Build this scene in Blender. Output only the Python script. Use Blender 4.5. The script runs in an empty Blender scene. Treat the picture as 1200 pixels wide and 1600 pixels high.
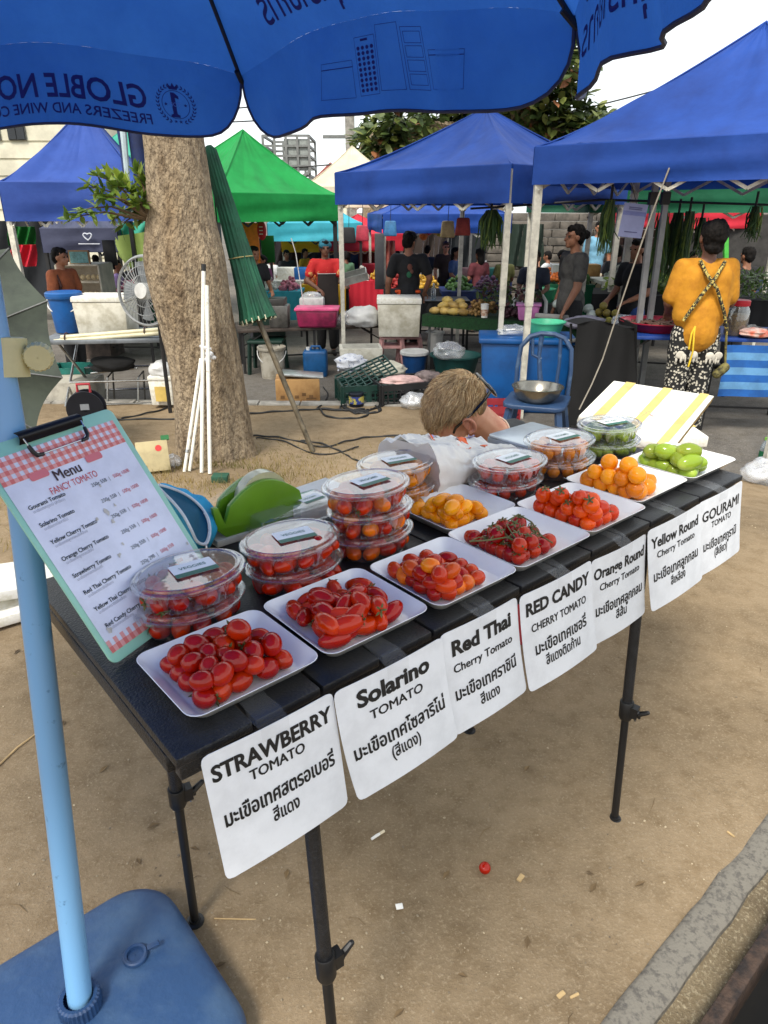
import bpy, bmesh, math, random
from mathutils import Vector, Matrix, Quaternion, noise
random.seed(7)
S = bpy.context.scene
COL = S.collection
V = Vector
PI = math.pi
# ------------------------------------------------------------------ camera, sky, sun, exposure
F_PX, HOR, CAMZ = 1085.0, 330.0, 1.5
PITCH = math.atan((800 - HOR) / F_PX)
cd = bpy.data.cameras.new('camera'); cam = bpy.data.objects.new('camera', cd); COL.objects.link(cam)
cam.location = (0, 0, CAMZ); cam.rotation_euler = (PI / 2 - PITCH, 0, 0)
cd.sensor_fit = 'VERTICAL'; cd.sensor_height = 36; cd.sensor_width = 27; cd.lens = 36 * F_PX / 1600
cd.clip_start = 0.02; cd.clip_end = 2000
S.camera = cam
SUN_EL, SUN_AZ = math.radians(52), math.radians(205)      # azimuth clockwise from +Y: light comes from behind and left
w = bpy.data.worlds.new('World'); S.world = w; w.use_nodes = True
nt = w.node_tree; nt.nodes.clear()
sky = nt.nodes.new('ShaderNodeTexSky'); sky.sky_type = 'NISHITA'; sky.sun_disc = False
sky.sun_elevation = SUN_EL; sky.sun_rotation = SUN_AZ; sky.dust_density = 4.0; sky.air_density = 1.0; sky.ozone_density = 1.0
bgn = nt.nodes.new('ShaderNodeBackground'); bgn.inputs[1].default_value = 0.122
# thin white cloud veil over the clear sky
tc = nt.nodes.new('ShaderNodeTexCoord'); nz = nt.nodes.new('ShaderNodeTexNoise'); nz.inputs['Scale'].default_value = 1.6; nz.inputs['Detail'].default_value = 6
mr = nt.nodes.new('ShaderNodeMapRange'); mr.inputs[1].default_value = 0.35; mr.inputs[2].default_value = 0.65; mr.inputs[3].default_value = 0.55; mr.inputs[4].default_value = 0.9
mx = nt.nodes.new('ShaderNodeMixRGB'); mx.inputs[2].default_value = (8.3, 8.7, 8.8, 1)
nt.links.new(tc.outputs['Generated'], nz.inputs['Vector']); nt.links.new(nz.outputs['Fac'], mr.inputs[0])
nt.links.new(mr.outputs[0], mx.inputs[0]); nt.links.new(sky.outputs[0], mx.inputs[1]); nt.links.new(mx.outputs[0], bgn.inputs[0])
wo = nt.nodes.new('ShaderNodeOutputWorld'); nt.links.new(bgn.outputs[0], wo.inputs[0])
sd = bpy.data.lights.new('sun', 'SUN'); sd.energy = 2.4; sd.angle = math.radians(14); sd.color = (1, 0.95, 0.86)
sun = bpy.data.objects.new('sun', sd); COL.objects.link(sun)
sdir = V((math.sin(SUN_AZ) * math.cos(SUN_EL), math.cos(SUN_AZ) * math.cos(SUN_EL), math.sin(SUN_EL)))
sun.rotation_euler = sdir.to_track_quat('Z', 'Y').to_euler(); sun.location = sdir * 30
S.view_settings.view_transform = 'Standard'; S.view_settings.look = 'None'
S.view_settings.exposure = 0.75; S.view_settings.gamma = 1
S.render.engine = 'CYCLES'
S.cycles.max_bounces = 8; S.cycles.transparent_max_bounces = 24; S.cycles.caustics_reflective = False; S.cycles.caustics_refractive = False
S.cycles.use_denoising = True
# ------------------------------------------------------------------ measuring helpers: a point seen at a pixel of the 1200x1600 photograph
_cp, _sp = math.cos(PITCH), math.sin(PITCH)
def ray(u, v):
    x = (u - 600) / F_PX; y = (v - 800) / F_PX
    return V((x, _cp - y * _sp, -_sp - y * _cp))
def onz(u, v, z=0.0):
    d = ray(u, v); return V((0, 0, CAMZ)) + d * ((z - CAMZ) / d.z)
def PX(u, v, Y):
    d = ray(u, v); return V((0, 0, CAMZ)) + d * (Y / d.y)
def mpp(Y, v=500):                    # metres per photo pixel at distance Y
    return (Y * _cp + 0.0) / F_PX * (1.0 if v is None else 1.0) / (_cp - (v - 800) / F_PX * _sp) / _cp
def lerp(a, b, t): return a + (b - a) * t
def smooth(t): t = max(0, min(1, t)); return t * t * (3 - 2 * t)
STREET = -0.3
def yb(x):                            # far edge of the sandy ground
    if x < 0.4: return 6.45 - 0.03 * x
    return 6.44 - (x - 0.4) * 0.95
def gz(x, y):
    e = yb(x)
    if y > e + 0.1: return STREET
    return -0.2 * smooth((y - 2.6) / max(0.6, e - 2.6))
def G(u, v):                          # ground point under a pixel
    p = onz(u, v, 0)
    for _ in range(25): p = onz(u, v, lerp(p.z, gz(p.x, p.y), .6))
    return p
# ------------------------------------------------------------------ materials
def lin(c):
    r = []
    for x in c[:3]:
        x /= 255.0
        r.append(x / 12.92 if x <= .04045 else ((x + .055) / 1.055) ** 2.4)
    return (*r, 1)
MATS = {}
def mat(name, c, rough=.5, metal=0, var=.12, scale=8, bump=0, bscale=60, trans=0, spec=.5, c2=None, sub=0, rnd=0, lo=.42, hi=.62, bdist=.01, coat=0):
    if name in MATS: return MATS[name]
    m = bpy.data.materials.new(name); m.use_nodes = True; n = m.node_tree.nodes; L = m.node_tree.links
    b = n['Principled BSDF']; out = n['Material Output']
    b.inputs['Roughness'].default_value = rough; b.inputs['Metallic'].default_value = metal
    b.inputs['Specular IOR Level'].default_value = spec
    if coat: b.inputs['Coat Weight'].default_value = coat; b.inputs['Coat Roughness'].default_value = .12
    c = lin(c); t = n.new('ShaderNodeTexCoord'); z = n.new('ShaderNodeTexNoise')
    z.inputs['Scale'].default_value = scale; z.inputs['Detail'].default_value = 6; z.inputs['Roughness'].default_value = .65
    L.new(t.outputs['Object'], z.inputs['Vector'])
    r = n.new('ShaderNodeMapRange'); r.inputs[1].default_value = lo; r.inputs[2].default_value = hi; L.new(z.outputs['Fac'], r.inputs[0])
    x = n.new('ShaderNodeMixRGB'); x.inputs[1].default_value = c
    x.inputs[2].default_value = lin(c2) if c2 else (*[q * (1 - var * 2.2) for q in c[:3]], 1)
    L.new(r.outputs[0], x.inputs[0]); col = x.outputs[0]
    if rnd:
        oi = n.new('ShaderNodeObjectInfo'); hs = n.new('ShaderNodeHueSaturation')
        m1 = n.new('ShaderNodeMapRange'); m1.inputs[3].default_value = .5 - rnd * .1; m1.inputs[4].default_value = .5 + rnd * 1.5
        L.new(oi.outputs['Random'], m1.inputs[0]); L.new(m1.outputs[0], hs.inputs['Hue'])
        m2 = n.new('ShaderNodeMath'); m2.operation = 'MULTIPLY_ADD'; m2.inputs[1].default_value = .5; m2.inputs[2].default_value = .75
        L.new(oi.outputs['Random'], m2.inputs[0]); L.new(m2.outputs[0], hs.inputs['Value']); L.new(col, hs.inputs['Color']); col = hs.outputs[0]
    L.new(col, b.inputs['Base Color'])
    if sub:
        b.inputs['Subsurface Weight'].default_value = sub; b.inputs['Subsurface Radius'].default_value = (.01, .004, .002); b.inputs['Subsurface Scale'].default_value = .5
    if bump:
        z2 = n.new('ShaderNodeTexNoise'); z2.inputs['Scale'].default_value = bscale; z2.inputs['Detail'].default_value = 5
        L.new(t.outputs['Object'], z2.inputs['Vector'])
        bp = n.new('ShaderNodeBump'); bp.inputs['Strength'].default_value = bump; bp.inputs['Distance'].default_value = bdist
        L.new(z2.outputs['Fac'], bp.inputs['Height']); L.new(bp.outputs[0], b.inputs['Normal'])
    if trans:
        tr = n.new('ShaderNodeBsdfTranslucent'); L.new(col, tr.inputs['Color']); ms = n.new('ShaderNodeMixShader'); ms.inputs[0].default_value = trans
        L.new(b.outputs[0], ms.inputs[1]); L.new(tr.outputs[0], ms.inputs[2]); L.new(ms.outputs[0], out.inputs[0])
    MATS[name] = m; return m
def clear(name, tint=(255, 255, 255), base=.06, rough=.06, haze=0.0, edge=.55):
    """thin clear plastic: see-through with a mirror-like sheen that grows at grazing angles"""
    if name in MATS: return MATS[name]
    m = bpy.data.materials.new(name); m.use_nodes = True; n = m.node_tree.nodes; L = m.node_tree.links; n.clear()
    o = n.new('ShaderNodeOutputMaterial'); tr = n.new('ShaderNodeBsdfTransparent'); tr.inputs[0].default_value = lin(tint)
    g = n.new('ShaderNodeBsdfGlossy'); g.inputs['Roughness'].default_value = rough
    fr = n.new('ShaderNodeLayerWeight'); fr.inputs[0].default_value = .35
    ma = n.new('ShaderNodeMath'); ma.operation = 'MULTIPLY_ADD'; ma.inputs[1].default_value = edge; ma.inputs[2].default_value = base
    L.new(fr.outputs['Facing'], ma.inputs[0])
    t = n.new('ShaderNodeTexCoord'); z = n.new('ShaderNodeTexNoise'); z.inputs['Scale'].default_value = 30; L.new(t.outputs['Object'], z.inputs['Vector'])
    bp = n.new('ShaderNodeBump'); bp.inputs['Strength'].default_value = .25; bp.inputs['Distance'].default_value = .004
    L.new(z.outputs['Fac'], bp.inputs['Height']); L.new(bp.outputs[0], g.inputs['Normal'])
    ms = n.new('ShaderNodeMixShader'); L.new(ma.outputs[0], ms.inputs[0]); L.new(tr.outputs[0], ms.inputs[1]); L.new(g.outputs[0], ms.inputs[2])
    last = ms
    if haze:
        df = n.new('ShaderNodeBsdfDiffuse'); df.inputs[0].default_value = (.85, .87, .9, 1); m2 = n.new('ShaderNodeMixShader'); m2.inputs[0].default_value = haze
        L.new(ms.outputs[0], m2.inputs[1]); L.new(df.outputs[0], m2.inputs[2]); last = m2
    L.new(last.outputs[0], o.inputs[0]); MATS[name] = m; return m
# ------------------------------------------------------------------ mesh builder
def basis(o):
    m = o.matrix_basis.copy()
    while o.parent: o = o.parent; m = o.matrix_basis @ m
    return m
def frame(axis):
    a = V(axis).normalized(); x = a.cross(V((0, 0, 1)))
    if x.length < 1e-4: x = V((1, 0, 0))
    x.normalize(); return x, a.cross(x).normalized(), a
class MB:
    def __init__(s): s.v = []; s.f = []; s.mi = []
    def add(s, vs, fs, M=None):
        k = len(s.v); s.v += [M @ V(p) if M else V(p) for p in vs]; s.f += [tuple(i + k for i in f) for f in fs]; return s
    def box(s, c, sz, M=None, taper=1.0):
        x, y, z = [q / 2 for q in sz]; c = V(c); t = taper
        vs = [c + V((a * x * (t if e < 0 else 1), b * y * (t if e < 0 else 1), e * z)) for e in (-1, 1) for b in (-1, 1) for a in (-1, 1)]
        return s.add(vs, [(0, 2, 3, 1), (4, 5, 7, 6), (0, 1, 5, 4), (1, 3, 7, 5), (3, 2, 6, 7), (2, 0, 4, 6)], M)
    def bar(s, a, b, w, h=None, up=(0, 0, 1)):
        a, b = V(a), V(b); d = (b - a).normalized(); x = d.cross(V(up))
        if x.length < 1e-3: x = V((1, 0, 0))
        x.normalize(); y = x.cross(d).normalized(); h = h or w
        vs = [p + x * (i * w / 2) + y * (j * h / 2) for p in (a, b) for j in (-1, 1) for i in (-1, 1)]
        return s.add(vs, [(0, 2, 3, 1), (4, 5, 7, 6), (0, 1, 5, 4), (1, 3, 7, 5), (3, 2, 6, 7), (2, 0, 4, 6)])
    def tube(s, pts, r, n=10, cap=True):
        pts = [V(p) for p in pts]; rs = r if isinstance(r, (list, tuple)) else [r] * len(pts); vs = []; fs = []
        px = None
        for i, p in enumerate(pts):
            d = (pts[min(i + 1, len(pts) - 1)] - pts[max(i - 1, 0)]).normalized()
            if px is None: x, y, _ = frame(d)
            else:
                x = px - d * px.dot(d); x.normalize(); y = d.cross(x).normalized()
            px = x
            for k in range(n):
                a = 2 * PI * k / n; vs.append(p + (x * math.cos(a) + y * math.sin(a)) * rs[i])
        for i in range(len(pts) - 1):
            for k in range(n): fs.append((i * n + k, i * n + (k + 1) % n, (i + 1) * n + (k + 1) % n, (i + 1) * n + k))
        if cap: fs.append(tuple(range(n - 1, -1, -1))); fs.append(tuple((len(pts) - 1) * n + k for k in range(n)))
        return s.add(vs, fs)
    def lathe(s, prof, c=(0, 0, 0), n=24, sx=1, sy=1, M=None, wob=0, wn=0, cap=False):
        c = V(c); vs = []; fs = []
        for r, z in prof:
            for k in range(n):
                a = 2 * PI * k / n; q = r * (1 + wob * math.cos(wn * a)); vs.append(c + V((q * sx * math.cos(a), q * sy * math.sin(a), z)))
        for i in range(len(prof) - 1):
            for k in range(n): fs.append((i * n + k, i * n + (k + 1) % n, (i + 1) * n + (k + 1) % n, (i + 1) * n + k))
        if cap: fs.append(tuple(range(n - 1, -1, -1))); fs.append(tuple((len(prof) - 1) * n + k for k in range(n)))
        return s.add(vs, fs, M)
    def ell(s, c, r, R=None, n=12, m=8, pw=None):
        c = V(c); r = V(r) if not isinstance(r, (int, float)) else V((r, r, r)); vs = []; fs = []
        for i in range(1, m):
            t = PI * i / m
            for k in range(n):
                a = 2 * PI * k / n; p = V((r.x * math.sin(t) * math.cos(a), r.y * math.sin(t) * math.sin(a), r.z * math.cos(t)))
                vs.append(c + (R @ p if R else p))
        top = V((0, 0, r.z)); b = len(vs); vs.append(c + (R @ top if R else top)); vs.append(c - (R @ top if R else top))
        for k in range(n):
            fs.append((b, k, (k + 1) % n)); q = (m - 2) * n; fs.append((b + 1, q + (k + 1) % n, q + k))
        for i in range(m - 2):
            for k in range(n): fs.append((i * n + k, (i + 1) * n + k, (i + 1) * n + (k + 1) % n, i * n + (k + 1) % n))
        return s.add(vs, fs)
    def cap(s, a, b, ra, rb, n=12):          # tapered capsule
        a, b = V(a), V(b); d = b - a; L = d.length
        if L < 1e-5: return s.ell(a, ra)
        d.normalize(); pts = []; rs = []
        for k in range(4): t = PI / 2 * (1 - k / 4); pts.append(a - d * ra * math.sin(t)); rs.append(max(.0008, ra * math.cos(t)))
        pts.append(a); rs.append(ra); pts.append(b); rs.append(rb)
        for k in range(1, 5): t = PI / 2 * k / 4; pts.append(b + d * rb * math.sin(t)); rs.append(max(.0008, rb * math.cos(t)))
        return s.tube(pts, rs, n)
    def grid(s, fn, nu, nv):
        vs = [fn(i / nu, j / nv) for j in range(nv + 1) for i in range(nu + 1)]
        return s.add(vs, [(j * (nu + 1) + i, j * (nu + 1) + i + 1, (j + 1) * (nu + 1) + i + 1, (j + 1) * (nu + 1) + i) for j in range(nv) for i in range(nu)])
    def prism(s, out, z0, z1, M=None):       # outline in xy
        n = len(out); vs = [(x, y, z0) for x, y in out] + [(x, y, z1) for x, y in out]
        return s.add(vs, [tuple(range(n - 1, -1, -1)), tuple(range(n, 2 * n))] + [(i, (i + 1) % n, n + (i + 1) % n, n + i) for i in range(n)], M)
    def sheet(s, pts): return s.add(pts, [tuple(range(len(pts)))])
    def build(s, name, m, parent=None, ang=40, bevel=0, seg=2, local=False, solid=0, flip=False, loc=None, weld=0, crease=None):
        me = bpy.data.meshes.new(name); vs = s.v
        if parent is not None and not local:
            I = basis(parent).inverted(); vs = [I @ p for p in vs]
        elif parent is None and not local:
            if loc is None:
                lo = V([min(p[i] for p in vs) for i in range(3)]); hi = V([max(p[i] for p in vs) for i in range(3)]); loc = V(((lo.x + hi.x) / 2, (lo.y + hi.y) / 2, lo.z))
            loc = V(loc); vs = [p - loc for p in vs]
        bm = bmesh.new(); bv = [bm.verts.new(p) for p in vs]
        for f in s.f:
            try: bm.faces.new([bv[i] for i in f])
            except ValueError: pass
        if weld: bmesh.ops.remove_doubles(bm, verts=bm.verts, dist=weld)
        bmesh.ops.recalc_face_normals(bm, faces=bm.faces)
        if bevel:
            ed = [e for e in bm.edges if len(e.link_faces) == 2 and e.calc_face_angle(0) > .5]
            bmesh.ops.bevel(bm, geom=ed, offset=bevel, segments=seg, affect='EDGES', profile=.5, clamp_overlap=True)
        if solid:
            bmesh.ops.solidify(bm, geom=bm.faces[:], thickness=solid)
        bm.to_mesh(me); bm.free()
        if ang: me.shade_smooth(); me.set_sharp_from_angle(angle=math.radians(ang))
        o = bpy.data.objects.new(name, me); COL.objects.link(o)
        if m is not None: me.materials.append(m)
        if parent is not None: o.parent = parent
        elif not local: o.location = loc
        return o
def tag(o, label=None, cat=None, group=None, kind=None):
    if label: o['label'] = label
    if cat: o['category'] = cat
    if group: o['group'] = group
    if kind: o['kind'] = kind
    return o
def thing(name, label, cat, loc=(0, 0, 0), rz=0, group=None):
    o = bpy.data.objects.new(name, None); COL.objects.link(o); o.empty_display_size = .05
    o.location = loc; o.rotation_euler = (0, 0, rz); return tag(o, label, cat, group)
def copy_tree(o, parent=None):
    c = o.copy(); COL.objects.link(c)
    if parent is not None: c.parent = parent
    for ch in list(o.children): copy_tree(ch, c)
    return c
def rounded(w, h, r, n=5):
    o = []
    for cx, cy, a0 in ((w / 2 - r, h / 2 - r, 0), (-w / 2 + r, h / 2 - r, 90), (-w / 2 + r, -h / 2 + r, 180), (w / 2 - r, -h / 2 + r, 270)):
        for k in range(n + 1):
            a = math.radians(a0 + 90 * k / n); o.append((cx + r * math.cos(a), cy + r * math.sin(a)))
    return o
_tcache = {}
def text_geo(s, bold=0.0, align='CENTER'):
    k = (s, bold, align)
    if k in _tcache: return _tcache[k]
    c = bpy.data.curves.new('lettering', 'FONT'); c.body = s; c.size = 1; c.offset = bold; c.align_x = align; c.resolution_u = 3
    o = bpy.data.objects.new('lettering', c); COL.objects.link(o)
    dg = bpy.context.evaluated_depsgraph_get(); m = bpy.data.meshes.new_from_object(o.evaluated_get(dg))
    vs = [(v.co.x, v.co.y) for v in m.vertices]; fs = [tuple(p.vertices) for p in m.polygons]
    bpy.data.objects.remove(o); bpy.data.curves.remove(c); bpy.data.meshes.remove(m)
    _tcache[k] = (vs, fs); return vs, fs
def put_text(mb, s, fn, x, y, size, bold=0, width=None, align='CENTER', xs=1.0, fat=0, shear=0):
    """fn(x, y, layer) -> point; fat draws the strokes again slightly shifted for a heavy weight"""
    vs, fs = text_geo(s, bold, align)
    if not vs: return
    wd = max(v[0] for v in vs) - min(v[0] for v in vs)
    if width: xs = width / (wd * size)
    for i, d in enumerate(((0, 0), (fat, 0), (-fat, 0), (0, fat * .6), (0, -fat * .6)) if fat else ((0, 0),)):
        mb.add([fn(x + (p[0] * xs + d[0] + shear * p[1]) * size, y + (p[1] + d[1]) * size, i) for p in vs], fs)
# ================================================================== SETTING: ground, street, kerbs
def mat_ground(name, c1, c2, c3, bump=.5, sc=1.0):
    m = bpy.data.materials.new(name); m.use_nodes = True; n = m.node_tree.nodes; L = m.node_tree.links; b = n['Principled BSDF']
    b.inputs['Roughness'].default_value = .95; b.inputs['Specular IOR Level'].default_value = .15
    t = n.new('ShaderNodeTexCoord')
    def ns(scale, det, lo, hi):
        z = n.new('ShaderNodeTexNoise'); z.inputs['Scale'].default_value = scale * sc; z.inputs['Detail'].default_value = det; z.inputs['Roughness'].default_value = .7
        L.new(t.outputs['Object'], z.inputs['Vector']); r = n.new('ShaderNodeMapRange'); r.inputs[1].default_value = lo; r.inputs[2].default_value = hi
        L.new(z.outputs['Fac'], r.inputs[0]); return z, r
    z1, r1 = ns(1.3, 8, .42, .6); z2, r2 = ns(130, 4, .52, .72); z3, r3 = ns(14, 8, .45, .72)
    x1 = n.new('ShaderNodeMixRGB'); x1.inputs[1].default_value = lin(c1); x1.inputs[2].default_value = lin(c2); L.new(r1.outputs[0], x1.inputs[0])
    x3 = n.new('ShaderNodeMixRGB'); x3.blend_type = 'MULTIPLY'; x3.inputs[2].default_value = (.72, .68, .62, 1); L.new(r3.outputs[0], x3.inputs[0]); L.new(x1.outputs[0], x3.inputs[1])
    x2 = n.new('ShaderNodeMixRGB'); x2.inputs[2].default_value = lin(c3); L.new(r2.outputs[0], x2.inputs[0]); L.new(x3.outputs[0], x2.inputs[1])
    v = n.new('ShaderNodeTexVoronoi'); v.inputs['Scale'].default_value = 95 * sc; L.new(t.outputs['Object'], v.inputs['Vector'])
    rv = n.new('ShaderNodeMapRange'); rv.inputs[1].default_value = .05; rv.inputs[2].default_value = .2; rv.inputs[3].default_value = .55; rv.inputs[4].default_value = 1; L.new(v.outputs['Distance'], rv.inputs[0])
    xm = n.new('ShaderNodeMixRGB'); xm.blend_type = 'MULTIPLY'; xm.inputs[0].default_value = .5; L.new(x2.outputs[0], xm.inputs[1]); L.new(rv.outputs[0], xm.inputs[2])
    L.new(xm.outputs[0], b.inputs['Base Color'])
    ad = n.new('ShaderNodeMath'); ad.operation = 'MULTIPLY_ADD'; ad.inputs[1].default_value = .35; L.new(z2.outputs['Fac'], ad.inputs[0]); L.new(z3.outputs['Fac'], ad.inputs[2])
    bp = n.new('ShaderNodeBump'); bp.inputs['Strength'].default_value = bump; bp.inputs['Distance'].default_value = .02; L.new(ad.outputs[0], bp.inputs['Height']); L.new(bp.outputs[0], b.inputs['Normal'])
    return m
M_sand = mat_ground('sandy dirt', (140, 122, 97), (120, 104, 82), (152, 136, 112))
M_street = mat_ground('worn asphalt', (112, 107, 100), (92, 88, 83), (140, 134, 126), .3, .7)
M_conc = mat('concrete', (150, 146, 138), .9, var=.2, scale=6, bump=.5, bscale=40)
M_pebconc = mat('exposed pebble concrete', (116, 111, 101), .9, var=.25, scale=70, bump=.5, bscale=160, c2=(88, 84, 78), bdist=.004, lo=.48, hi=.62)
def kl(x): return .87 + (x - .46) * .877            # kerb line at the lower right: y of its sandy edge
NX, NY = 90, 90
xs = [-14 + 19.0 * i / NX for i in range(NX + 1)]
def sand(i, j):
    x = lerp(-14, 6, i); hi = yb(x) if x < 3.4 else max(yb(3.4), kl(x)); lo = -5 if x < -3 else max(-5, kl(x)); hi = max(hi, lo)
    y = lerp(lo, hi, j ** .8)
    return V((x, y, gz(x, min(y, yb(x))) + .012 * (noise.noise(V((x * 1.7, y * 1.7, 0)))) * min(1, (hi - y) * 2) + .006 * noise.noise(V((x * 6, y * 6, 3)))))
tag(MB().grid(sand, 140, 120).build('sandy_ground', M_sand, loc=(0, 0, 0)), 'trampled beige sandy ground under the tomato table', 'ground', kind='structure')
tag(MB().sheet([(-700, 2.2 - .0, STREET), (700, 2.2, STREET), (700, 900, STREET), (-700, 900, STREET)]).build('street', M_street, loc=(0, 0, 0), ang=0), 'grey worn street under the market stalls', 'street', kind='structure')
tag(MB().sheet([(-700, -300, -.32), (700, -300, -.32), (700, 2.3, -.32), (-700, 2.3, -.32)]).build('terrain', M_sand, loc=(0, 0, 0), ang=0), 'bare ground around the market', 'ground', kind='structure')
k = MB()
for i in range(34):
    x0, x1 = -12 + .4 * i, -12 + .4 * i + .392
    if x1 > .7: break
    k.box(((x0 + x1) / 2, yb(x0) + .06, -.25), (x1 - x0, .14, .13 + .004 * (i % 3)))
k.build('street_kerb', M_conc, bevel=.012)
tag(bpy.data.objects['street_kerb'], 'low grey concrete kerb between sand and street', 'kerb', kind='structure')
def kerbpt(d, off, z):                                # along the lower right kerb, off = distance to its right
    e = V((.752, .659)); q = V((.46, .87)) + e * d + V((.659, -.752)) * off; return V((q.x, q.y, z))
k = MB()
def kerb_grid(i, j):
    d = lerp(-1.2, 5, i); prof = [(-.028, -.04), (-.018, .004), (-.008, .010), (.015, .0115), (.04, .010), (.054, .005), (.058, -.03)][round(j * 6)]
    w_ = .003 * noise.noise(V((d * 3, prof[0] * 4, 1))) + .004 * noise.noise(V((d * 11, 5, 1)))
    return kerbpt(d, prof[0] + w_, prof[1] + .002 * noise.noise(V((d * 12, j * 3, 2))))
k.grid(kerb_grid, 120, 6)
tag(k.build('drain_kerb', M_pebconc, ang=60), 'worn pebbled concrete kerb edging the drain', 'kerb', kind='structure')
k = MB().grid(lambda i, j: kerbpt(lerp(-1.2, 5, i), lerp(.05, .15, j), -.008 - .02 * j + .012 * noise.noise(V((i * 40, j * 3, 0)))), 60, 4)
tag(k.build('gravel_strip', mat_ground('straw gravel', (136, 122, 98), (110, 98, 80), (186, 174, 146), 1.0, 1.0)), 'narrow strip of straw and gravel beside the drain', 'gravel', kind='structure')
k = MB().grid(lambda i, j: kerbpt(lerp(-1.2, 5, i), lerp(.11, 1.2, j), -.25), 4, 4)
tag(k.build('drain_floor', mat('black drain floor', (22, 20, 18), .6)), 'dark bottom of the street drain', 'drain', kind='structure')  # floor coloured near black all over
M_rust = mat('rusty iron', (74, 58, 48), .75, .4, var=.3, scale=25, bump=.5, bscale=90, c2=(40, 34, 32))
gr = thing('drain_grate', 'rusty iron drain grate with long bars at the bottom right corner', 'drain grate', kerbpt(1, .2, -.01))
for j, off in enumerate((.135, .25, .37, .49)):
    kk = MB().bar(kerbpt(-1.2, off, .0), kerbpt(5, off, .0), .03 if j == 0 else .016, .1); kk.build('grate_frame' if j == 0 else 'grate_bar', M_rust, gr, bevel=.003)
kk = MB()
for d in (-.6, 0, .5, 1, 1.5, 2.2, 3): kk.bar(kerbpt(d, .14, -.02), kerbpt(d, .5, -.02), .02, .05)
kk.build('grate_crossbars', M_rust, gr)
# loose grit on the sand (nobody could count it)
pb = MB(); rr = random.Random(5)
for _ in range(1900):
    q = onz(rr.uniform(-60, 1250), rr.uniform(760, 1640) if rr.random() < .75 else rr.uniform(640, 900), 0)
    if q.y > 5.5 or q.y < kl(q.x): continue
    r = rr.choice([.001, .0012, .0016, .002, .0032]) * rr.uniform(.7, 1.2); z = gz(q.x, q.y) + .012 * noise.noise(V((q.x * 1.7, q.y * 1.7, 0))) + .006 * noise.noise(V((q.x * 6, q.y * 6, 3)))
    pb.ell((q.x, q.y, z + r * .3), (r * rr.uniform(.8, 1.5), r, r * .6), Matrix.Rotation(rr.uniform(0, 6), 3, 'Z'), 5, 4)
tag(pb.build('grit', mat('pale grit', (176, 160, 132), .9, var=.3, scale=3, c2=(96, 84, 70)), loc=(0, 0, 0)), 'scattered pale grit on the sand', 'grit', kind='stuff')
# dry grass and leaf litter round the tree foot
gb = MB()
for _ in range(5200):
    a = rr.uniform(0, 2 * PI); d = abs(rr.gauss(0, .75)) + .2; x = -1.1 + d * math.cos(a) * 1.5; y = 4.25 + d * math.sin(a) * .8
    if y > 5.4: continue
    if rr.random() < .3: x = rr.uniform(-2.2, .6); y = rr.uniform(2.5, 4.6)
    h = rr.uniform(.01, .05) * (1.3 if d < .6 else .8); b_ = rr.uniform(0, 6); le = rr.uniform(.01, .04); z = gz(x, y)
    gb.add([(x, y, z), (x + .004, y + .002, z), (x + le * math.cos(b_), y + le * math.sin(b_), z + h)], [(0, 1, 2)])
tag(gb.build('dry_grass', mat('dry grass', (150, 130, 82), .9, var=.3, scale=2, c2=(104, 100, 52), trans=.3), loc=(0, 0, 0), ang=0), 'dry yellowed grass around the foot of the tree', 'grass', kind='stuff')
lb_ = MB()
for _ in range(150):
    q = onz(rr.uniform(-40, 1240), rr.uniform(700, 1620), 0)
    if q.y > 4.5 or q.y < kl(q.x) + .05 or rr.random() < .35: continue
    a = rr.uniform(0, 6.3); L_ = rr.uniform(.008, .03); z = gz(q.x, q.y) + .012 * noise.noise(V((q.x * 1.7, q.y * 1.7, 0))) + .006 * noise.noise(V((q.x * 6, q.y * 6, 3))) + .002
    d = V((math.cos(a), math.sin(a), 0)); s_ = V((-d.y, d.x, 0)); c = V((q.x, q.y, z))
    if rr.random() < .5: lb_.tube([c - d * L_, c + s_ * L_ * rr.uniform(-.3, .3) + V((0, 0, .003)), c + d * L_], [.0007, .001, .0006], 4)
    else: lb_.add([c - d * L_ * .6, c + s_ * L_ * .25 + V((0, 0, .004)), c + d * L_ * .6 + V((0, 0, .002)), c - s_ * L_ * .25 + V((0, 0, .005))], [(0, 1, 2, 3)])
tag(lb_.build('leaf_litter', mat('dry litter', (120, 98, 66), .9, var=.4, scale=3, c2=(70, 56, 40)), loc=(0, 0, 0), ang=0), 'tiny dry leaf and twig bits strewn over the sand', 'leaf litter', kind='stuff')
# small litter on the sand
M_wood = mat('pale wood', (186, 158, 112), .8, var=.2); M_paper = mat('white paper', (228, 226, 220), .8, var=.04)
def litter(name, label, cat, u, v, L, W, H, ang, m, bev=.002):
    q = G(u, v); R = Matrix.Translation(q + V((0, 0, H * .4 + .007))) @ Matrix.Rotation(ang, 4, 'Z') @ Matrix.Rotation(.08, 4, 'X')
    return tag(MB().box((0, 0, 0), (L, W, H), R).build(name, m, bevel=bev), label, cat)
q = G(591, 1306); R = Matrix.Rotation(math.radians(38), 3, 'Z')
cg = thing('cigarette_butt', 'crushed white cigarette butt on the sand before the table', 'litter', q)
MB().tube([q + R @ V((-.022, 0, .004)), q + R @ V((-.004, 0, .0045)), q + R @ V((.004, 0, .004))], [.0035, .004, .0036]).build('paper_tube', M_paper, cg)
MB().tube([q + R @ V((.0045, 0, .004)), q + R @ V((.02, 0, .004))], .0038).build('filter', mat('cigarette filter', (214, 200, 170), .8), cg)
litter('paper_scrap', 'small white paper scrap lying on the sand', 'litter', 624, 1420, .017, .014, .003, .2, M_paper)
litter('wood_chip', 'pale wood chip beside the fallen tomato', 'litter', 813, 1376, .022, .012, .006, .9, M_wood)
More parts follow.
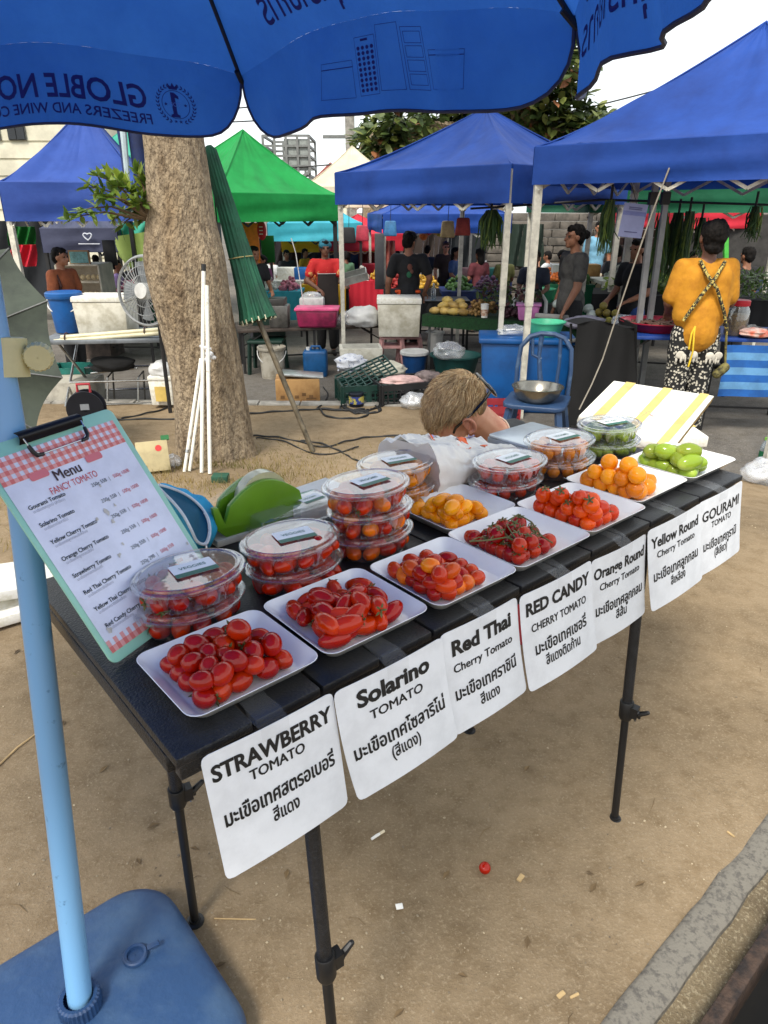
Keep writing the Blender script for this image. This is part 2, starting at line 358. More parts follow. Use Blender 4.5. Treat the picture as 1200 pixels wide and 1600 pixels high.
litter('bamboo_splinter', 'thin bamboo splinter near the right table leg', 'litter', 1141, 1307, .022, .006, .004, -1.0, M_wood)
litter('bark_chip', 'pale bark flake near the bottom edge of the sand', 'litter', 876, 1558, .02, .01, .004, .6, M_wood)
litter('cut_stalk', 'pale cut stalk lying beside the bark flake', 'litter', 897, 1560, .022, .006, .005, .4, M_wood)
tag(MB().tube([G(-20, 1215) + V((0, 0, .004)), G(28, 1170) + V((0, 0, .006)), G(60, 1146) + V((0, 0, .004))], .003, 6).build('straw_stalk', M_wood), 'long dry stalk on the sand left of the pole', 'stalk')
tag(MB().tube([G(335, 1436) + V((0, 0, .002)), G(400, 1438) + V((0, 0, .003))], .0016, 6).build('grass_stem', M_wood), 'thin dry stem on the sand by the near table leg', 'stalk')
# ================================================================== FOLDING TABLE
TH = .87
TA = onz(272, 1190, TH); TB = onz(1162, 742, TH); TU = (TB - TA).normalized(); TV = V((-TU.y, TU.x, 0)); TL = (TB - TA).length; TD = .6
TANG = math.atan2(TU.y, TU.x)
def T(s, t, z=TH): return V((TA.x + TU.x * s + TV.x * t, TA.y + TU.y * s + TV.y * t, z))
def hit(u, v, t0):                                   # (s, z) where the pixel's ray meets the upright plane t = t0 along the table
    d = ray(u, v); o = V((0, 0, CAMZ)); k = (T(0, t0) - o).dot(TV) / d.dot(TV); q = o + d * k
    return (q - TA).dot(TU), q.z
def ontab(u, v, z=TH):
    q = onz(u, v, z) - TA; return q.dot(TU), q.dot(TV)
M_blk = mat('hammered black paint', (34, 35, 38), .38, .1, var=.2, scale=40, bump=.55, bscale=260, bdist=.004, spec=.5)
M_blks = mat('black slat paint', (26, 26, 28), .42, .1, var=.15, scale=12, bump=.3, bscale=200, bdist=.003)
M_blkp = mat('black plastic', (20, 20, 21), .45); M_steel = mat('bright steel', (190, 190, 190), .25, 1, var=.1)
table = thing('folding_table', 'long black folding market table with slatted top and telescopic legs', 'table', T(TL / 2, TD / 2, 0), TANG)
nsl = 14; edges_ = [0, .115] + [.115 + (TL - .235) * i / 12 for i in range(1, 13)] + [TL]
for i in range(len(edges_) - 1):
    a, b = edges_[i], edges_[i + 1]
    mb = MB(); x0, x1 = a + .0022, b - .0022
    mb.add([T(x, y, z) for z in (TH - .016, TH) for y in (0, TD) for x in (x0, x1)], [(0, 2, 3, 1), (4, 5, 7, 6), (0, 1, 5, 4), (1, 3, 7, 5), (3, 2, 6, 7), (2, 0, 4, 6)])
    mb.build('slat', M_blk if i in (0, len(edges_) - 2) else M_blks, table, bevel=.003)
for nm, a, b in (('front_rail', T(.01, .022, TH - .034), T(TL - .01, .022, TH - .034)), ('rear_rail', T(.01, TD - .03, TH - .034), T(TL - .01, TD - .03, TH - .034)),
                 ('side_rail', T(.012, .035, TH - .034), T(.012, TD - .045, TH - .034)), ('side_rail', T(TL - .012, .035, TH - .034), T(TL - .012, TD - .045, TH - .034))):
    MB().bar(a, b, .02, .03).build(nm, M_blk, table, bevel=.003)
def leg(top, foot, kz, kd):
    d = foot - top; L = d.length; d.normalize(); kp = top + d * ((top.z - kz) / -d.z)
    lg = MB().tube([top, kp + d * .02], .0128, 16).build('leg', M_blk, table)
    MB().tube([kp, foot - d * .01], .0095, 14).build('inner_tube', M_blkp, lg)
    c = MB().tube([kp - d * .022, kp - d * .02, kp + d * .022, kp + d * .03], [.0165, .0175, .0175, .014], 16)
    kd = V(kd).normalized(); c.bar(kp, kp + kd * .03, .022, .03)
    c.build('clamp', M_blkp, lg)
    kn = MB().cap(kp + kd * .03 + V((0, 0, -.004)), kp + kd * .052 + V((0, 0, .012)), .0075, .0055, 8); kn.cap(kp + kd * .03, kp + kd * .034 + V((0, 0, -.012)), .007, .004, 8)
    kn.build('wing_knob', M_blkp, lg)
    MB().tube([kp + kd * .022 + V((0, 0, -.012)), kp + kd * .026 + V((0, 0, -.026))], .0035, 8).build('bolt', M_steel, lg)
    MB().lathe([(.001, .012), (.0125, .012), (.0135, .006), (.02, .004), (.021, 0), (.001, 0)], foot + V((0, 0, gz(foot.x, foot.y))), 16).build('foot', M_blkp, lg)
def lp(u, v, t): s, z = hit(u, v, t); return T(s, t, z)
a = lp(274, 1205, .38); leg(T((a - TA).dot(TU), .38, TH - .02), G(305, 1440), lp(287, 1255, .38).z, TU - TV * .2)
a = lp(484, 1240, .04); ft = onz(530, 1722, 0); leg(T((a - TA).dot(TU) - .01, .04, TH - .02), ft, .325, TU - TV * .1)
a = lp(1001, 900, .03); leg(T((a - TA).dot(TU) - .005, .035, TH - .02), G(960, 1280), .345, TU * .2 - TV)
a = lp(735, 1112, .42); leg(T((a - TA).dot(TU), .42, TH - .02), G(733, 1142), .36, TU)
for s_ in (.15, TL - .5): MB().bar(T(s_, .06, TH - .07), T(s_, TD - .12, TH - .07), .016, .02).build('cross_bar', M_blk, table)
# ================================================================== PRICE SIGNS
M_sign = mat('laminated white card', (226, 229, 234), .35, var=.05, scale=14, bump=.15, bscale=20, coat=.15)
M_ink = mat('black ink', (18, 17, 18), .6, var=0)
M_tape = clear('clear tape', base=.012, rough=.25, haze=.03, edge=.12)
SIGNS = [
 ('strawberry', .028, .236, -.2, 0, 'white sign reading STRAWBERRY TOMATO, nearest the front left table corner', [('STRAWBERRY', .93, .215, .022), ('TOMATO', .43, .335, .02), ('มะเขือเทศสตรอเบอรี่', .88, .585, .01), ('สีแดง', .21, .745, .01)]),
 ('solarino', .235, .455, -.2, .004, 'white sign reading Solarino TOMATO, overlapping the strawberry sign', [('Solarino', .68, .215, .03), ('TOMATO', .5, .36, .02), ('มะเขือเทศโซลาริโน่', .88, .635, .01), ('(สีแดง)', .28, .79, .01)]),
 ('thai', .453, .648, -.2, 0, 'white sign reading Red Thai Cherry Tomato', [('Red Thai', .78, .235, .03), ('Cherry Tomato', .78, .40, .012), ('มะเขือเทศราชินี', .82, .665, .01), ('สีแดง', .26, .83, .01)]),
 ('candy', .650, .872, -.205, .004, 'white sign reading RED CANDY CHERRY TOMATO', [('RED CANDY', .90, .22, .03), ('CHERRY TOMATO', .78, .40, .012), ('มะเขือเทศเชอรี่', .74, .645, .01), ('สีแดงติดก้าน', .5, .8, .01)]),
 ('orange', .880, 1.085, -.2, 0, 'white sign reading Orange Round Cherry Tomato', [('Orange Round', .93, .235, .02), ('Cherry Tomato', .74, .38, .012), ('มะเขือเทศลูกกลม', .88, .665, .01), ('สีส้ม', .2, .81, .01)]),
 ('yellow', 1.082, 1.318, -.2, .004, 'white sign reading Yellow Round Cherry Tomato', [('Yellow Round', .9, .235, .02), ('Cherry Tomato', .72, .37, .012), ('มะเขือเทศลูกกลม', .86, .64, .01), ('สีเหลือง', .28, .79, .01)]),
 ('gourami', 1.318, 1.545, -.2, 0, 'white sign reading GOURAMI TOMATO at the far right end of the table', [('GOURAMI', .85, .28, .03), ('TOMATO', .46, .40, .012), ('มะเขือเทศกูรามิ', .78, .68, .01), ('(สีเขียว)', .3, .82, .01)])]
rs = random.Random(3)
for key, s0, s1, dz, off, label, lines in SIGNS:
    W_, H_ = s1 - s0, -dz; rot = rs.uniform(-.012, .012); lean = .03 + rs.uniform(0, .02); curl = rs.uniform(.002, .006)
    zt = TH + (-.004 if key not in ('orange',) else -.012)
    def fn(x, y, L=0, lift=0.0):                     # x from the left edge, y up from the bottom edge (metres)
        a = x - W_ / 2; b = y - H_; xx = a * math.cos(rot) - b * math.sin(rot); zz = a * math.sin(rot) + b * math.cos(rot)
        out = -.012 - off + lean * (b / H_) * .6 - curl * math.cos(PI * a / W_) - lift - L * .00004
        sh = .02 * (-b / H_) if s0 > .2 else .006
        return T(s0 + W_ / 2 + xx + sh * (-b / H_), out, zt + zz)
    sg = thing('price_sign', label, 'sign', fn(W_ / 2, H_), 0, None)
    mb = MB(); ol = rounded(W_, H_, .011, 5)
    # card: a curved grid cut to rounded corners
    N = 14
    front = []
    def cg_(i, j, lift):
        x = i * W_; y = j * H_; r = .011
        cx = min(max(x, r), W_ - r); cy = min(max(y, r), H_ - r); dx, dy = x - cx, y - cy
        if dx and dy:
            m_ = max(abs(dx), abs(dy)); l_ = math.hypot(dx, dy); x, y = cx + dx * m_ / l_, cy + dy * m_ / l_
        return fn(x, y, 0, lift)
    us = [0, .02, .055] + [.1 + .08 * k for k in range(11)] + [.945, .98, 1.0]
    vs_ = [cg_(a, b, 0.0) for b in us for a in us]; n_ = len(us)
    fs_ = [(j * n_ + i, j * n_ + i + 1, (j + 1) * n_ + i + 1, (j + 1) * n_ + i) for j in range(n_ - 1) for i in range(n_ - 1)]
    mb.add(vs_, fs_); mb.build('card', M_sign, sg, solid=-.0007)
    tx = MB()
    for txt, wf, yf, bold in lines:
        thai = ord(txt[-2]) > 3000; cap_ = .072 if txt is lines[0][0] else .06
        vs0, _f = text_geo(txt, bold); wd = max(p[0] for p in vs0) - min(p[0] for p in vs0); width = wf * W_ * .98
        big = txt == lines[0][0]
        sz = {True: .034, False: .0225}[big] if not thai else (.034 if yf < .7 else .03)
        sz = sz * (H_ / .2) * (1.12 if big and len(txt) < 9 else 1)
        if 'M' in txt.upper() and not thai: bold = 0
        put_text(tx, txt, lambda x, y, L: fn(x, y, L, .0013), W_ * .5, H_ * (1 - yf), sz, bold, width, fat=(.03 if bold == 0 and big else .016) if (big or (thai and yf < .7)) else (.026 if bold == 0 else .012), shear=0)
    tx.build('lettering', M_ink, sg, ang=0)
    tp = MB(); tw = .022; c_ = W_ * rs.uniform(.42, .58)
    tp.add([fn(c_ - tw, H_ - .02, 0, .002), fn(c_ + tw, H_ - .02, 0, .002), fn(c_ + tw, H_, 0, .003), fn(c_ - tw, H_, 0, .003)] +
           [T(s0 + c_ + e * tw + rs.uniform(-.004, .004), tt, TH + .0012 + (.005 if tt > .02 else .001) * rs.random()) for tt in (.004, .035, .06) for e in (1, -1)],
           [(0, 1, 2, 3), (3, 2, 4, 5), (5, 4, 6, 7), (7, 6, 8, 9)])
    tp.build('clear_tape', M_tape, sg, ang=0)
# ================================================================== TRAYS
M_tray = mat('white melamine', (232, 232, 230), .22, var=.03, scale=6, coat=.4)
def tray_mesh(W_, D_):
    mb = MB(); r = .022; n = 5
    def ring(w_, d_, z, rr_): return [(x, y, z) for x, y in rounded(w_, d_, rr_, n)]
    prof = [(W_ - .052, D_ - .052, 0, .012), (W_ - .046, D_ - .046, 0, .014), (W_ - .012, D_ - .012, .017, .02), (W_ - .002, D_ - .002, .021, r), (W_, D_, .0205, r), (W_ - .002, D_ - .002, .019, r), (W_ - .01, D_ - .01, .0155, .02), (W_ - .04, D_ - .04, -.003, .016), (W_ - .05, D_ - .05, -.004, .013)]
    m = 4 * (n + 1); vs = []
    for p in prof: vs += ring(*p)
    fs = [(i * m + k, i * m + (k + 1) % m, (i + 1) * m + (k + 1) % m, (i + 1) * m + k) for i in range(len(prof) - 1) for k in range(m)]
    fs += [tuple(range(m)), tuple((len(prof) - 1) * m + k for k in range(m))]
    return mb.add(vs, fs)
TRAYS = {}
for key, s0, s1, t0, t1, rot, label in [
  ('strawberry', .042, .246, .03, .213, .01, 'white rectangular dish of strawberry tomatoes nearest the front left corner'),
  ('solarino', .262, .466, .026, .218, .0, 'white rectangular dish of long solarino tomatoes behind the Solarino sign'),
  ('thai', .484, .685, .018, .208, .0, 'white rectangular dish of mixed red and orange Thai tomatoes'),
  ('yoval', .715, .925, .218, .39, .0, 'white rectangular dish of yellow oval tomatoes in the back row'),
  ('candy', .695, .918, .018, .213, .0, 'white rectangular dish of red candy tomatoes on their vine'),
  ('orange', .928, 1.136, .022, .225, .0, 'white rectangular dish of orange round tomatoes with green stems'),
  ('yellow', 1.146, 1.372, .047, .25, .01, 'white rectangular dish of yellow round tomatoes'),
  ('green', 1.386, 1.618, .042, .235, -.01, 'white rectangular dish of green gourami tomatoes at the right table end')]:
    mb = tray_mesh(s1 - s0 + .009, t1 - t0 + .006); o = mb.build('serving_dish', M_tray, local=True, ang=50)
    o.location = T((s0 + s1) / 2, (t0 + t1) / 2, TH + .0045); o.rotation_euler = (0, 0, TANG + rot)
    tag(o, label, 'dish', 'white serving dishes on the table'); TRAYS[key] = (s0, s1, t0, t1)
FLOOR = TH + .0046
# ================================================================== TOMATOES
def mat_tom(name, c, c2, rnd=.006, lo=.5, hi=.75, sub=.03):
    m = mat(name, c, .13, var=.1, scale=18, c2=c2, rnd=rnd, lo=lo, hi=hi, spec=.36, sub=sub, bump=.04, bscale=40); return m
M_tom = {'strawberry': mat_tom('red strawberry skin', (172, 20, 4), (138, 10, 3)), 'solarino': mat_tom('red solarino skin', (184, 24, 4), (150, 14, 3)),
 'thai': mat_tom('thai red skin', (180, 26, 5), (196, 52, 6), .006), 'thaio': mat_tom('thai orange skin', (218, 84, 12), (200, 124, 20), .01),
 'yoval': mat_tom('yellow oval skin', (232, 134, 4), (238, 156, 16), .008), 'candy': mat_tom('candy red skin', (164, 12, 4), (132, 6, 3)),
 'orange': mat_tom('orange red skin', (212, 46, 5), (222, 70, 8), .008), 'yellow': mat_tom('orange yellow skin', (236, 132, 18), (238, 150, 30), .01),
 'green': mat_tom('green gourami skin', (128, 146, 40), (160, 170, 70), .012)}
M_sepal = mat('tomato stem green', (72, 84, 36), .7, var=.25, scale=30, c2=(110, 100, 60))
TDIM = {'strawberry': (.0154, .0192, .38), 'solarino': (.0148, .0282, .25), 'thai': (.0148, .0198, .1), 'thaio': (.0148, .0198, .1), 'yoval': (.0152, .0228, .15), 'candy': (.0162, .0157, 0), 'orange': (.0172, .0167, 0), 'yellow': (.0200, .0195, 0), 'green': (.0190, .0310, .1)}
def tom_mesh(kind, seed):
    rx, rz, pt = TDIM[kind]; rd = random.Random(seed); prof = []; n = 14
    for i in range(n + 1):
        t = PI * i / n; r = math.sin(t) ** (.92) * (1 - pt * .35 * max(0, -math.cos(t)) ** 1.5); z = math.cos(t)
        if z > .93: z = .93 + (z - .93) * -.4                    # dimple at the stem
        prof.append((max(.0004, r * rx), z * rz))
    mb = MB().lathe(prof, n=20); ph = rd.uniform(0, 9); am = .06 if kind not in ('candy', 'orange', 'yellow') else .035
    for i, p in enumerate(mb.v):
        k = 1 + am * noise.noise(p * 40 + V((ph, ph, 0))); mb.v[i] = V((p.x * k, p.y * k, p.z * (1 + am * .5 * noise.noise(V((ph, 3, 1))))))
    return mb.build('%s_mesh' % kind, M_tom[kind], local=True, ang=0)
PROTO = {}
for kind in TDIM:
    PROTO[kind] = []
    for sd_ in range(3):
        o = tom_mesh(kind, hash((kind, sd_)) % 97 if False else sd_ * 7 + len(kind)); o.data.shade_smooth(); me = o.data; bpy.data.objects.remove(o); PROTO[kind].append(me)
def sepal_mesh(r, z, seed):
    rd = random.Random(seed); mb = MB()
    for k in range(5):
        a = 2 * PI * k / 5 + rd.uniform(-.3, .3); L = r * rd.uniform(.55, .95); ca, sa = math.cos(a), math.sin(a); lift = rd.uniform(-.1, .35) * r; wd = r * .13
        mb.add([(ca * .001 + sa * wd * .6, sa * .001 - ca * wd * .6, z), (ca * .001 - sa * wd * .6, sa * .001 + ca * wd * .6, z), (ca * L * .6 - sa * wd, sa * L * .6 + ca * wd, z + lift * .3 + .0012), (ca * L, sa * L, z + lift), (ca * L * .6 + sa * wd, sa * L * .6 - ca * wd, z + lift * .3 + .0012)], [(0, 1, 2, 3, 4)])
    mb.tube([(0, 0, z - .002), (0, .001, z + r * .18), (.002, .002, z + r * .32)], [.0018, .0015, .0017], 6)
    o = mb.build('stem_mesh', M_sepal, local=True, ang=0, solid=.0006); me = o.data; bpy.data.objects.remove(o); return me
SEP = {k: [sepal_mesh(TDIM[k][0], TDIM[k][1] * .9, s_) for s_ in range(3)] for k in TDIM}
NTOM = 0
def tomato(kind, p, axis, label, group, sc=1.0, stem=False, roll=None):
    global NTOM; NTOM += 1; rd = random.Random(NTOM)
    o = bpy.data.objects.new('tomato', PROTO[kind][NTOM % 3]); COL.objects.link(o)
    q = V(axis).to_track_quat('Z', 'Y') @ Quaternion((0, 0, 1), rd.uniform(0, 6) if roll is None else roll)
    o.rotation_mode = 'QUATERNION'; o.rotation_quaternion = q; o.location = p; o.scale = (sc, sc, sc * rd.uniform(.94, 1.08)); tag(o, label, 'tomato', group)
    if stem:
        c = bpy.data.objects.new('stem', SEP[kind][NTOM % 3]); COL.objects.link(c); c.parent = o
    return o
def relax(items, floor, it=60, box=None):
    # items: [pos, radius, target]
    for _ in range(it):
        for i in range(len(items)):
            a = items[i]
            for j in range(i):
                b = items[j]; d = a[0] - b[0]; L = d.length; m = (a[1] + b[1]) * .93
                if L < m:
                    d = d / L if L > 1e-6 else V((0, 0, 1)); k = (m - L) * .5; a[0] += d * k; b[0] -= d * k
        for a in items:
            a[0] += (a[2] - a[0]) * .06; a[0].z = max(a[0].z, floor + a[1])
            if box:
                e = a[0] - TA; s_, t_ = e.dot(TU), e.dot(TV); lowf = max(0, .02 - (a[0].z - floor - a[1])) / .02; r = a[1] * (.55 + .45 * lowf)
                a[0] += TU * (min(max(s_, box[0] + r), box[1] - r) - s_) + TV * (min(max(t_, box[2] + r), box[3] - r) - t_)
def imgdir(u, v, z, ang):
    a = math.radians(ang); p0 = onz(u, v, z); p1 = onz(u + 12 * math.cos(a), v + 12 * math.sin(a), z); return (p1 - p0).normalized()
DISH = {
'strawberry': (180, 700, 3.529, [(270,1245,0,0),(340,1290,20,0),(437,1375,40,0),(598,1395,-60,0),(730,1340,-30,0),(903,1255,-40,0),(910,1170,20,0),(545,1330,-45,0),(665,1275,-30,0),(440,1280,80,0),(360,1180,30,0),(450,1110,0,1),(435,1215,60,0),(515,1140,50,1),(522,1222,75,1),(645,1180,5,1),(555,1055,0,1),(670,1072,80,1),(685,1010,30,2),(620,1020,90,0),(760,1130,90,1),(790,1230,-10,1),(785,1065,10,0),(865,1085,80,1),(890,1050,60,0),(590,1100,50,0),(710,1150,0,0),(540,1250,0,0),(620,1230,0,0)]),
'solarino': (400, 680, 3.0, [(500,705,15,0),(365,730,70,0),(475,745,80,0),(160,835,60,0),(218,868,100,0),(330,835,40,1),(300,775,25,1),(255,770,-30,0),(315,905,32,1),(290,975,25,0),(425,990,-12,0),(465,900,-12,1),(545,940,-22,0),(605,840,72,1),(515,805,76,1),(405,805,50,1),(410,750,45,0),(680,872,-35,0),(550,755,30,0),(265,830,0,0),(400,880,30,0),(560,870,60,0)]),
'thai': (400, 680, 3.0, [(730,595,25,0),(800,573,85,0),(895,583,10,0),(832,620,80,0),(905,640,10,1),(965,615,70,0),(748,655,10,2),(680,670,40,1),(605,695,80,0),(670,730,20,0),(745,765,10,1),(740,708,0,0),(820,705,-40,1),(845,675,20,0),(880,712,80,1),(940,695,-20,1),(1010,650,60,0),(980,670,30,0),(1010,720,105,0),(1085,690,-35,0),(925,770,-25,0),(835,765,85,0),(820,816,10,0),(790,625,40,0),(640,660,60,0),(700,640,20,0),(950,740,30,0),(870,750,0,0)]),
'yoval': (400, 680, 3.0, [(870,303,0,0),(760,340,-30,0),(813,377,-12,1),(870,337,20,0),(945,330,-10,0),(878,393,-38,1),(968,368,-30,1),(800,440,25,0),(880,465,-5,0),(935,435,35,0),(1010,415,-28,0),(1070,385,12,0),(1030,352,10,0),(745,385,40,0),(920,390,0,0),(840,420,0,0)]),
'candy': (640, 560, 2.3077, [(190,675,0,0),(215,690,0,0),(250,705,0,0),(245,655,0,0),(305,630,0,0),(310,730,0,0),(285,670,0,0),(365,748,0,0),(380,715,0,0),(340,690,0,0),(340,605,0,0),(392,597,0,1),(440,632,0,0),(405,655,0,1),(420,705,0,0),(468,670,0,0),(512,700,0,0),(345,655,0,0),(375,690,0,0),(440,675,0,0),(265,690,0,0)]),
'orange': (640, 560, 2.3077, [(472,508,0,1),(440,572,0,0),(527,523,0,0),(478,547,0,1),(570,512,0,0),(600,520,0,0),(640,525,0,1),(537,570,0,1),(595,563,0,1),(647,567,0,1),(690,550,0,0),(745,577,0,0),(705,597,0,0),(487,597,0,0),(540,618,0,0),(607,640,0,0),(658,622,0,0),(595,610,0,0),(572,540,0,0),(625,600,0,0),(565,600,0,0),(520,590,0,0),(660,590,0,0)]),
'yellow': (640, 560, 2.3077, [(613,477,0,0),(700,432,0,1),(655,452,0,0),(765,455,0,1),(795,420,0,0),(820,455,0,1),(860,445,0,0),(898,478,0,0),(860,497,0,0),(718,492,0,1),(755,515,0,0),(815,515,0,0),(672,485,0,0),(740,420,0,0),(790,490,0,0),(735,465,0,0),(700,470,0,0)]),
'green': (640, 560, 2.3077, [(780,385,85,0),(850,375,5,1),(895,347,-5,1),(970,352,-15,1),(920,380,20,0),(1000,395,5,1),(1060,388,45,0),(885,415,5,0),(937,427,30,0),(980,445,0,0),(1030,428,-20,0),(830,350,10,0),(825,405,20,0),(945,335,-10,0),(1000,420,20,0),(880,395,0,0)])}
TLAB = {'strawberry': ('plump glossy red tomato heaped on the nearest white dish', 'strawberry tomatoes on the nearest dish'), 'solarino': ('long red tomato on the dish behind the Solarino sign', 'long red tomatoes on the solarino dish'),
 'thai': ('small oval red tomato on the mixed Thai dish', 'red Thai tomatoes on their dish'), 'thaio': ('orange flushed oval tomato among the red Thai tomatoes', 'orange flushed tomatoes on the Thai dish'),
 'yoval': ('yellow oval tomato on the dish in the back row', 'yellow oval tomatoes'), 'candy': ('small round red tomato still on its vine on the candy dish', 'red vine tomatoes on their dish'),
 'orange': ('round orange red tomato on the dish beside the vine tomatoes', 'orange round tomatoes on their dish'), 'yellow': ('round orange yellow tomato on the dish next to the green ones', 'yellow round tomatoes on their dish'),
 'green': ('oblong pale green tomato on the far right dish', 'green tomatoes on the far right dish')}
CANDY = []
for key, (ox, oy, sc_, pts) in DISH.items():
    rx, rz, _ = TDIM[key]; rad = (rx * 2 + rz) / 3 if key != 'solarino' else .0195; items = []; s0, s1, t0, t1 = TRAYS[key]
    fx_ = random.Random(len(key)); cxm, cym = sum(a[0] for a in pts) / len(pts), sum(a[1] for a in pts) / len(pts)
    for (cx, cy, an, la) in pts + [(cxm + (a[0] - cxm) * .8, cym + (a[1] - cym) * .8, fx_.uniform(-60, 60), 0) for a in fx_.sample(pts, 5)] + [(cxm + (a[0] - cxm) * .62, cym + (a[1] - cym) * .62 - 8, fx_.uniform(-60, 60), 1) for a in fx_.sample(pts, {'thai': 3, 'green': 0, 'yellow': 1, 'orange': 3}.get(key, 5))]:
        u_, v_ = ox + cx / sc_, oy + cy / sc_; z = FLOOR + rx * (1 + 1.45 * la); q = onz(u_, v_, z)
        s_, t_ = (q - TA).dot(TU), (q - TA).dot(TV); mg = .026
        mg = .022 + rx * (.8 if key not in ('solarino', 'green') else 1.05); q2 = T(min(max(s_, s0 + mg), s1 - mg), min(max(t_, t0 + mg), t1 - mg), z)
        items.append([q2.copy(), rx if key != 'solarino' else rx * 1.06, q2.copy(), u_, v_, an, la])
    relax(items, FLOOR, 60, (s0 + .02, s1 - .02, t0 + .02, t1 - .02))
    rd = random.Random(len(key) * 5)
    for n_i, it_ in enumerate(items):
        p, r, _t, u_, v_, an, la = it_
        if key in ('candy', 'orange', 'yellow'): ax = V((rd.uniform(-.5, .5), rd.uniform(-.6, .6), 1))
        else: ax = imgdir(u_, v_, p.z, an) * (1 if rd.random() < .5 else -1) + V((0, 0, rd.uniform(-.25, .3)))
        kind = key
        if key == 'thai' and n_i in (6, 7, 8, 18, 20, 15): kind = 'thaio'
        st = {'strawberry': .3, 'solarino': .3, 'thai': 0, 'yoval': 0, 'candy': .75, 'orange': .38, 'yellow': 0, 'green': 0}[key] > rd.random()
        lab, grp = TLAB[kind]
        if key == 'candy': CANDY.append(p.copy())
        tomato(kind, p, ax, lab, grp, rd.uniform(.92, 1.08), st)
# vine stalks over the candy tomatoes
vn = thing('tomato_vine', 'green vine stalks holding together the small round red tomatoes', 'vine', T(.8, .11, FLOOR + .04))
mb = MB(); 
def cpt(cx, cy, dz): q = onz(640 + cx / 2.3077, 560 + cy / 2.3077, FLOOR + .038 + dz); return q
for line in ([(285,605,.02),(330,620,.012),(375,660,.008),(420,690,.004)], [(355,585,.022),(392,562,.028),(440,590,.02),(475,640,.008),(515,665,.004)], [(215,660,.008),(290,655,.012),(350,645,.014),(400,665,.012)], [(350,600,.02),(375,640,.016),(410,680,.01)]):
    mb.tube([cpt(*p) for p in line], .0016, 6)
    for p in line[:-1]:
        q = cpt(*p); near = min(CANDY, key=lambda c: (c - q).length); mb.tube([q, lerp(q, near, .35) + V((0, 0, .004)), lerp(q, near, .55)], .0011, 5)
mb.build('stalk', M_sepal, vn)
q = G(757, 1363); tomato('candy', q + V((0, 0, .015)), (.3, -.5, 1), 'single bruised red tomato fallen on the sand', 'fallen tomato', .9)
# ================================================================== CLEAR OVAL BOXES
M_pet = clear('clear box plastic', (250, 252, 253), .045, .05, 0.015); M_lid = clear('clear lid plastic', (250, 252, 253), .085, .06, .05)
M_label = mat('sticker white', (232, 234, 232), .5, var=.02); M_green = mat('sticker green', (38, 104, 84), .5, var=.05)
def tub_mesh(H_, n=96):
    a, b = .0885, .068; mb = MB(); prof = [(.02, .003), (.8, .0015), (.83, 0), (.86, .004), (.905, H_ - .004), (.915, H_ - .002), (.99, H_), (1.0, H_ + .001), (1.0, H_ - .003)]
    vs = []; fs = []
    for i, (k_, z) in enumerate(prof):
        for j in range(n):
            t = 2 * PI * j / n; kk = k_
            if 3 <= i <= 4: kk += .012 * (1 if (j // 2) % 2 else 0)
            vs.append((a * kk * math.cos(t), b * kk * math.sin(t), z))
    for i in range(len(prof) - 1):
        for j in range(n): fs.append((i * n + j, i * n + (j + 1) % n, (i + 1) * n + (j + 1) % n, (i + 1) * n + j))
    return mb.add(vs, fs)
def lid_mesh(Hl, n=72):
    a, b = .0885, .068; prof = [(1.02, -.004), (1.035, -.002), (1.035, .003), (1.015, .005), (.975, .0055), (.955, .004), (.945, Hl * .4), (.93, Hl - .001), (.90, Hl), (.88, Hl), (.865, Hl - .0025), (.82, Hl - .003), (.4, Hl - .002), (.02, Hl - .002)]
    mb = MB(); vs = []; fs = []
    for k_, z in prof:
        for j in range(n): t = 2 * PI * j / n; vs.append((a * k_ * math.cos(t), b * k_ * math.sin(t), z))
    for i in range(len(prof) - 1):
        for j in range(n): fs.append((i * n + j, i * n + (j + 1) % n, (i + 1) * n + (j + 1) % n, (i + 1) * n + j))
    return mb.add(vs, fs)
_o = tub_mesh(.043).build('tub_mesh', M_pet, local=True, ang=25); ME_TUB = _o.data; bpy.data.objects.remove(_o)
_o = lid_mesh(.0105).build('lid_mesh', M_lid, local=True, ang=35); ME_LID = _o.data; bpy.data.objects.remove(_o)
mb = MB(); mb.add([(x, y, 0) for x, y in rounded(.054, .036, .002, 2)], [tuple(range(12))]); _o = mb.build('st', M_label, local=True, ang=0); ME_STK = _o.data; bpy.data.objects.remove(_o)
mb = MB(); mb.add([(-.027, -.018, .0003), (.027, -.018, .0003), (.027, -.0075, .0003), (-.027, -.0075, .0003)], [(0, 1, 2, 3)]); put_text(mb, 'VEGGIES', lambda x, y, L: V((x, y, .0004)), 0, .001, .0095, .0, .034, fat=.008)
_o = mb.build('st', M_green, local=True, ang=0); ME_STP = _o.data; bpy.data.objects.remove(_o)
ORD = {1: ['lid closed single'], 2: ['lower', 'upper'], 3: ['lowest', 'middle', 'topmost']}
STUFF = {}
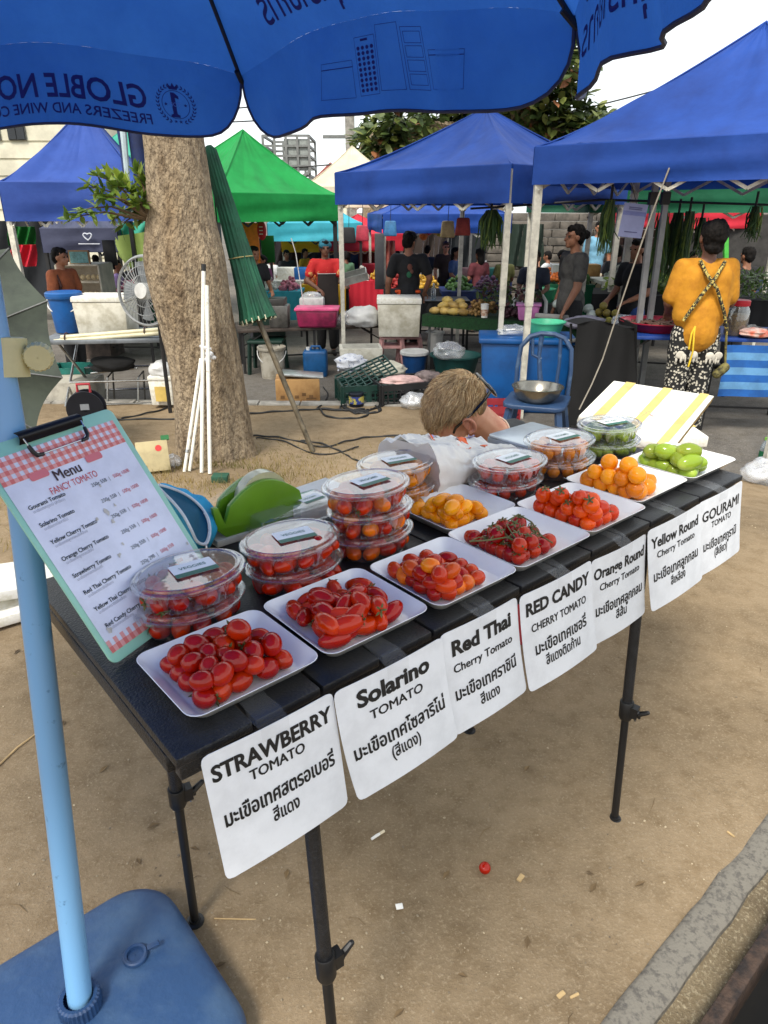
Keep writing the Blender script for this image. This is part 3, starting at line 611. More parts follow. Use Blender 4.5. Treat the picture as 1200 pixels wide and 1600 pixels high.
def stack(u, v, t0, n, kind, where, sx=1.0, rot=0.0, jit=(0,), stick=True, mixk=None):
    s_, zt = hit(u, v, t0); pitch = (zt - TH) / n; fz = pitch / .0535
    for i in range(n):
        jx = jit[i % len(jit)]; c = T(s_ + jx, t0 - jx * .3, TH + .001 + i * pitch)
        pos = ORD[n][i]; r_ = TANG + rot + jx * 4
        bx = thing('plastic_box', 'oval box of %s, %s of the stack %s' % (where[0], pos, where[1]), 'plastic box', c, r_, 'clear oval boxes of tomatoes')
        tilt = Matrix.Rotation(r_, 3, 'Z')
        for nm, me, z, sz in (('tub', ME_TUB, 0, fz), ('lid', ME_LID, .0435 * fz, fz * .9)):
            o = bpy.data.objects.new(nm, me); COL.objects.link(o); o.parent = bx; o.location = (0, 0, z); o.scale = (sx, sx, sz)
        if i == n - 1 and stick:
            a = random.uniform(-.25, .15); o = bpy.data.objects.new('sticker', ME_STK); COL.objects.link(o); o.parent = bx; o.location = (.006 * sx, -.004, .0435 * fz + .0107 * fz * .9 + .0006); o.rotation_euler = (0, 0, a); o.scale = (sx * 1.25, sx * 1.25, 1)
            o2 = bpy.data.objects.new('print', ME_STP); COL.objects.link(o2); o2.parent = o
        rx, rz, _ = TDIM[kind]; rd = random.Random(int(u) + i); fill = min(1.0, .0172 * fz / rx) * .98; items = []
        a_, b_ = .0885 * sx * .88 - rx * .9, .068 * sx * .88 - rx * .9
        nr = max(7, min(11, int(2 * PI * (a_ + b_) / 2 / (rx * 2.0))))
        for k_ in range(nr): t = 2 * PI * (k_ + rd.random() * .3) / nr; items.append(V((a_ * math.cos(t), b_ * math.sin(t), rx * fill + .002)))
        items += [V((-.03 * sx, 0, rx * fill + .002)), V((.002, .004, rx * fill + .012 * fz)), V((.034 * sx, -.003, rx * fill + .003))]
        for k_ in range(max(3, nr // 2)): t = 2 * PI * (k_ + .5 * rd.random()) / max(3, nr // 2) + .4; items.append(V((a_ * .78 * math.cos(t), b_ * .72 * math.sin(t), rx * fill + .0155 * fz)))
        it2 = [[p.copy(), rx * .9, p.copy()] for p in items]; relax(it2, .0015, 25)
        for p, r__, t_ in it2:
            e = math.hypot(p.x / a_, p.y / b_)
            if e > 1.02: p.x /= e / 1.02; p.y /= e / 1.02
            p.z = min(p.z, .047 * fz - rx * fill)
            ax = V((rd.uniform(-1, 1), rd.uniform(-1, 1), rd.uniform(-.4, .4))); kk = kind
            if mixk and rd.random() < .35: kk = mixk
            if kind in ('yoval', 'orange', 'yellow', 'green') or (kind == 'thai' and i == 0):
                sm = STUFF.setdefault(kk, MB()); me = PROTO[kk][rd.randrange(3)]; Mx = Matrix.Translation(c + tilt @ p) @ V(ax).to_track_quat('Z', 'Y').to_matrix().to_4x4() @ Matrix.Scale(fill, 4)
                sm.add([x.co for x in me.vertices], [tuple(x.vertices) for x in me.polygons], Mx); continue
            tomato(kk, c + tilt @ p, ax, '%s in the %s box of the stack %s' % (where[2], pos, where[1]), 'tomatoes in the %s box %s' % (pos, where[1]), fill, rd.random() < .25)
stack(291, 889, .288, 2, 'strawberry', ('red strawberry tomatoes', 'against the menu clipboard', 'red tomato'), 1.05, .0, (0, .004))
stack(455, 836, .292, 2, 'solarino', ('red solarino tomatoes', 'behind the solarino dish', 'long red tomato'), 1.06, .0, (.004, -.002))
stack(577, 750, .300, 3, 'thai', ('red Thai tomatoes', 'beside the empty clear case', 'small red tomato'), 1.03, .0, (.004, .002, -.006), mixk='thaio')
stack(618, 718, .45, 2, 'yoval', ('yellow oval tomatoes', 'behind the tallest stack', 'yellow oval tomato'), 1.08, .0, (.01, 0), stick=True)
stack(795, 716, .325, 2, 'orange', ('orange round tomatoes', 'behind the vine tomatoes', 'orange red tomato'), 1.14, .0, (-.004, .004))
stack(875, 682, .33, 2, 'yellow', ('orange yellow tomatoes', 'in front of the kitchen scale', 'orange yellow tomato'), 1.16, .0, (.01, 0))
stack(955, 659, .335, 2, 'green', ('green gourami tomatoes', 'in front of the foam lid', 'green tomato'), 1.14, .0, (.0, -.004))

allm = MB(); slots = []; fcount = []
for kk, sm in STUFF.items(): allm.add(sm.v, sm.f); slots.append(M_tom[kk]); fcount.append(len(sm.f))
o = allm.build('boxed_tomatoes', None, loc=T(1, .3)); k0 = 0
for m_ in slots: o.data.materials.append(m_)
for i_, c_ in enumerate(fcount):
    for f_i in range(k0, k0 + c_): o.data.polygons[f_i].material_index = i_
    k0 += c_
tag(o, 'many yellow, orange and green tomatoes packed inside the farther clear boxes', 'tomatoes', kind='stuff')
# ================================================================== MENU CLIPBOARD
BL, BR = onz(178, 1040, TH + .005), onz(347, 916, TH + .005)
EX = (BR - BL).normalized()
def onplane(u, v, p0, nrm): d = ray(u, v); o = V((0, 0, CAMZ)); return o + d * ((p0 - o).dot(nrm) / d.dot(nrm))
TL_ = onplane(-43, 705, BL, EX); EYv = (TL_ - BL); EYv -= EX * EYv.dot(EX); EY = EYv.normalized(); EN = EX.cross(EY).normalized()
BW, BH = (BR - BL).length, EYv.length
def B(x, y, z=0.0): return BL + EX * x + EY * y + EN * z
def bq(u, v): q = onplane(u, v, BL, EN) - BL; return q.dot(EX), q.dot(EY)
menu = thing('menu_clipboard', 'mint green clipboard with a gingham edged tomato menu leaning at the left table end', 'clipboard', BL.lerp(BR, .5))
mb = MB(); ol = [(x + BW / 2, y + BH / 2) for x, y in rounded(BW, BH, .013, 5)]; n = len(ol)
mb.add([B(x, y, -.004) for x, y in ol] + [B(x, y, 0) for x, y in ol], [tuple(range(n - 1, -1, -1)), tuple(range(n, 2 * n))] + [(i, (i + 1) % n, n + (i + 1) % n, n + i) for i in range(n)])
mb.build('board', mat('mint plastic', (150, 206, 184), .45, var=.05), menu, bevel=.0008)
px0, px1, py0, py1 = .0085, BW - .012, .016, BH - .022
mb = MB().grid(lambda i, j: B(lerp(px0, px1, i), lerp(py0, py1, j), .0008 + .0012 * math.sin(PI * i) * j), 12, 16)
pap = mb.build('menu_sheet', mat('menu paper', (222, 226, 240), .55, var=.04, scale=9, c2=(206, 210, 224)), menu)
def Z(x, y, k=1): i = (x - px0) / (px1 - px0); j = (y - py0) / (py1 - py0); return .0008 + .0012 * math.sin(PI * max(0, min(1, i))) * j + .0004 * k
cells = .0068
for band in ((py1 - .043, py1), (py0, py0 + .02)):
    pk, rd_ = MB(), MB(); ny = int((band[1] - band[0]) / cells); nx = int((px1 - px0) / cells)
    ch = (band[1] - band[0]) / ny; cw = (px1 - px0) / nx
    for i in range(nx):
        for j in range(ny):
            a, b = i % 2 == 0, j % 2 == 0
            if not (a or b): continue
            x0, y0 = px0 + i * cw, band[0] + j * ch
            (rd_ if a and b else pk).add([B(x, y, Z(x, y)) for x, y in ((x0, y0), (x0 + cw, y0), (x0 + cw, y0 + ch), (x0, y0 + ch))], [(0, 1, 2, 3)])
    pk.build('gingham_print', mat('gingham pink', (226, 158, 154), .6, var=.05), pap, ang=0); rd_.build('gingham_print', mat('gingham red', (214, 112, 106), .6, var=.05), pap, ang=0)
M_navy = mat('dark teal ink', (46, 62, 70), .6, var=0); M_red = mat('menu red ink', (196, 70, 76), .6, var=0); M_greyink = mat('pale grey ink', (158, 160, 172), .6, var=0); M_brown = mat('brown ink', (84, 66, 70), .6, var=0); M_pill = mat('pink pill', (214, 116, 124), .6, var=.03)
fnb = lambda x, y, L: B(x, y, Z(x, y, 2) + .0002)
tn, tr, tg, tb = MB(), MB(), MB(), MB()
x, y = bq(106, 742); put_text(tb, 'Menu', fnb, x + .001, y - .003, .0245, 0, .05, fat=.02)
x, y = bq(117, 757); put_text(tr, 'FANCY TOMATO', fnb, x, y - .002, .016, 0, .092)
for (u_, v_) in ((60, 743), (145, 715)):
    x, y = bq(u_, v_); pl_ = [(x + a, y + b) for a, b in rounded(.034, .0125, .004, 3)]; MB().add([fnb(a, b, 0) for a, b in pl_], [tuple(range(len(pl_)))]).build('pink_bar', M_pill, pap, ang=0)
LINES = [('Gourami Tomato', 45, 800, 'มะเขือเทศกูรามิ (สีเขียว)', (144, 762), '55B', '100B'), ('Solarino Tomato', 63, 826, 'มะเขือเทศโซลาริโน่', (160, 787), '55B', '100B'), ('Yellow Cherry Tomato', 82, 852, 'มะเขือเทศลูกกลมสีเหลือง', (176, 811), '55B', '100B'),
 ('Orange Cherry Tomato', 100, 876, 'มะเขือเทศลูกกลมสีส้ม', (191, 835), '55B', '100B'), ('Strawberry Tomato', 117, 903, 'มะเขือเทศสตรอเบอรี่', (208, 859), '55B', '100B'), ('Red Thai Cherry Tomato', 133, 930, 'มะเขือเทศราชินีสีแดง', (228, 880), '29B', '55B'),
 ('Yellow Thai Cherry Tomato', 151, 955, 'มะเขือเทศราชินีสีเหลือง', (244, 904), '29B', '55B'), ('Red Candy Cherry Tomato', 167, 982, 'มะเขือเทศเชอรี่สีแดง', (260, 928), '55B', '100B')]
ys = []
x0_, y0_ = bq(45, 800); x7_, y7_ = bq(167, 982); p0_ = bq(144, 762)
for i, (nm, u_, v_, th, pp, a_, b_) in enumerate(LINES):
    yy = lerp(y0_, y7_, i / 7) + .001; xx = (x0_ + x7_) / 2
    put_text(tn, nm, fnb, xx, yy, .0098, .004, None, 'LEFT', .96, fat=.014); put_text(tg, th, fnb, xx + .003, yy - .0065, .0062, 0, None, 'LEFT')
    yp = lerp(p0_[1], p0_[1] + (y7_ - y0_), i / 7); xp = p0_[0] - .001
    put_text(tn, '250g ' + a_ + '  |', fnb, xp, yp, .0088, 0, None, 'LEFT', .98); put_text(tr, '500g ' + b_, fnb, xp + .047, yp, .0088, 0, None, 'LEFT', .98)
for t_, m_ in ((tn, M_navy), (tr, M_red), (tg, M_greyink), (tb, M_brown)): t_.build('lettering', m_, pap, ang=0)
st = MB(); rs = random.Random(4)
for (u_, v_, r_) in ((165, 800, .006), (175, 815, .004), (150, 812, .004), (190, 850, .003), (292, 850, .003), (155, 760, .003), (178, 790, .003), (170, 985, .005), (185, 868, .004)):
    x, y = bq(u_, v_); pts = [(x + r_ * rs.uniform(.4, 1.1) * math.cos(k * PI / 5), y + r_ * rs.uniform(.5, 1.4) * math.sin(k * PI / 5)) for k in range(10)]
    st.add([B(a, b, Z(a, b, 3)) for a, b in pts], [tuple(range(10))])
st.build('water_stain', mat('menu stain', (196, 192, 184), .5, var=.15, scale=60), pap, ang=0)
c0, c1 = bq(25, 692), bq(128, 668); cy_ = (c0[1] + c1[1]) / 2 + .006
cl = MB(); M_clip = mat('black clip metal', (26, 26, 28), .35, .5)
cl.grid(lambda i, j: B(lerp(c0[0], c1[0], i), cy_ + .012 - .02 * j, .003 + .011 * math.sin(PI * (.15 + .8 * j))), 8, 8)
clip = cl.build('clip', M_clip, menu, solid=.0012)
x0, x1 = c0[0] + .006, c1[0] - .004
MB().tube([B(x0, cy_ - .002, .012), B(x0 + .002, cy_ - .024, .011), B(x0 + .016, cy_ - .032, .009), B(x1 - .016, cy_ - .032, .009), B(x1 - .002, cy_ - .024, .011), B(x1, cy_ - .002, .012)], .0013, 8).build('clip_wire', M_steel, clip)
for xa, xb in ((x0 + .001, x0 + .018), (x1 - .001, x1 - .018)):
    MB().tube([B(xa, cy_ - .014, .0115), B(xa + (xb - xa) * .1, cy_ - .026, .011), B(xa + (xb - xa) * .35, cy_ - .032, .0095), B(xb, cy_ - .033, .009)], [.003, .0036, .0036, .003], 8).build('rubber_tip', M_blkp, clip)
# ================================================================== PARASOL WITH POLE AND WATER BASE
def polept(u, v):
    d = ray(u, v); o = V((0, 0, CAMZ)); k = (.854 + .19 * (CAMZ - .12)) / (d.y - .19 * d.z); return o + d * k
P0, P1 = polept(125, 1558), polept(2, 505); pd = (P1 - P0).normalized()
M_base = mat('weathered blue plastic', (36, 68, 108), .55, var=.25, scale=7, bump=.25, bscale=50, c2=(62, 88, 118), lo=.45, hi=.72)
M_base2 = mat('blue screw cap', (34, 64, 104), .5, var=.2, scale=20)
bc = V((P0.x, P0.y, 0)) + V((.02, -.03, 0)); ba = math.radians(41)
base = thing('parasol_base', 'blue water filled plastic parasol base with filler cap, on the sand', 'parasol base', bc)
mb = MB(); n = 10
prof = [(.44, .0), (.475, .012), (.49, .03), (.49, .055), (.478, .075), (.45, .088), (.40, .093), (.3, .094), (.1, .095)]; vs = []; fs = []; m_ = 4 * (n + 1)
for w_, z in prof:
    for x, y in rounded(w_, w_, .105 * min(1, w_ / .45) if w_ > .22 else w_ * .3, n):
        vs.append(bc + Matrix.Rotation(ba, 3, 'Z') @ V((x, y, z)))
for i in range(len(prof) - 1):
    for k in range(m_): fs.append((i * m_ + k, i * m_ + (k + 1) % m_, (i + 1) * m_ + (k + 1) % m_, (i + 1) * m_ + k))
fs += [tuple(range(m_)), tuple((len(prof) - 1) * m_ + k for k in range(m_))]
mb.add(vs, fs); mb.build('tank', M_base, base, ang=50)
pc = P0 - pd * ((P0.z - .095) / pd.z)
MB().lathe([(.027, .03), (.034, .032), (.038, .028), (.039, 0), (.046, -.001)], pc, 60, wob=.025, wn=30).build('pole_collar', M_base2, base, ang=30)
fc = onz(212, 1494, .096)
MB().lathe([(.001, .002), (.0165, .002), (.017, .007), (.022, .0085), (.0245, .006), (.0255, 0)], fc, 32).build('filler_cap', M_base2, base, ang=35)
d_ = (onz(246, 1478, .1) - fc); d_.z = 0
MB().bar(fc + d_ * .55 + V((0, 0, .010)), fc + d_ * 1.1 + V((0, 0, .014)), .012, .004).build('cap_tab', M_base2, base, bevel=.0015)
M_pole = mat('light blue paint', (116, 166, 208), .35, var=.08, scale=38, c2=(80, 122, 160), lo=.62, hi=.7, coat=.2)
t1, t2 = V(onz(377, 118, 1.82)), V(onz(898, 22, 1.82)); ch = t2 - t1; mid = (t1 + t2) / 2; RAD = ch.length / (2 * math.sin(math.radians(22.9)))
nrm = V((-ch.y, ch.x, 0)).normalized(); nrm = nrm if nrm.dot(mid) < 0 else -nrm
CC = mid + nrm * RAD * math.cos(math.radians(22.9)); CC.z = 1.82; a1 = math.atan2(t1.y - CC.y, t1.x - CC.x); APZ = 2.52
apex = V((CC.x, CC.y, APZ)); ptop = P0 + pd * ((APZ - .02 - P0.z) / pd.z)
apex = apex.lerp(ptop, .75); apex.z = APZ
par = thing('market_parasol', 'large blue advertising parasol on a light blue pole over the table', 'parasol', V((P0.x, P0.y, .1)))
pole = MB().tube([P0 - pd * .02, P0 + pd * .5, P0 + pd * 1.0, apex], .0225, 24).build('pole', M_pole, par)
cq = polept(12, 558); 
col = MB().lathe([(.0232, -.028), (.029, -.03), (.0295, .028), (.0232, .03)], (0, 0, 0), 28, M=Matrix.Translation(cq) @ pd.to_track_quat('Z', 'Y').to_matrix().to_4x4()).build('pole_clamp', mat('cream plastic', (216, 206, 150), .5, var=.08), pole)
kq = cq + V((.046, .004, 0)); 
MB().lathe([(.001, .012), (.019, .012), (.0215, .008), (.0215, -.006), (.012, -.009), (.008, -.016), (.001, -.016)], (0, 0, 0), 40, wob=.03, wn=20, M=Matrix.Translation(kq) @ V((.3, -.95, 0)).to_track_quat('Z', 'Y').to_matrix().to_4x4()).build('clamp_knob', MATS['cream plastic'], col)
def ribp(i, r):
    a = a1 - math.radians(45.8 * i if i <= 3 else 137.4 + (i - 3) * 58.93); tip = V((CC.x + RAD * math.cos(a), CC.y + RAD * math.sin(a), 1.82 + (.0 if i != 2 else 0)))
    q = apex.lerp(tip, r); q.z += .10 * math.sin(PI * r); return q
M_can = mat('blue parasol cloth', (52, 110, 200), .75, var=.14, scale=3, c2=(40, 92, 180), trans=.42, bump=.5, bscale=7, bdist=.05, spec=.2, lo=.4, hi=.75)
M_hem = mat('parasol hem', (52, 58, 84), .8); M_print = mat('navy print', (18, 36, 122), .7, var=0, trans=.35)
def edge(i, a): return ribp(i, 1).lerp(ribp(i + 1, 1), a)
def panel(i, a, r):
    q = ribp(i, r).lerp(ribp(i + 1, r), a); e_ = math.sin(PI * a) * r ** 2; q = q.lerp(V((CC.x, CC.y, q.z)), .055 * e_); q.z += .05 * e_ * r
    q.z += (.010 * noise.noise(V((a * 5 + i * 7, r * 5, 2))) + .02 * noise.noise(V((a * 16 + i * 7, r * 4, 5))) * (1 - r)) * r; return q
def drop(a): return .172 * (1 - abs(2 * a - 1) ** 9) ** .5 + .002
def val(i, a, h):                                   # h: metres below the seam
    q = panel(i, a, 1); o = (q - CC); o.z = 0; o.normalize()
    return q + V((0, 0, -h * .97)) + o * (h * .16 + .022 * math.sin(a * 13 + i * 2.1) * (h / .17) + .012 * math.sin(a * 31 + i) * (h / .17))
for i in range(-1, 6):
    mb = MB().grid(lambda a, b: panel(i, a, .02 + .98 * b), 48, 24); mb.build('canopy_panel', M_can, par)
    aa = [0, .004, .012, .025, .045, .07, .1] + [.1 + .8 * k / 24 for k in range(1, 24)] + [.9, .93, .955, .975, .988, .996, 1]
    mb = MB(); nb = 7; vs = [val(i, a, drop(a) * b / nb) for b in range(nb + 1) for a in aa]; n = len(aa)
    mb.add(vs, [(b * n + k, b * n + k + 1, (b + 1) * n + k + 1, (b + 1) * n + k) for b in range(nb) for k in range(n - 1)]); vl = mb.build('valance', M_can, par)
    MB().tube([val(i, a, drop(a)) for a in aa], .0035, 6).build('hem', M_hem, vl)
    MB().tube([ribp(i, r / 10) - V((0, 0, .012)) for r in range(0, 11)], .005, 8).build('rib', mat('dark rib steel', (28, 34, 52), .5, .3), par)
    tp_ = ribp(i, 1); o_ = (tp_ - apex).normalized(); MB().tube([tp_ - o_ * .03 - V((0, 0, .012)), tp_ + o_ * .012 - V((0, 0, .014)), tp_ + o_ * .03 - V((0, 0, .02))], [.007, .007, .003], 8).build('rib_tip', M_blkp, par)
def inward(i, p): d = (V((0, 0, CAMZ)) - p).normalized(); return p + d * .0025
def fval(i):
    L = (ribp(i, 1) - ribp(i + 1, 1)).length
    return lambda x, y, k=0: inward(i, val(i, 1 - x / L, .172 - y))       # x metres from the right-hand rib, y up from the hem
pr = MB(); f_ = fval(0 - 1)
put_text(pr, 'GLOBLE NO.1', f_, .236, .058, .072, .02, .40, 'LEFT'); put_text(pr, 'FREEZERS AND WINE COOLERS', f_, .232, .022, .033, .012, .50, 'LEFT')
ex_, ey_, er_ = .168, .072, .047
for r0, r1 in ((.66, .69),):
    N = 40; vs = []
    for k in range(N):
        t = 2 * PI * k / N; vs += [f_(ex_ + er_ * r0 * math.cos(t), ey_ + er_ * r0 * math.sin(t)), f_(ex_ + er_ * r1 * math.cos(t), ey_ + er_ * r1 * math.sin(t))]
    pr.add(vs, [(2 * k, 2 * k + 1, (2 * k + 3) % (2 * N), (2 * k + 2) % (2 * N)) for k in range(N)])
for sgn in (-1, 1):
    for k in range(13):
        t = PI / 2 + sgn * (.35 + 2.45 * k / 12); cx_, cy2 = ex_ + er_ * .9 * math.cos(t), ey_ + er_ * .9 * math.sin(t)
        for dd in (-.55, .55):
            a_ = t + sgn * PI / 2 + dd * sgn + PI; l_ = er_ * .2; pr.add([f_(cx_, cy2), f_(cx_ + l_ * .5 * math.cos(a_ + .4), cy2 + l_ * .5 * math.sin(a_ + .4)), f_(cx_ + l_ * math.cos(a_), cy2 + l_ * math.sin(a_)), f_(cx_ + l_ * .5 * math.cos(a_ - .4), cy2 + l_ * .5 * math.sin(a_ - .4))], [(0, 1, 2, 3)])
pr.add([f_(ex_ + er_ * x, ey_ + er_ * y) for x, y in ((-.14, -.62), (.3, -.62), (.3, -.5), (.18, -.45), (.18, .58), (0, .58), (-.2, .42), (-.2, .28), (-.02, .34), (-.02, -.45), (-.14, -.5))], [tuple(range(11))])
pr.add([f_(ex_ + er_ * x, ey_ + er_ * y) for x, y in ((-.2, .72), (.2, .72), (.26, 1.0), (.1, .86), (0, 1.04), (-.1, .86), (-.26, 1.0))], [tuple(range(7))])
for sx_, sy_ in ((-.48, 0), (.48, 0), (-.12, -.82), (.12, -.82)):
    pr.add([f_(ex_ + er_ * (sx_ + (.1 if k % 2 == 0 else .04) * math.cos(PI / 2 + k * PI / 5)), ey_ + er_ * (sy_ + (.1 if k % 2 == 0 else .04) * math.sin(PI / 2 + k * PI / 5))) for k in range(10)], [tuple(range(10))])
tp = MB(); put_text(tp, 'TOP', lambda x, y, k: f_(x, y) + V((0, -.0005, 0)), ex_, ey_ - .004, .013, .01)
tp.build('print', mat('pale blue print', (60, 110, 205), .7, var=0), par, ang=0)
def fpan(i, flip=1):
    L = (ribp(i, 1) - ribp(i + 1, 1)).length; H_ = (panel(i, .5, 1) - apex).length
    def g(x, y, k=0):
        r = 1 - y / H_; wd = L * max(.05, r); return inward(i, panel(i, 1 - (x - L / 2) / wd - .5, r)) if False else inward(i, panel(i, .5 - (x - L / 2) / wd, r))
    return g
g0, g1 = fpan(0), fpan(1)
put_text(pr, 'ทุกรายการ', g0, .60, .045, .085, .012, .28); put_text(pr, 'รับประกัน 3 ปี', g0, .54, .15, .085, .012, .36)
f1 = fval(1); put_text(pr, 'ทุกรายการ', f1, .66, .055, .075, .012, .26); put_text(pr, 'รับประกัน 3 ปี', f1, .62, .13, .06, .012, .34)
def outline(fv, x0, y0, x1, y1, w_=.0011):
    for a, b, c, d in ((x0, y0, x1, y0 + w_), (x0, y1 - w_, x1, y1), (x0, y0, x0 + w_, y1), (x1 - w_, y0, x1, y1)): pr.add([fv(a, b), fv(c, b), fv(c, d), fv(a, d)], [(0, 1, 2, 3)])
fv0 = fval(0); fv = lambda x, y: fv0(x * .88 - .17, y * .85 + .006)
outline(fv, .42, .038, .53, .12); outline(fv, .42, .108, .53, .11); outline(fv, .54, .036, .60, .166); outline(fv, .607, .036, .672, .176); outline(fv, .677, .03, .745, .158); outline(fv, .76, .028, .86, .098); outline(fv, .76, .098, .86, .113)
for k in range(4): outline(fv, .546, .046 + k * .029, .594, .070 + k * .029)
for a in range(9):
    for b in range(4):
        x_, y_ = .688 + b * .0155, .042 + a * .0115; pr.add([fv(x_ + .0055 * math.cos(k * PI / 4), y_ + .0045 * math.sin(k * PI / 4)) for k in range(8)], [tuple(range(8))])
pr.add([fv(.70, .148), fv(.724, .148), fv(.724, .153), fv(.70, .153)], [(0, 1, 2, 3)])
pr.build('print', M_print, par, ang=0)
# ================================================================== THINGS ON THE TABLE
# zip pouch
M_cy = mat('turquoise cloth', (30, 160, 204), .8, var=.15, scale=10, bump=.3, bscale=80); M_teal = mat('dark teal lining', (8, 84, 112), .9); M_zip = mat('white zip', (226, 228, 228), .6)
pz = thing('zip_pouch', 'open turquoise zip pouch beside the menu clipboard', 'pouch', T(.27, .5))
YP = 1.22
mouth = [PX(u_, v_, YP + dy) for u_, v_, dy in ((246, 758, .03), (270, 764, .05), (292, 774, .06), (312, 790, .06), (325, 810, .04), (328, 832, .01), (322, 850, -.02), (308, 846, -.03), (298, 826, -.03), (286, 804, -.02), (270, 784, 0), (254, 768, .02))]
back = [PX(u_, v_, YP + dy) for u_, v_, dy in ((250, 756, .08), (278, 760, .10), (302, 768, .11), (325, 780, .11), (343, 798, .09), (342, 826, .07), (330, 856, .05), (312, 862, .03), (296, 862, .04), (280, 858, .06), (262, 840, .08), (250, 800, .09))]
NM = len(mouth)
def mspl(L_, i): 
    k = i * NM; a = int(k) % NM; f = k - int(k); p0, p1, p2, p3 = L_[a - 1], L_[a], L_[(a + 1) % NM], L_[(a + 2) % NM]
    return (2 * p1 + (p2 - p0) * f + (2 * p0 - 5 * p1 + 4 * p2 - p3) * f * f + (3 * p1 - p0 - 3 * p2 + p3) * f ** 3) * .5
cb0 = sum(back, V()) / NM; cm0 = sum(mouth, V()) / NM
def pouch(i, j):
    q = mspl(mouth, i % 1).lerp(mspl(back, i % 1), min(1, j * 1.4)); q = q.lerp(cb0 + V((.02, .05, -.01)), smooth((j - .6) / .4) if j > .6 else 0)
    return q + V((1, 1, 1)) * .004 * noise.noise(q * 40) * min(1, 4 * j)
MB().grid(pouch, 60, 14).build('pouch_body', M_cy, pz, weld=.0001)
MB().grid(lambda i, j: mspl(mouth, i % 1).lerp(cm0 + V((.012, .045, -.012)), smooth(j)), 40, 6).build('lining', M_teal, pz)
MB().tube([mspl(mouth, (k / 60) % 1) for k in range(61)], .0028, 8).build('zip_tape', M_zip, pz)
mb = MB()
for k in range(70): q = mspl(mouth, .3 + k / 70 * .62).lerp(cm0, .055); mb.ell(q + V((0, -.002, 0)), (.0016, .0016, .0016), None, 6, 4)
mb.build('zip_teeth', M_zip, pz); q = mspl(mouth, .5); MB().tube([q, q + V((.002, -.006, -.008)), q + V((.003, -.006, -.022))], .0022, 6).build('zip_pull', M_steel, pz)
# tape dispenser
M_lime = mat('lime plastic', (106, 154, 30), .35, var=.06, coat=.2)
s_, t_ = .445, .535; SC = 1.06; td = thing('tape_dispenser', 'lime green desk tape dispenser holding a roll of clear tape', 'tape dispenser', T(s_, t_))
def dv(a, b, c): return T(s_ + a * SC, t_ + b * SC, TH + c * SC)
out_ = [(-.085, 0), (.092, 0), (.094, .03)] + [(.088 - .16 * k / 16, .03 + .066 * math.sin(PI * (.12 + .72 * k / 16)) ** 1.0) for k in range(17)] + [(-.085, .028), (-.097, .066), (-.108, .066), (-.104, .02)]
for sg, nm in ((-1, 'side_shell'), (1, 'side_shell')):
    mb = MB(); n = len(out_); vs = [dv(a, sg * .014, c + .014) for a, c in out_] + [dv(a, sg * .026, c + .014) for a, c in out_]
    mb.add(vs, [tuple(range(n - 1, -1, -1)), tuple(range(n, 2 * n))] + [(i, (i + 1) % n, n + (i + 1) % n, n + i) for i in range(n)]); mb.build(nm, M_lime, td, bevel=.002)
MB().add([dv(a, b, c) for c in (.0, .014) for b in (-.03, .03) for a in (-.108, .1)], [(0, 2, 3, 1), (4, 5, 7, 6), (0, 1, 5, 4), (1, 3, 7, 5), (3, 2, 6, 7), (2, 0, 4, 6)]).build('base_plate', mat('cream rubber base', (206, 200, 182), .6), td, bevel=.002)
Mr = Matrix.Translation(dv(.012, 0, .066)) @ Matrix.Scale(SC, 4) @ Matrix.Rotation(TANG, 4, 'Z') @ Matrix.Rotation(PI / 2, 4, 'X')
MB().lathe([(.032, -.0125), (.055, -.0125), (.0555, 0), (.055, .0125), (.032, .0125), (.032, -.0125)], (0, 0, 0), 40, M=Mr).build('tape_roll', mat('tape roll', (206, 200, 160), .3, var=.1, coat=.4), td)
MB().lathe([(.0285, -.0125), (.0322, -.0128), (.0322, .0128), (.0285, .0125), (.0285, -.0125)], (0, 0, 0), 32, M=Mr).build('tape_core', mat('core white', (220, 216, 204), .6), td)
mb = MB(); mb.add([dv(-.03, -.0125, .108), dv(-.03, .0125, .108), dv(-.1, .0125, .083), dv(-.1, -.0125, .083)], [(0, 1, 2, 3)]); mb.build('tape_strip', M_tape, td, ang=0)
# empty clear case and paper stack behind
s_, t_ = ontab(455, 800, TH + .03); bx = thing('empty_case', 'empty rectangular clear plastic case with a sticker behind the solarino boxes', 'plastic box', T(s_, t_), TANG)
mb = MB(); ring = lambda w_, d_, z, r: [(x, y, z) for x, y in rounded(w_, d_, r, 4)]
vs = []; pf = [(.20, .10, .0, .012), (.205, .105, .016, .014), (.222, .12, .018, .016), (.222, .12, .022, .016), (.205, .105, .023, .014), (.195, .095, .046, .012), (.17, .075, .05, .01), (.03, .02, .05, .004)]
for p in pf: vs += ring(*p)
m_ = 20; mb.add(vs, [(i * m_ + k, i * m_ + (k + 1) % m_, (i + 1) * m_ + (k + 1) % m_, (i + 1) * m_ + k) for i in range(len(pf) - 1) for k in range(m_)])
cs = mb.build('case_shell', M_lid, bx, ang=30, local=True)
o = bpy.data.objects.new('sticker', ME_STK); COL.objects.link(o); o.parent = bx; o.location = (.05, -.005, .0508); o.rotation_euler = (0, 0, .1); o2 = bpy.data.objects.new('print', ME_STP); COL.objects.link(o2); o2.parent = o
q0 = T(.60, .545); mb = MB().box((0, 0, .02), (.17, .11, .04), Matrix.Translation(q0) @ Matrix.Rotation(TANG + .1, 4, 'Z')); tag(mb.build('paper_stack', mat('paper edge', (224, 222, 212), .8, var=.06), bevel=.003), 'stack of white paper behind the lime tape dispenser', 'paper')
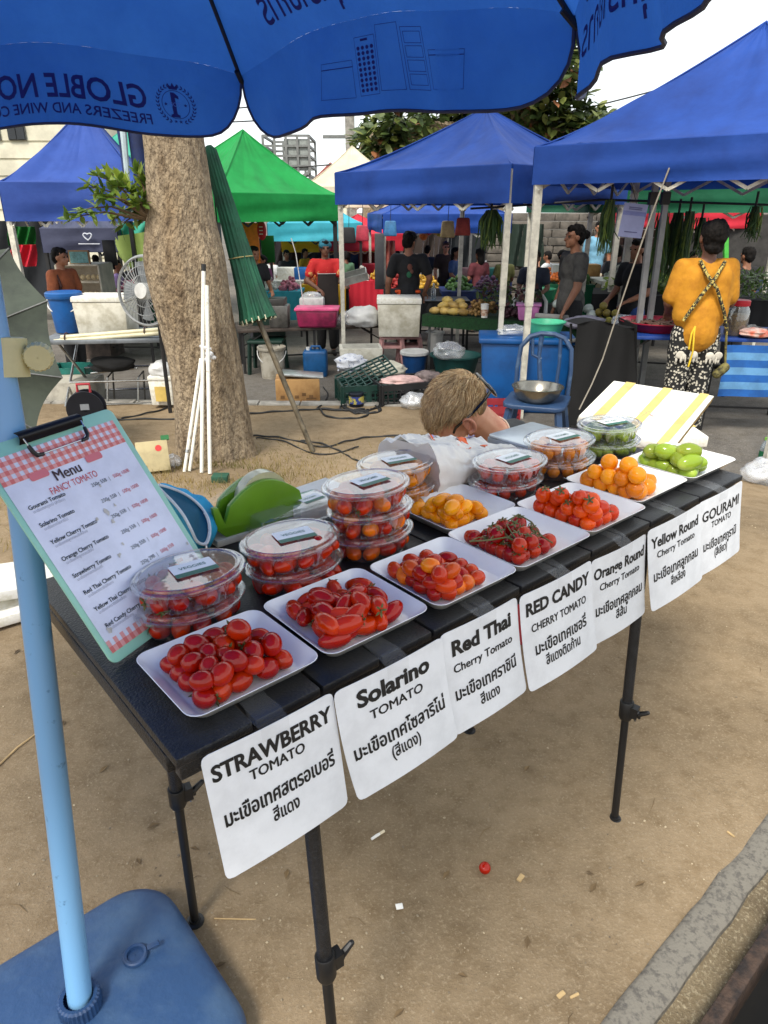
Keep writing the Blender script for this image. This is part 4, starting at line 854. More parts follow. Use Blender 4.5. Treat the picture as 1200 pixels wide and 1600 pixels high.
# paper bag lying on its side
M_bag = mat('white paper bag', (236, 232, 224), .6, var=.06, scale=5, bump=.3, bscale=12, bdist=.02, trans=.15)
s_, t_ = .985, .50; pbag = thing('paper_bag', 'white paper carrier bag printed with orange marks lying flat on the table', 'bag', T(s_, t_), TANG + .1)
def bagp(i, j):                                       # j round the section, i along the length
    a = 2 * PI * j; L = .33; h = .055 * (1 - .72 * i) + .006; wd = .10 + .012 * math.sin(3 * i)
    x = lerp(-.15, .19, i); sy = abs(math.cos(a)) ** .55 * (1 if math.cos(a) > 0 else -1); sz = abs(math.sin(a)) ** .7 * (1 if math.sin(a) > 0 else -1)
    q = V((x, sy * wd, h + sz * h)); q.z += (.022 * noise.noise(V((x * 13, sy * 2.5, 2))) + .014 * abs(noise.noise(V((x * 30, sy * 5, 4)))) + .006 * noise.noise(V((x * 70, sy * 12, 6)))) * (1 if sz > 0 else .3); q.y += .012 * noise.noise(V((x * 18, sz * 3, 8))); q.z = max(q.z, .002); return q
def bagw(q): return basis(pbag) @ q
MB().grid(lambda i, j: bagw(bagp(i, j)), 60, 64).build('bag_body', M_bag, pbag, ang=60)
MB().grid(lambda i, j: bagw(bagp(0, j) * (1 - i) + V((-.135, 0, .04)) * i), 2, 32).build('bag_bottom', MATS['white paper bag'], pbag, ang=60)
op = MB(); 
def blot(cx, cy, w_, h_, ang, wob, seed, N=22):
    rd = random.Random(seed); pts = []
    for k in range(N):
        a = 2 * PI * k / N; r = 1 + wob * rd.uniform(-1, 1); x = w_ * r * math.cos(a); y = h_ * r * math.sin(a)
        xx = cx + x * math.cos(ang) - y * math.sin(ang); yy = cy + x * math.sin(ang) + y * math.cos(ang)
        i = (xx + .15) / .34; zz = None
        jj = math.acos(max(-1, min(1, (abs(yy) / .1) ** (1 / .55)))) / (2 * PI); jj = jj if yy >= 0 else .5 - jj
        q = bagp(max(0, min(1, i)), jj); pts.append(bagw(V((xx, yy, q.z + .0025))))
    op.add(pts, [tuple(range(N))])
for a in ((.03, -.02, .046, .02, .4, .3, 1), (.075, .01, .034, .013, .7, .35, 2), (.1, .04, .02, .009, .2, .4, 6), (-.02, -.06, .02, .012, .2, .3, 3), (.09, -.05, .02, .006, .3, .4, 4), (-.01, .04, .014, .004, 1.2, .4, 5)): blot(*a)
op.build('orange_print', mat('orange print', (230, 96, 30), .6), pbag, ang=0)
op = MB()
for a in ((.12, -.02, .016, .005, .3, .4, 7), (.135, .03, .02, .008, .2, .4, 8), (.02, .06, .014, .005, .2, .3, 9)): blot(*a)
op.build('lilac_print', mat('lilac print', (170, 164, 204), .6), pbag, ang=0)
# clear bag behind it
mb = MB().grid(lambda i, j: T(.83 + .2 * i, .56 + .08 * math.sin(2 * PI * j) * math.sin(PI * (i * .9 + .05)), TH + .05 + .045 * math.cos(2 * PI * j) * math.sin(PI * (i * .9 + .05)) + .014 * noise.noise(V((i * 9, j * 9, 1)))), 26, 20)
tag(mb.build('clear_bag', clear('crinkled clear bag', base=.1, rough=.15, haze=.12), ang=60), 'crumpled clear plastic bag behind the paper bag', 'bag')
# kitchen scale and lilac card
s_, t_ = 1.36, .52; ks = thing('kitchen_scale', 'flat grey kitchen scale at the back of the table', 'scale', T(s_, t_), TANG)
MB().add([(x, y, .0) for x, y in rounded(.21, .17, .012)] + [(x, y, .026) for x, y in rounded(.21, .17, .012)], [tuple(range(23, -1, -1)), tuple(range(24, 48))] + [(i, (i + 1) % 24, 24 + (i + 1) % 24, 24 + i) for i in range(24)]).build('scale_body', mat('scale grey', (150, 154, 156), .5), ks, bevel=.002, local=True)
MB().add([(x, y, .0265) for x, y in rounded(.205, .165, .012)] + [(x, y, .034) for x, y in rounded(.205, .165, .012)], [tuple(range(23, -1, -1)), tuple(range(24, 48))] + [(i, (i + 1) % 24, 24 + (i + 1) % 24, 24 + i) for i in range(24)]).build('weighing_plate', mat('scale plate', (196, 204, 208), .3, .3), ks, bevel=.002, local=True)
tag(MB().box((0, 0, .002), (.2, .12, .003), Matrix.Translation(T(1.17, .53, TH + .003)) @ Matrix.Rotation(TANG - .1, 4, 'Z')).build('lilac_card', mat('lilac card', (196, 198, 222), .7, var=.03)), 'plain lilac card lying beside the kitchen scale', 'card')
# foam lid leaning at the right end, on foam boxes
M_foam = mat('white polystyrene', (226, 224, 216), .8, var=.07, scale=30, bump=.25, bscale=120, bdist=.003, c2=(208, 204, 188)); M_ytape = mat('yellow packing tape', (216, 186, 104), .45, var=.1)
f0, f1 = PX(905, 648, 2.26), PX(1051, 702, 2.16); f3 = PX(959, 594, 2.66)
fn_ = (f1 - f0).cross(f3 - f0).normalized(); fn_ = fn_ if fn_.z > 0 else -fn_; f2 = onplane(1117, 618, f0, fn_)
fl = thing('foam_slab', 'white foam box lid with three yellow tape strips leaning at the right table end', 'foam slab', (f0 + f1) / 2)
mb = MB().add([p - fn_ * .03 for p in (f0, f1, f2, f3)] + [f0, f1, f2, f3], [(3, 2, 1, 0), (4, 5, 6, 7), (0, 1, 5, 4), (1, 2, 6, 5), (2, 3, 7, 6), (3, 0, 4, 7)]); mb.build('lid_slab', M_foam, fl, bevel=.006)
def fq(a, b, z=.0018): return f0.lerp(f1, a).lerp(f3.lerp(f2, a), b) + fn_ * z
for a in (.12, .48, .83): MB().grid(lambda i, j: fq(a + .09 * i + (.0 if a < .5 else .02 * j), j), 2, 4).build('tape_strip', M_ytape, fl)
MB().add([fq(1.003, b, z) for z in (-.028, -.002) for b in (.02, .98)], [(0, 1, 3, 2)]).build('edge_tape', mat('dark yellow tape', (176, 142, 66), .5), fl)
sc = MB()
for k in range(5): sc.tube([fq(.44 + .04 * k + .02 * math.sin(3 * k), .35 + .05 * math.sin(2.3 * k), .002), fq(.46 + .04 * k, .42 - .04 * math.cos(2 * k), .002), fq(.5 + .04 * k, .36 + .03 * math.sin(k), .002)], .0008, 4)
sc.build('red_scribble', mat('red marker', (220, 130, 130), .6), fl)
q = PX(1108, 684, 3.0); M_dirty = mat('dirty polystyrene', (206, 202, 188), .85, var=.15, scale=6, c2=(170, 164, 146), bump=.3, bscale=60)
fb = thing('foam_box', 'tall white foam box with a yellow taped rim behind the leaning foam lid', 'foam box', (q.x - .22, 3.18, -.05))
MB().box((q.x - .225, 3.18, q.z / 2 - .045), (.43, .34, q.z + .02)).build('box_body', M_dirty, fb, bevel=.008)
MB().box((q.x - .225, 3.18, q.z - .02), (.45, .36, .05)).build('box_rim', M_foam, fb, bevel=.006)
MB().box((q.x - .225, 3.18, q.z + .0065), (.455, .05, .003)).build('tape_strip', M_ytape, fb)
# foam slabs on the sand at the far left
for k, (us, Y, z0, lab) in enumerate((((-30, 1000), 1.9, .0, 'lower of two white foam lids lying on the sand behind the pole'), ((-30, 930), 1.9, .07, 'upper of two white foam lids lying on the sand behind the pole'))):
    g_ = G(12, 968); c = V((g_.x - .02 * k, g_.y + .1 + .05 * k, z0 + .03)); R = Matrix.Translation(c) @ Matrix.Rotation(.72 + .1 * k, 4, 'Z') @ Matrix.Rotation(.05 + .16 * k, 4, 'Y')
    o = MB().box((0, 0, .0), (.36, .3, .045), R); tag(o.build('foam_slab', M_foam, bevel=.008), lab, 'foam slab', None)
# ================================================================== TREE WITH THE GREY BARK
M_bark = mat('pale rough bark', (166, 148, 122), .95, var=.3, scale=34, bump=1.0, bscale=75, c2=(92, 78, 62), bdist=.035, lo=.42, hi=.7)
def bark_tex(m):
    n = m.node_tree.nodes; L = m.node_tree.links; bs = n['Principled BSDF']; src = bs.inputs['Base Color'].links[0].from_socket
    tc_ = [q for q in n if q.type == 'TEX_COORD'][0]; mp0 = n.new('ShaderNodeMapping'); mp0.inputs['Scale'].default_value = (1, 1, .3); L.new(tc_.outputs['Object'], mp0.inputs[0])
    for sc_, lo_, hi_, c_ in ((4.5, .45, .7, (.62, .56, .48, 1)), (12, .55, .7, (.5, .45, .4, 1)), (2.2, .5, .66, (1.12, 1.1, 1.08, 1))):
        z0 = n.new('ShaderNodeTexVoronoi' if sc_ == 99 else 'ShaderNodeTexNoise'); z0.inputs['Scale'].default_value = sc_; z0.inputs['Detail'].default_value = 7; L.new(mp0.outputs[0], z0.inputs['Vector'])
        r0 = n.new('ShaderNodeMapRange'); r0.inputs[1].default_value = lo_; r0.inputs[2].default_value = hi_; L.new(z0.outputs['Fac'], r0.inputs[0]); x0 = n.new('ShaderNodeMixRGB'); x0.blend_type = 'MULTIPLY'; x0.inputs[2].default_value = c_; L.new(r0.outputs[0], x0.inputs[0]); L.new(src, x0.inputs[1]); src = x0.outputs[0]
    L.new(src, bs.inputs['Base Color'])
    bark_map(m)
def bark_map(m):
    n = m.node_tree.nodes; L = m.node_tree.links; mp = n.new('ShaderNodeMapping'); mp.inputs['Scale'].default_value = (1, 1, .5)
    for z in [q for q in n if q.type == 'TEX_NOISE'][:2]:
        src = z.inputs['Vector'].links[0].from_socket; L.new(src, mp.inputs[0]); L.new(mp.outputs[0], z.inputs['Vector'])
bark_tex(M_bark)
TRK = [(341, 722, 67), (338, 700, 61), (331, 650, 58), (324, 600, 57), (316, 550, 58), (307, 500, 60), (297, 450, 64), (289, 400, 65), (283, 350, 56), (279, 300, 51), (274, 250, 48), (270, 215, 47)]
b0 = G(341, 722); tpts = []; trad = []
for u_, v_, w_ in TRK:
    q = PX(u_, v_, b0.y + .22); tpts.append(q); trad.append(w_ * .95 * mpp(b0.y + .22, v_))
d_ = (tpts[-1] - tpts[-3]).normalized()
for k in range(1, 8): tpts.append(tpts[11] + d_ * .28 * k); trad.append(trad[11] * (1 - .05 * k))
tpts.insert(0, tpts[0] - V((0, 0, .25))); trad.insert(0, trad[0] * 1.25)
tree = thing('market_tree', 'thick pale barked tree with a leafy side shoot beside the stalls', 'tree', b0)
def spline(pts, t):
    t = max(0, min(len(pts) - 1.0001, t * (len(pts) - 1))); i = int(t); f = t - i
    p0, p1, p2, p3 = pts[max(0, i - 1)], pts[i], pts[i + 1], pts[min(len(pts) - 1, i + 2)]
    return (2 * p1 + (p2 - p0) * f + (2 * p0 - 5 * p1 + 4 * p2 - p3) * f * f + (3 * p1 - p0 - 3 * p2 + p3) * f ** 3) * .5
def trunk(i, j):
    c = spline(tpts, j); r = spline([V((x, 0, 0)) for x in trad], j).x; a = 2 * PI * i
    low = smooth(1 - j * 3.6)
    g = 1 - .17 * low * math.exp(-((((a - 4.55 + PI) % (2 * PI)) - PI) / .28) ** 2) - .12 * low * math.exp(-((((a - 5.6 + PI) % (2 * PI)) - PI) / .3) ** 2) + .10 * low * math.cos(3 * a + 1)
    q = V((math.cos(a) * 2.2, math.sin(a) * 2.2, c.z * 1.3)); g += .07 * noise.noise(q) + .03 * noise.noise(V((q.x * 4, q.y * 4, q.z * 2)))
    g += .022 * abs(noise.noise(V((q.x * 8, q.y * 8, q.z * 2.5))))
    return c + V((math.cos(a), math.sin(a), 0)) * r * g
tk = MB().grid(trunk, 120, 200); tk.build('trunk', M_bark, tree, ang=0, weld=.0001)
for o in [tree.children[0]] if False else []: pass
bpy.data.objects['trunk'].data.shade_smooth()
# a knot ring on the bark
kc = PX(271, 313, b0.y + .22 - trad[11] * 1.02); mb = MB(); mb.tube([kc + V((.045 * math.cos(t) * .8, .012 * abs(math.cos(t)), .065 * math.sin(t))) for t in [2 * PI * k / 24 for k in range(25)]], .006, 6); mb.build('bark_knot', mat('dark bark', (96, 78, 58), .95, var=.3, scale=20), tree)
def leaf(mb, p, d, up, L, W):
    d = V(d).normalized(); x = d.cross(V(up)); x = x.normalized() if x.length > 1e-3 else V((1, 0, 0)); nn = x.cross(d)
    mb.add([p, p + d * L * .3 + x * W * .45 - nn * L * .02, p + d * L * .65 + x * W * .42 - nn * L * .07, p + d * L - nn * L * .16, p + d * L * .65 - x * W * .42 - nn * L * .07, p + d * L * .3 - x * W * .45 - nn * L * .02, p + d * L * .33 - nn * L * .04, p + d * L * .66 - nn * L * .1], [(0, 1, 6), (1, 2, 7, 6), (2, 3, 7), (0, 6, 5), (6, 7, 4, 5), (7, 3, 4)])
M_leaf = mat('glossy green leaves', (92, 118, 42), .4, var=.35, scale=7, c2=(62, 86, 34), trans=.25, spec=.4)
M_leaf2 = mat('young leaves', (128, 146, 50), .4, var=.3, scale=7, c2=(86, 112, 40), trans=.3)
M_twig = mat('brown twig', (92, 74, 52), .9)
rl = random.Random(12); Yb = b0.y + .12; lm, lm2, tw = MB(), MB(), MB()
root = PX(238, 345, Yb)
for (u_, v_, n_) in ((106, 345, 20), (125, 330, 14), (135, 292, 22), (150, 275, 22), (165, 268, 26), (185, 282, 26), (200, 300, 26), (215, 272, 20), (225, 310, 26), (205, 335, 24), (175, 345, 16), (222, 345, 22), (160, 310, 18), (190, 355, 14), (228, 285, 20), (140, 305, 10), (215, 320, 24), (232, 330, 16)):
    e = PX(u_, v_, Yb - .05 + rl.uniform(-.15, .15)); m_ = root.lerp(e, .55) + V((0, 0, .05)); pts = [root, root.lerp(m_, .6), m_, m_.lerp(e, .6) + V((0, 0, .01)), e]; tw.tube(pts, [.011, .008, .006, .004, .002], 6)
    for k in range(n_):
        t = rl.uniform(.45, 1.02); p = spline(pts, min(t, .999)); ax = (e - root).normalized(); d = ax * rl.uniform(.0, 1) + V((rl.gauss(0, .6), rl.gauss(0, .6), rl.gauss(.15, .55)))
        leaf(lm if rl.random() < .6 else lm2, p, d, V((rl.gauss(0, .4), rl.gauss(-.3, .4), 1)), rl.uniform(.055, .105), rl.uniform(.024, .04))
lm.build('leaf_shoot', M_leaf, tree, ang=0); lm2.build('leaf_shoot', M_leaf2, tree, ang=0); tw.build('shoot_twig', M_twig, tree)
# limbs and crown above the picture (they shade the stand)
top = tpts[-1]; lb, cr = MB(), MB(); 
for k in range(7):
    a = 2 * PI * k / 7 + .3; e = top + V((math.cos(a) * 1.7, math.sin(a) * 1.5, 1.1 + .4 * (k % 2))); lb.tube([top - V((0, 0, .1)), top.lerp(e, .5) + V((0, 0, .25)), e], [.14, .08, .03], 8)
    for _ in range(230):
        c = e + V((rl.gauss(0, .55), rl.gauss(0, .55), rl.gauss(.25, .35))); leaf(cr, c, V((rl.gauss(0, 1), rl.gauss(0, 1), rl.gauss(0, .5))), V((0, rl.gauss(0, .3), 1)), rl.uniform(.14, .24), rl.uniform(.07, .11))
lb.build('limb', M_bark, tree); cr.build('crown', M_leaf, tree, ang=0)
# white poles leaning on the trunk
M_wpole = mat('chipped white paint', (222, 220, 210), .5, var=.3, scale=30, c2=(150, 140, 124), lo=.6, hi=.72)
for i_, (uv0, uv1, dy, capm, lab) in enumerate((((315, 738), (318, 418), .20, 1, 'tall white metal pole with a black cap leaning on the tree trunk'), ((328, 740), (323, 446), .22, 0, 'white metal pole with peeling paint just right of the tall one'), ((288, 737), (314, 560), .2, 0, 'white pole leaning outermost to the left against the tree'), ((296, 736), (318, 578), .18, 0, 'short white pole leaning second from the left against the tree'))):
    g0 = G(*uv0); g1 = PX(uv1[0], uv1[1], g0.y + dy); t = thing('metal_pole', lab, 'pole', g0)
    MB().tube([g0, g1], .0125 if i_ < 2 else .011, 12).build('pole_tube', M_wpole, t)
    d = (g1 - g0).normalized()
    if capm: MB().tube([g1 - d * .02, g1 + d * .02], .0145, 12).build('end_cap', M_blkp, t)
    elif i_ == 2: MB().tube([g0 + d * .13, g0 + d * .15], .016, 10).build('pole_bolt', M_steel, t); 
q = PX(326, 556, G(315, 738).y + .12); mb = MB()
for k in range(14): mb.ell(q + V((random.gauss(0, .018), random.gauss(0, .01), random.gauss(0, .03))), (.02, .01, .014), None, 6, 5)
tag(mb.build('plastic_wrap', clear('crumpled film', base=.12, rough=.2, haze=.35)), 'scrap of crumpled plastic wrap caught on the white poles', 'litter')
# furled green parasol leaning by the tree
M_furl = mat('dark green canvas', (24, 86, 62), .8, var=.2, scale=6, c2=(18, 64, 48)); M_shaft = mat('weathered steel shaft', (112, 102, 84), .5, .4, var=.25, scale=14)
g0 = G(489, 706); q1 = PX(404, 500, g0.y + .12); q2 = PX(326, 228, g0.y + .3); fu = thing('furled_parasol', 'furled dark green parasol leaning with its pole on the ground beside the tree', 'parasol', g0)
MB().tube([g0, q1, q2], .019, 14).build('shaft', M_shaft, fu)
ax = (q1 - q2); L = ax.length; Mx = Matrix.Translation(q2) @ ax.to_track_quat('Z', 'Y').to_matrix().to_4x4(); mb = MB(); n = 96; vs = []; fs = []; pr_ = [(.02, 0), (.045, .03), (.052, .15), (.062, .4), (.078, .65), (.088, .8), (.105, .93), (.122, 1.0), (.118, 1.004), (.05, .985)]
for r, z in pr_:
    for k in range(n): a = 2 * PI * k / n; rr_ = r * (1 + (.12 if z < 1.002 else .05) * math.sin(16 * a) * (.4 + .6 * z) + .05 * math.sin(5 * a + 6 * z)); vs.append((rr_ * math.cos(a), rr_ * math.sin(a), z * L))
mb.add(vs, [(i * n + k, i * n + (k + 1) % n, (i + 1) * n + (k + 1) % n, (i + 1) * n + k) for i in range(len(pr_) - 1) for k in range(n)], Mx); mb.build('furled_canopy', M_furl, fu, ang=50)
mb = MB(); 
for k in range(16):
    a = 2 * PI * k / 16; mb.tube([Mx @ V((.121 * math.cos(a), .121 * math.sin(a), L * .985)), Mx @ V((.122 * math.cos(a), .122 * math.sin(a), L * 1.012))], .005, 6)
mb.build('rib_ends', mat('cream rib tips', (206, 200, 170), .5), fu)
MB().tube([Mx @ V((.082 * math.cos(t), .082 * math.sin(t), L * .63 + .01 * math.sin(t))) for t in [2 * PI * k / 20 for k in range(21)]], .004, 6).build('tie_cord', mat('straw cord', (156, 144, 96), .9), fu)
# rolled tarpaulin strapped behind the trunk
M_navyc = mat('navy tarpaulin', (22, 42, 92), .7, var=.2, scale=8); 
q0, q1 = PX(206, 300, b0.y + .55), PX(203, 212, b0.y + .55); rt = thing('rolled_tarpaulin', 'rolled navy and white tarpaulin hanging behind the tree trunk', 'tarpaulin', q0)
MB().tube([q1 + V((.06, 0, .3)), q1 + V((.05, 0, 0)), q0 + V((.08, 0, -.02))], [.05, .06, .05], 14).build('roll', M_navyc, rt)
MB().tube([q1 + V((-.03, -.05, .25)), q1 + V((-.02, -.06, 0)), q0 + V((.0, -.06, .02)), q0 + V((.03, -.05, -.02))], [.02, .022, .016, .012], 8).build('roll', mat('pale tarpaulin', (180, 198, 206), .7), rt)
MB().tube([q1 + V((-.07, 0, .2)), q1 + V((-.06, 0, -.06)), q0 + V((-.02, -.02, .0))], [.018, .018, .02], 8).build('roll', M_navyc, rt)
# ================================================================== TENTS
M_wl = mat('cream steel tube', (206, 202, 188), .45, var=.15, scale=10); M_gl = mat('grey steel tube', (150, 152, 152), .4, .2, var=.1); M_bl = mat('black steel tube', (24, 25, 27), .45)
def cloth(name, c, c2=None, tr=.22): return mat(name, c, .65, var=.12, scale=2.2, c2=c2, trans=tr, bump=.2, bscale=5, bdist=.05, lo=.4, hi=.7, spec=.3)
def tent(label, cs, peak, dp, mc, ml, legs=(0, 1, 2, 3), name='canopy_tent', truss=(0, 1, 2, 3), mv=None, pw=1.5, cat='tent', ground=STREET, lw=.055):
    cs = [V(c) for c in cs]; peak = V(peak); cen = sum(cs, V()) / 4; root = thing(name, label, cat, (cen.x, cen.y, ground)); mb = MB(); seed = cs[0].x
    for k in range(4):
        a, b = cs[k], cs[(k + 1) % 4]
        def fn(i, j):
            e = a.lerp(b, i); q = e.lerp(peak, j); p_ = pw - .28 * abs(2 * i - 1) ** 1.5; q.z = e.z + (peak.z - e.z) * j ** p_
            fold = math.sin(i * 9 + k * 2 + seed) * .5 + math.sin(i * 23 + seed * 3 + k) * .3
            q.z += .045 * fold * math.sin(PI * min(1, j * 1.2)) * (1 - j) + .02 * noise.noise(V((i * 7 + k * 3, j * 3 + seed, 1))) + .012 * noise.noise(V((i * 26 + k * 3, j * 5 + seed, 4))) * (1 - j); return q
        mb.grid(fn, 40, 20)
    mb.build('canopy', mc, root, ang=28, weld=.001)
    for k in range(4):
        a, b = cs[k], cs[(k + 1) % 4]; o = ((a + b) / 2 - cen); o.z = 0; o.normalize()
        def fv_(i, j):
            e = a.lerp(b, i); w_ = math.sin(i * PI); return e + V((0, 0, -dp * j + .002)) + o * (.012 + w_ * j * (.03 * math.sin(i * 7 + seed + k) + .02 * math.sin(j * 9 + i * 3 + seed)))
        MB().grid(fv_, 24, 8).build('valance', mv or mc, root)
    mb = MB()
    for k in range(4):
        a, b = cs[k], cs[(k + 1) % 4]; mb.tube([a.lerp(b, i / 8) + V((0, 0, .002)) for i in range(9)], .009, 5); mb.tube([a.lerp(peak, j / 14) + V((0, 0, (peak.z - a.z) * ((j / 14) ** (pw - .28) - j / 14) + .003)) for j in range(15)], .008, 5)
    mb.build('seam', mv or mc, root)
    for k in legs:
        i_ = cs[k]; d = (cen - i_); d.z = 0; d.normalize(); p = i_ + d * .05
        MB().bar((p.x, p.y, p.z - .03), (p.x, p.y, lerp(ground, p.z, .45)), lw, lw, (1, 0, 0)).build('leg', ml, root)
        MB().bar((p.x, p.y, lerp(ground, p.z, .46)), (p.x, p.y, ground), lw * .8, lw * .8, (1, 0, 0)).build('leg', ml, root)
    for k in truss:
        a, b = cs[k], cs[(k + 1) % 4]; d1 = (cen - (a + b) / 2); d1.z = 0; d1.normalize(); a = a + d1 * .06; b = b + d1 * .06; hi_, lo_ = V((0, 0, -.04)), V((0, 0, -dp - .05)); m1 = a.lerp(b, .25); m2 = a.lerp(b, .5); m3 = a.lerp(b, .75); t_ = MB()
        for s_, e_ in ((a + hi_, m1 + lo_), (m1 + lo_, m2 + hi_), (m2 + hi_, m3 + lo_), (m3 + lo_, b + hi_), (a + lo_, m1 + hi_), (m1 + hi_, m2 + lo_), (m2 + lo_, m3 + hi_), (m3 + hi_, b + lo_)): t_.bar(s_, e_, .014, .024)
        t_.build('truss', ml, root)
    return root
M_blue = cloth('royal blue tent cloth', (36, 76, 160), (28, 60, 132)); M_bluel = cloth('faded blue tent cloth', (54, 84, 162), (44, 70, 142)); M_grn = cloth('bright green tent cloth', (26, 150, 72), (20, 128, 58)); M_dgrn = cloth('dark green tent cloth', (20, 92, 62)); M_red = cloth('red tent cloth', (206, 44, 62)); M_cyan = cloth('cyan tent cloth', (64, 172, 192)); M_yel = cloth('yellow tent cloth', (226, 178, 40)); M_cream = cloth('cream tent cloth', (216, 206, 182)); M_dgrey = cloth('dark grey tent cloth', (76, 80, 104)); M_tealc = cloth('teal tent cloth', (70, 170, 146)); M_pgreen = cloth('pale green cloth', (168, 190, 108))
def sq(a, b, side=None):                              # the other two corners of a square tent whose near edge is a-b
    a, b = V(a), V(b); d = b - a; n = V((-d.y, d.x, 0)); n.z = 0; s_ = 1.0 if side is None else side / n.length
    return [a, b, b + n * s_, a + n * s_]
# centre blue tent: near corner on the right, left corner at the first white post
cA, cN = PX(524, 287, 8.3), PX(801, 249, 6.75); cA.z = cN.z = (cA.z + cN.z) / 2 + .03; cs = sq(cA, cN)
pk = sum(cs, V()) / 4; pk.z = PX(783, 168, pk.y).z
tent('royal blue canopy tent over the fruit stall with white corner posts', cs, pk, .31, M_blue, M_wl, name='canopy_tent')
# right blue tent
cA, cN = PX(836, 239, 6.4), PX(1330, 190, 5.0); cA.z = cN.z = (cA.z + cN.z) / 2; cs = sq(cA, cN); pk = sum(cs, V()) / 4; pk.x += .22; pk.z = PX(1195, 34, pk.y).z
tent('large royal blue canopy tent nearest the right edge', cs, pk, .28, M_blue, M_wl, lw=.065)
# left blue tent
cA, cN = PX(-3, 283, 7.6), PX(232, 288, 7.9); cA.z = cN.z = (cA.z + cN.z) / 2; cs = sq(cA, cN, 2.4); pk = sum(cs, V()) / 4; pk.x = PX(84, 180, pk.y).x + .35; pk.z = PX(110, 165, pk.y).z
tent('faded blue canopy tent at the left behind the parasol pole', cs, pk, .36, M_bluel, M_wl, legs=(0,), truss=(0, 1, 2, 3))
# green tent
cA, cN = PX(335, 300, 8.9), PX(528, 306, 10.2); cA.z = cN.z = (cA.z + cN.z) / 2; cs = sq(cA, cN, 2.4); pk = sum(cs, V()) / 4; pk.x = PX(379, 200, pk.y).x; pk.z = PX(379, 203, pk.y).z
tent('bright green canopy tent behind the tree', cs, pk, .32, M_grn, M_bl, truss=(0, 1))
FAR = [('cream peaked tent far behind the green one', (470, 292), (640, 292), 16, (558, 228), .4, M_cream), ('dark grey tent with a pale heart emblem behind the left stall', (62, 358), (182, 356), 10.5, (120, 300), .32, M_dgrey),
 ('cyan tent behind the green canopy', (418, 352), (566, 346), 12.5, (490, 300), .28, M_cyan), ('yellow tent far behind the cook', (440, 378), (592, 374), 15, (520, 340), .22, M_yel), ('red tent far behind the centre stall', (510, 368), (630, 364), 14, (560, 335), .3, M_red),
 ('low blue tent behind the centre stall', (598, 338), (800, 332), 11, (700, 285), .26, M_blue), ('dark green tent behind the right stalls', (925, 296), (1235, 292), 8.6, (1080, 240), .26, M_dgrn), ('red tent beyond the hanging beans at the right', (1060, 332), (1192, 330), 11.5, (1125, 290), .24, M_red), ('teal tent at the far left behind the tarpaulin', (128, 240), (300, 245), 12, (150, 170), .5, M_tealc)]
for lab, a, b, Y, p, dp, m_ in FAR:
    cA, cN = PX(a[0], a[1], Y), PX(b[0], b[1], Y + .2); cA.z = cN.z = (cA.z + cN.z) / 2; cs = sq(cA, cN, 2.6); pk = sum(cs, V()) / 4; pk.z = PX(p[0], p[1], pk.y).z
    rt = tent(lab, cs, pk, dp, m_, M_bl if 'grey' in lab or 'cyan' in lab else M_wl, truss=(0,), lw=.045)
    if 'heart' in lab:
        hb = MB(); c = cA.lerp(cN, .63) + V((0, -.06, -.1)); pts = []
        for k in range(24): t = 2 * PI * k / 24; pts.append(c + V((.06 * math.sin(t) ** 3, -.015, .055 * (.81 * math.cos(t) - .31 * math.cos(2 * t) - .12 * math.cos(3 * t)))))
        hb.tube(pts + [pts[0]], .009, 6); hb.bar(c + V((-.14, -.02, -.1)), c + V((.16, -.02, -.1)), .02, .012); hb.build('heart_emblem', mat('pale print', (206, 210, 220), .7), rt)
# ================================================================== BACKDROP: building, wall, trees, poles, wires
M_cw = mat('cream wall paint', (214, 208, 186), .85, var=.12, scale=1.5); M_win = mat('dark window glass', (30, 34, 40), .15)
q = PX(-10, 250, 16); bl = thing('cream_building', 'cream boarded building with dark windows at the far left', 'building', (q.x - 2, 17, STREET))
mb = MB().box((q.x - 1.5, 18, 2.2), (7.2 + .6, 4, 5.0))
for k in range(14): mb.box((q.x - 1.5, 15.985, .4 + .32 * k), (7.8, .03, .28))
mb.build('wall', M_cw, bl)
for u0, u1, v0, v1 in ((10, 42, 196, 219), (-60, 2, 196, 219)):
    a, b = PX(u0, v0, 15.95), PX(u1, v1, 15.95); w = MB().box(((a.x + b.x) / 2, 15.96, (a.z + b.z) / 2), (b.x - a.x, .06, a.z - b.z)).build('window', mat('grey window frame', (90, 90, 88), .6), bl)
    for k in (0, 1): MB().box((lerp(a.x, b.x, .26 + .48 * k), 15.92, (a.z + b.z) / 2), ((b.x - a.x) * .44, .03, (a.z - b.z) * .9)).build('pane', M_win, w)
M_stone = mat('grey stone block wall', (104, 98, 90), .95, var=.3, scale=4, bump=.6, bscale=14, c2=(72, 68, 62)); wl = MB(); rw = random.Random(9)
for r in range(12):
    x = 2.0
    while x < 9: L = rw.uniform(.3, .5); wl.box((x + L / 2, 14.5 + rw.uniform(0, .03), -.2 + .145 * r), (L - .015, .3, .133)); x += L
tag(wl.build('stone_wall', M_stone, bevel=.012), 'grey stone block wall behind the market on the right', 'wall')
q = MB().grid(lambda i, j: V((lerp(4.5, 10.5, i), 11.6 + .1 * math.sin(9 * i), lerp(1.45, -.2, j))), 20, 4)
tag(q.build('shade_net', mat('black shade net', (58, 56, 54), .9, var=.2)), 'dark shade net hung behind the red tent at the right', 'shade net')
tag(MB().bar(PX(1134, 352, 11), PX(1134, 430, 11), .06, .06, (1, 0, 0)).build('green_post', mat('lime green post', (80, 190, 70), .5)), 'lime green post under the red tent at the right', 'post')
